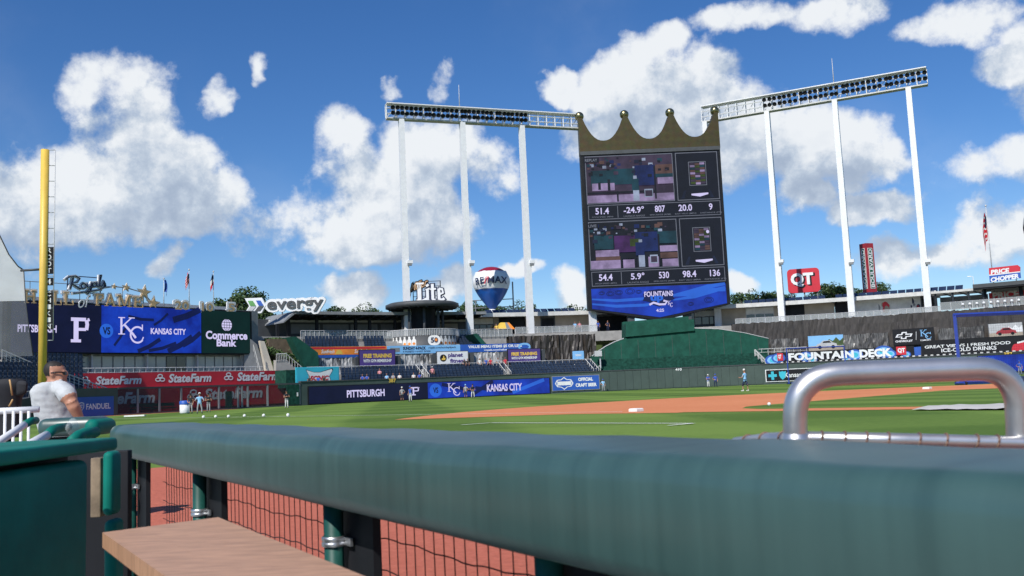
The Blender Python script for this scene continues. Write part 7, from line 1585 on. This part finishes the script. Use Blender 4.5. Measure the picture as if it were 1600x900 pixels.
# posts stand under the pad; black boards are fixed behind them
def upx(px, py, d=-.1):
    P = fr.A+fr.n*d; s = Pl(P, P+fr.d); return s.uv(px, py)[0]
for (px, py, zc_) in ((205, 760, None), (312, 800, None), (522, 845, None), (-900, 0, None)):
    if px < 0: u = upx(522, 845)-1.15
    else: u = upx(px, py)
    r = .03; mb = MB(); mb.tube([fr.pt(u, -.6, -.1), fr.pt(u, .9, -.1)], r, 18); p = mb.build('post', 'post_green', rail); WP[p.name] = WP[rail.name]
    s = Pl(fr.A+fr.n*-.1, fr.A+fr.n*-.1+fr.d); zc_ = s.uv(px, py)[1] if px > 0 else .62
    mb = MB(); mb.lathe(fr.pt(u, zc_, -.1), [(r+.004, -.016), (r+.008, -.014), (r+.008, -.003), (r+.004, 0), (r+.008, .003), (r+.008, .014), (r+.004, .016)], 24)
    e_ = np.array(fr.pt(u-.05, zc_, -.125)); mb.hexa([tuple(np.array(fr.pt(u-a, zc_+b_, c_))) for a, b_, c_ in ((.03, -.012, -.13), (.075, -.012, -.13), (.075, -.012, -.122), (.03, -.012, -.122), (.03, .012, -.13), (.075, .012, -.13), (.075, .012, -.122), (.03, .012, -.122))]); q = mb.build('clamp', 'steel', p)
    mb = MB(); mb.sbox(fr, u-.2, u+.035, -.05, .92, -.165, -.14); mb.build('back_board', 'black', rail)
mb = MB(); a0 = upx(182, 760); mb.sbox(fr, a0-.08, a0+.12, -.6, .86, -.16, -.04); mb.build('end_board', 'black', rail)
# netting, sagging between the posts on the field side
mb = MB(); u = uR; ua_ = upx(230, 760)
nv = int((ua_-uR)/.056)
for i in range(nv):
    u = uR+.056*i; o_ = .004*math.sin(i*1.3); mb.tube([fr.pt(u+o_, -.02, -.18), fr.pt(u+o_*.5, .4, -.185), fr.pt(u, .93, -.18)], .0019, 3, cap=False)
for j in range(10):
    z0 = .0+j*.095; pts = [fr.pt(uR+(ua_-uR)*i/120, z0+.005*math.sin(i*.42+j)+.003*math.sin(i*1.7), -.183) for i in range(121)]; mb.tube(pts, .0022, 3, cap=False)
mb.build('net', 'black', rail)
# ------------------------------------------------------------------ wooden counter
Hc = 1.10-.36
c0, c1, c2 = G(160, 832, Hc), G(341, 808, Hc), G(570, 900, Hc); c3 = G(262, 903, Hc)
dA = (c2-c1); dB = (c3-c0)
dA = dA/np.linalg.norm(dA); dB = dB/np.linalg.norm(dB); Lc = 1.6
far = [c0, c1]; near = [c0+dB*Lc, c1+dA*Lc]
t = thing('counter', (c0+c1)/2*np.array([1, 1, 0]), 'brown wooden counter top below the padded rail', 'counter')
npl = 3
def lerp(a, b_, k): return a+(b_-a)*k
th = .042
for k in range(npl):
    a, b_ = lerp(c0, c1, k/npl+.0004), lerp(c0, c1, (k+1)/npl-.0004); c_, d_ = lerp(near[0], near[1], k/npl+.0004), lerp(near[0], near[1], (k+1)/npl-.0004); dz = np.array([0, 0, th])
    mb = MB(); mb.hexa([a-dz, b_-dz, d_-dz, c_-dz, a, b_, d_, c_])
    o = mb.build('plank', 'wood', t)
mb = MB(); mb.hexa([p-np.array([0, 0, .09]) for p in (lerp(c0, c1, .2), lerp(c0, c1, .9), lerp(near[0], near[1], .9), lerp(near[0], near[1], .2))]+[p-np.array([0, 0, th+.001]) for p in (lerp(c0, c1, .2), lerp(c0, c1, .9), lerp(near[0], near[1], .9), lerp(near[0], near[1], .2))]); mb.build('underframe', 'black_steel', t)
for k in (.25, .85):
    P = lerp(lerp(c0, c1, .6), lerp(near[0], near[1], .6), k); mb = MB(); mb.bar((P[0], P[1], -.6), (P[0], P[1], Hc-.091), .06); mb.build('leg', 'black_steel', t)
# ------------------------------------------------------------------ sunken floor and kerb under the rail
k0 = np.array(fr.pt(uR-3, 0, .12)); k1 = np.array(fr.pt(uL+9, 0, .12)); nb = np.array([fr.n[0], fr.n[1], 0])
mb = MB(); mb.quad(*[tuple(p) for p in (k0+nb*9+[0, 0, -.6], k1+nb*9+[0, 0, -.6], k1-nb*.2+[0, 0, -.6], k0-nb*.2+[0, 0, -.6])]); struct(mb.build('dugout_floor', 'concrete'))
mb = MB(); a, b_ = k0-nb*.3, k1-nb*.3; a2, b2_ = k0-nb*.12, k1-nb*.12; mb.hexa([a+[0, 0, -.62], b_+[0, 0, -.62], b2_+[0, 0, -.62], a2+[0, 0, -.62], a+[0, 0, .02], b_+[0, 0, .02], b2_+[0, 0, .02], a2+[0, 0, .02]]); struct(mb.build('dugout_kerb', 'concrete'))

# ------------------------------------------------------------------ padded side wall at the left
Hw = Hr
w0 = G(-60, 748, Hw-.05); w1 = G(141, 717, Hw-.05)
sw = Pl(w0, w1); L = sw.L
t = thing('padded_side_wall', sw.pt(L*.6, -.6, -.05), 'dark green padded side wall with a rounded cap at lower left', 'wall')
def soft_box(P8, name, m, parent, w=.02):
    mb = MB(); mb.hexa(P8); o = mb.build(name, m, parent); b = o.modifiers.new('bevel', 'BEVEL'); b.width = w; b.segments = 4
    for p in o.data.polygons: p.use_smooth = True
    return o
def sb8(s, u0, u1, v0, v1, d0, d1, tilt=0): return [s.pt(u0+tilt, v0, d1), s.pt(u1+tilt, v0, d1), s.pt(u1+tilt, v0, d0), s.pt(u0+tilt, v0, d0), s.pt(u0, v1, d1), s.pt(u1, v1, d1), s.pt(u1, v1, d0), s.pt(u0, v1, d0)]
soft_box([sw.pt(-.8, -.6, .0), sw.pt(L+sw.uv(153, 900)[0]-L, -.6, 0) if False else sw.pt(L-.02, -.6, 0), sw.pt(L-.02, -.6, -.09), sw.pt(-.8, -.6, -.09), sw.pt(-.8, Hw-.05, 0), sw.pt(L, Hw-.05, 0), sw.pt(L, Hw-.05, -.09), sw.pt(-.8, Hw-.05, -.09)], 'panel', 'pad_green', t, .025)
ce = sw.uv(160, 700)[0]
soft_box(sb8(sw, -.8, L+.12, Hw-.03, Hw+.012, -.34, .035), 'cap', 'pad_green', t, .013)
soft_box(sb8(sw, -.8, L+.05, -.6, Hw-.02, -.16, -.1), 'core', 'black', t, .004)
# timber and narrow pads at the wall end
zw = 3.25
def at_(px, py, z): return D(px, py, z)
def slab(name, m, px0, px1, yt, yb, z, th_, parent, w=.012):
    a, b_, c_, d_ = D(px0, yb, z), D(px1, yb, z), D(px1, yt, z), D(px0, yt, z); a[:2] = D(px0, (yt+yb)/2, z)[:2]; d_[:2] = a[:2]; b_[:2] = D(px1, (yt+yb)/2, z)[:2]; c_[:2] = b_[:2]; zb_, zt__ = (a[2]+b_[2])/2, (c_[2]+d_[2])/2; bk = np.array([Fv[0], Fv[1], 0])*th_
    for p in (a, b_): p[2] = zb_
    for p in (c_, d_): p[2] = zt__
    return soft_box([a, b_, b_+bk, a+bk, d_, c_, c_+bk, d_+bk], name, m, parent, w)
slab('timber', 'raw_wood', 141, 157, 716, 808, zw+.12, .05, t, .004)
slab('end_pad', 'pad_green', 158, 175, 706, 806, zw+.08, .09, t, .02)
slab('end_pad', 'pad_green', 160, 179, 814, 960, zw+.02, .09, t, .02)
slab('backing', 'black', 120, 200, 706, 1000, zw+.35, .04, t, .004)

# ------------------------------------------------------------------ rails, pads and covered camera at far left
z = 6.2
t = thing('padded_box_rail', D(105, 690, z)*np.array([1, 1, 0])+np.array([0, 0, -.6]), 'green padded rail block in front of the man', 'railing')
slab('pad', 'rail_vinyl', 55, 147, 653, 682, z, .3, t, .05)
slab('pad_end', 'pad_green', 128, 151, 655, 681, z-.04, .34, t, .05)
slab('support', 'black', 60, 140, 683, 760, z+.08, .1, t, .004)
def pipe(name, label, pts, r, m, cat='handrail', m2=None, split=None):
    P = [D(*p) for p in pts]; t = thing(name, (P[0][0], P[0][1], -.6), label, cat); mb = MB()
    if split is None: mb.tube(P, r, 12); mb.build('pipe', m, t)
    else: mb.tube(P[:split+1], r*.94, 12); mb.build('pipe', m, t); mb = MB(); mb.tube(P[split:], r, 12); mb.build('foam_sleeve', m2, t)
    return t
pipe('handrail', 'white handrail with a green foam sleeve bending up beside the padded block, nearer', [(-30, 745, 4.6), (42, 697, 4.9), (73, 680, 5.1), (82, 672, 5.2), (92, 668.5, 5.3), (106, 667, 5.5)], .026, 'white_paint', m2='pad_green', split=2)
pipe('handrail', 'white handrail with green sleeve running up from the left edge, farther', [(-20, 702, 6.0), (20, 676, 6.4), (38, 664, 6.6), (48, 658, 6.7), (56, 657, 6.8)], .028, 'white_paint', m2='pad_green', split=2)
pipe('handrail', 'green foam-covered bent rail right of the clear bag', [(112, 690, 5.0), (122, 681, 5.1), (134, 676, 5.2), (150, 675, 5.3)], .03, 'pad_green')
# white baluster rail
t = thing('white_railing', D(25, 700, 7.5)*np.array([1, 1, 0])+np.array([0, 0, -.6]), 'white balustered railing at the left edge behind the handrails', 'railing')
mb = MB(); mb.tube([D(-40, 644, 7.5), D(61, 639.5, 7.6)], .026, 10); mb.build('top_rail', 'white_paint', t)
for i, px in enumerate((-6, 8, 21, 33, 45)):
    a = D(px, 642, 7.5); mb = MB(); mb.tube([a, (a[0], a[1], -.6)], .012, 8); mb.build('baluster', 'white_paint', t)
mb = MB(); mb.tube([D(-40, 705, 7.5), D(56, 700, 7.6)], .02, 8); mb.build('bottom_rail', 'white_paint', t)
# clear plastic bag over the rail end
m = mat('clear_plastic', (.6, .65, .65), .15, .1, 3, alpha=.28)
mb = MB(); P = [D(108+10*math.cos(a)*(1+.1*math.sin(3*a))+6, 668+15*math.sin(a), 5.25) for a in np.linspace(0, 6.28, 15)[:-1]]; F0 = np.array([Fv[0], Fv[1], 0])
mb.add([p for p in P]+[p*.4+D(116, 667, 5.25)*.6-F0*.07 for p in P]+[D(117, 667, 5.25)-F0*.08], [(i, (i+1) % 14, 14+(i+1) % 14, 14+i) for i in range(14)]+[(14+i, 14+(i+1) % 14, 28) for i in range(14)], 0, True); o = mb.build('plastic_bag', m); tag(o, 'clear plastic bag hanging on the green padded rail', 'bag')
# television camera under a black cover
z = 12.0; c_ = D(14, 628, z); t = thing('covered_camera', (c_[0], c_[1], -.4), 'television camera under a black rain cover with orange straps', 'camera')
mb = MB(); ring = []; n = 18
prof = [(592, 18, 1.1), (594, 27, 1.0), (602, 30, .95), (612, 27, .9), (622, 22, .85), (640, 20, .8), (660, 19, .8), (684, 22, .9)]
vs = []
for py, hw, sq in prof:
    for i in range(n):
        a = 2*math.pi*i/n; rr_ = hw*z/FPX*(1+.07*math.sin(5*a+py*.3)+.05*math.sin(9*a)); q = D(12, py, z); vs.append((q[0]+rr_*math.cos(a), q[1]+rr_*.7*math.sin(a), q[2]))
mb.add(vs, [(j*n+i, j*n+(i+1) % n, (j+1)*n+(i+1) % n, (j+1)*n+i) for j in range(len(prof)-1) for i in range(n)]+[tuple(range(n))], 0, True); mb.build('cover', 'cloth_black', t)
mb = MB(); q = D(36, 600, z-.2); mb.hexa([D(24, 620, z-.3), D(42, 616, z-.3), D(42, 616, z+.2), D(24, 620, z+.2), D(26, 594, z-.3), D(44, 595, z-.3), D(44, 595, z+.2), D(26, 594, z+.2)]); o = mb.build('lens_hood_cover', 'cloth_black', t); b = o.modifiers.new('bevel', 'BEVEL'); b.width = .05; b.segments = 3
for pts in (((15, 593), (17, 603), (19, 618)), ((20, 624), (17, 630), (14, 635))):
    mb = MB(); mb.tube([D(*p, z-.33) for p in pts], .011, 6); mb.build('strap', mat('strap_orange', (.5, .3, .12), .6), t)
mb = MB(); q = D(12, 684, z); [mb.tube([(q[0], q[1], q[2]+.05), (q[0]+.45*math.cos(a), q[1]+.45*math.sin(a), -.6)], .03, 8) for a in (.3, 2.4, 4.5)]; mb.build('tripod', 'black_steel', t)

# ------------------------------------------------------------------ aluminium pipe hoop on the right
z = 2.05; r = .0265
def hp(px, py, zz=z): return D(px, py, zz)
t = thing('pipe_hoop', hp(1420, 900)*np.array([1, 1, 0]), 'bent aluminium pipe hoop on a wire-tied base pipe at right', 'frame')
ctrl = [(1243, 686), (1242.5, 665), (1243, 642), (1247, 622), (1257, 606), (1272, 594), (1292, 587), (1320, 583.5), (1400, 580.5), (1480, 577.5), (1530, 576.5), (1552, 580), (1570, 590), (1582, 606), (1589, 626), (1591, 650), (1592, 672), (1592, 692)]
P = []
for i in range(len(ctrl)-1):
    p0, p1, p2, p3 = [np.array(ctrl[min(max(j, 0), len(ctrl)-1)], float) for j in (i-1, i, i+1, i+2)]
    for k in range(4):
        s_ = k/4; P.append(.5*((2*p1)+(-p0+p2)*s_+(2*p0-5*p1+4*p2-p3)*s_*s_+(-p0+3*p1-3*p2+p3)*s_**3))
P.append(np.array(ctrl[-1])); mb = MB(); mb.tube([hp(x, y) for x, y in P], r, 24); mb.build('hoop', 'alu', t)
mb = MB(); mb.tube([hp(1150, 692, z+.35), hp(1200, 686, z+.12), hp(1243, 684, z), hp(1420, 687.5, z-.02), hp(1592, 692, z-.03), hp(1680, 695, z-.05)], .0145, 18); b = mb.build('base_pipe', 'alu', t)
for k, px in enumerate((1170, 1196, 1226, 1282, 1318, 1352, 1386, 1434, 1476, 1524, 1556, 1610)):
    X = (1150, 1200, 1243, 1420, 1592, 1680); j = max(i for i in range(5) if X[i] <= px); pa_, pb_ = [hp(q[0], q[1], q[2]) for q in ((1150, 692, z+.35), (1200, 686, z+.12), (1243, 684, z), (1420, 687.5, z-.02), (1592, 692, z-.03), (1680, 695, z-.05))[j:j+2]]
    c_ = pa_+(pb_-pa_)*((px-X[j])/(X[j+1]-X[j])); a = pb_-pa_; a = a/np.linalg.norm(a); n1 = np.cross(a, [0, 0, 1]); n1 = n1/np.linalg.norm(n1); n2 = np.cross(n1, a)
    mb = MB(); mb.tube([c_+.0162*(math.cos(q)*n1+math.sin(q)*n2)+a*.004*math.sin(q) for q in np.linspace(0, 6.28, 15)], .0021, 6); mb.build('wire_tie', 'rust_wire', t)
for px, py in ((1243, 684), (1592, 693)):
    mb = MB(); q = hp(px, py); mb.lathe((q[0], q[1], q[2]-.012), [(.0266, .024), (.030, .014), (.034, .002), (.030, -.006)], 20); mb.build('weld', 'alu', t)
# legs that carry the hoop
mb = MB(); [mb.tube([hp(px, py), (hp(px, py)[0], hp(px, py)[1], .0)], .014, 10) for px, py in ((1243, 689), (1592, 697))]; mb.build('leg', 'alu', t)
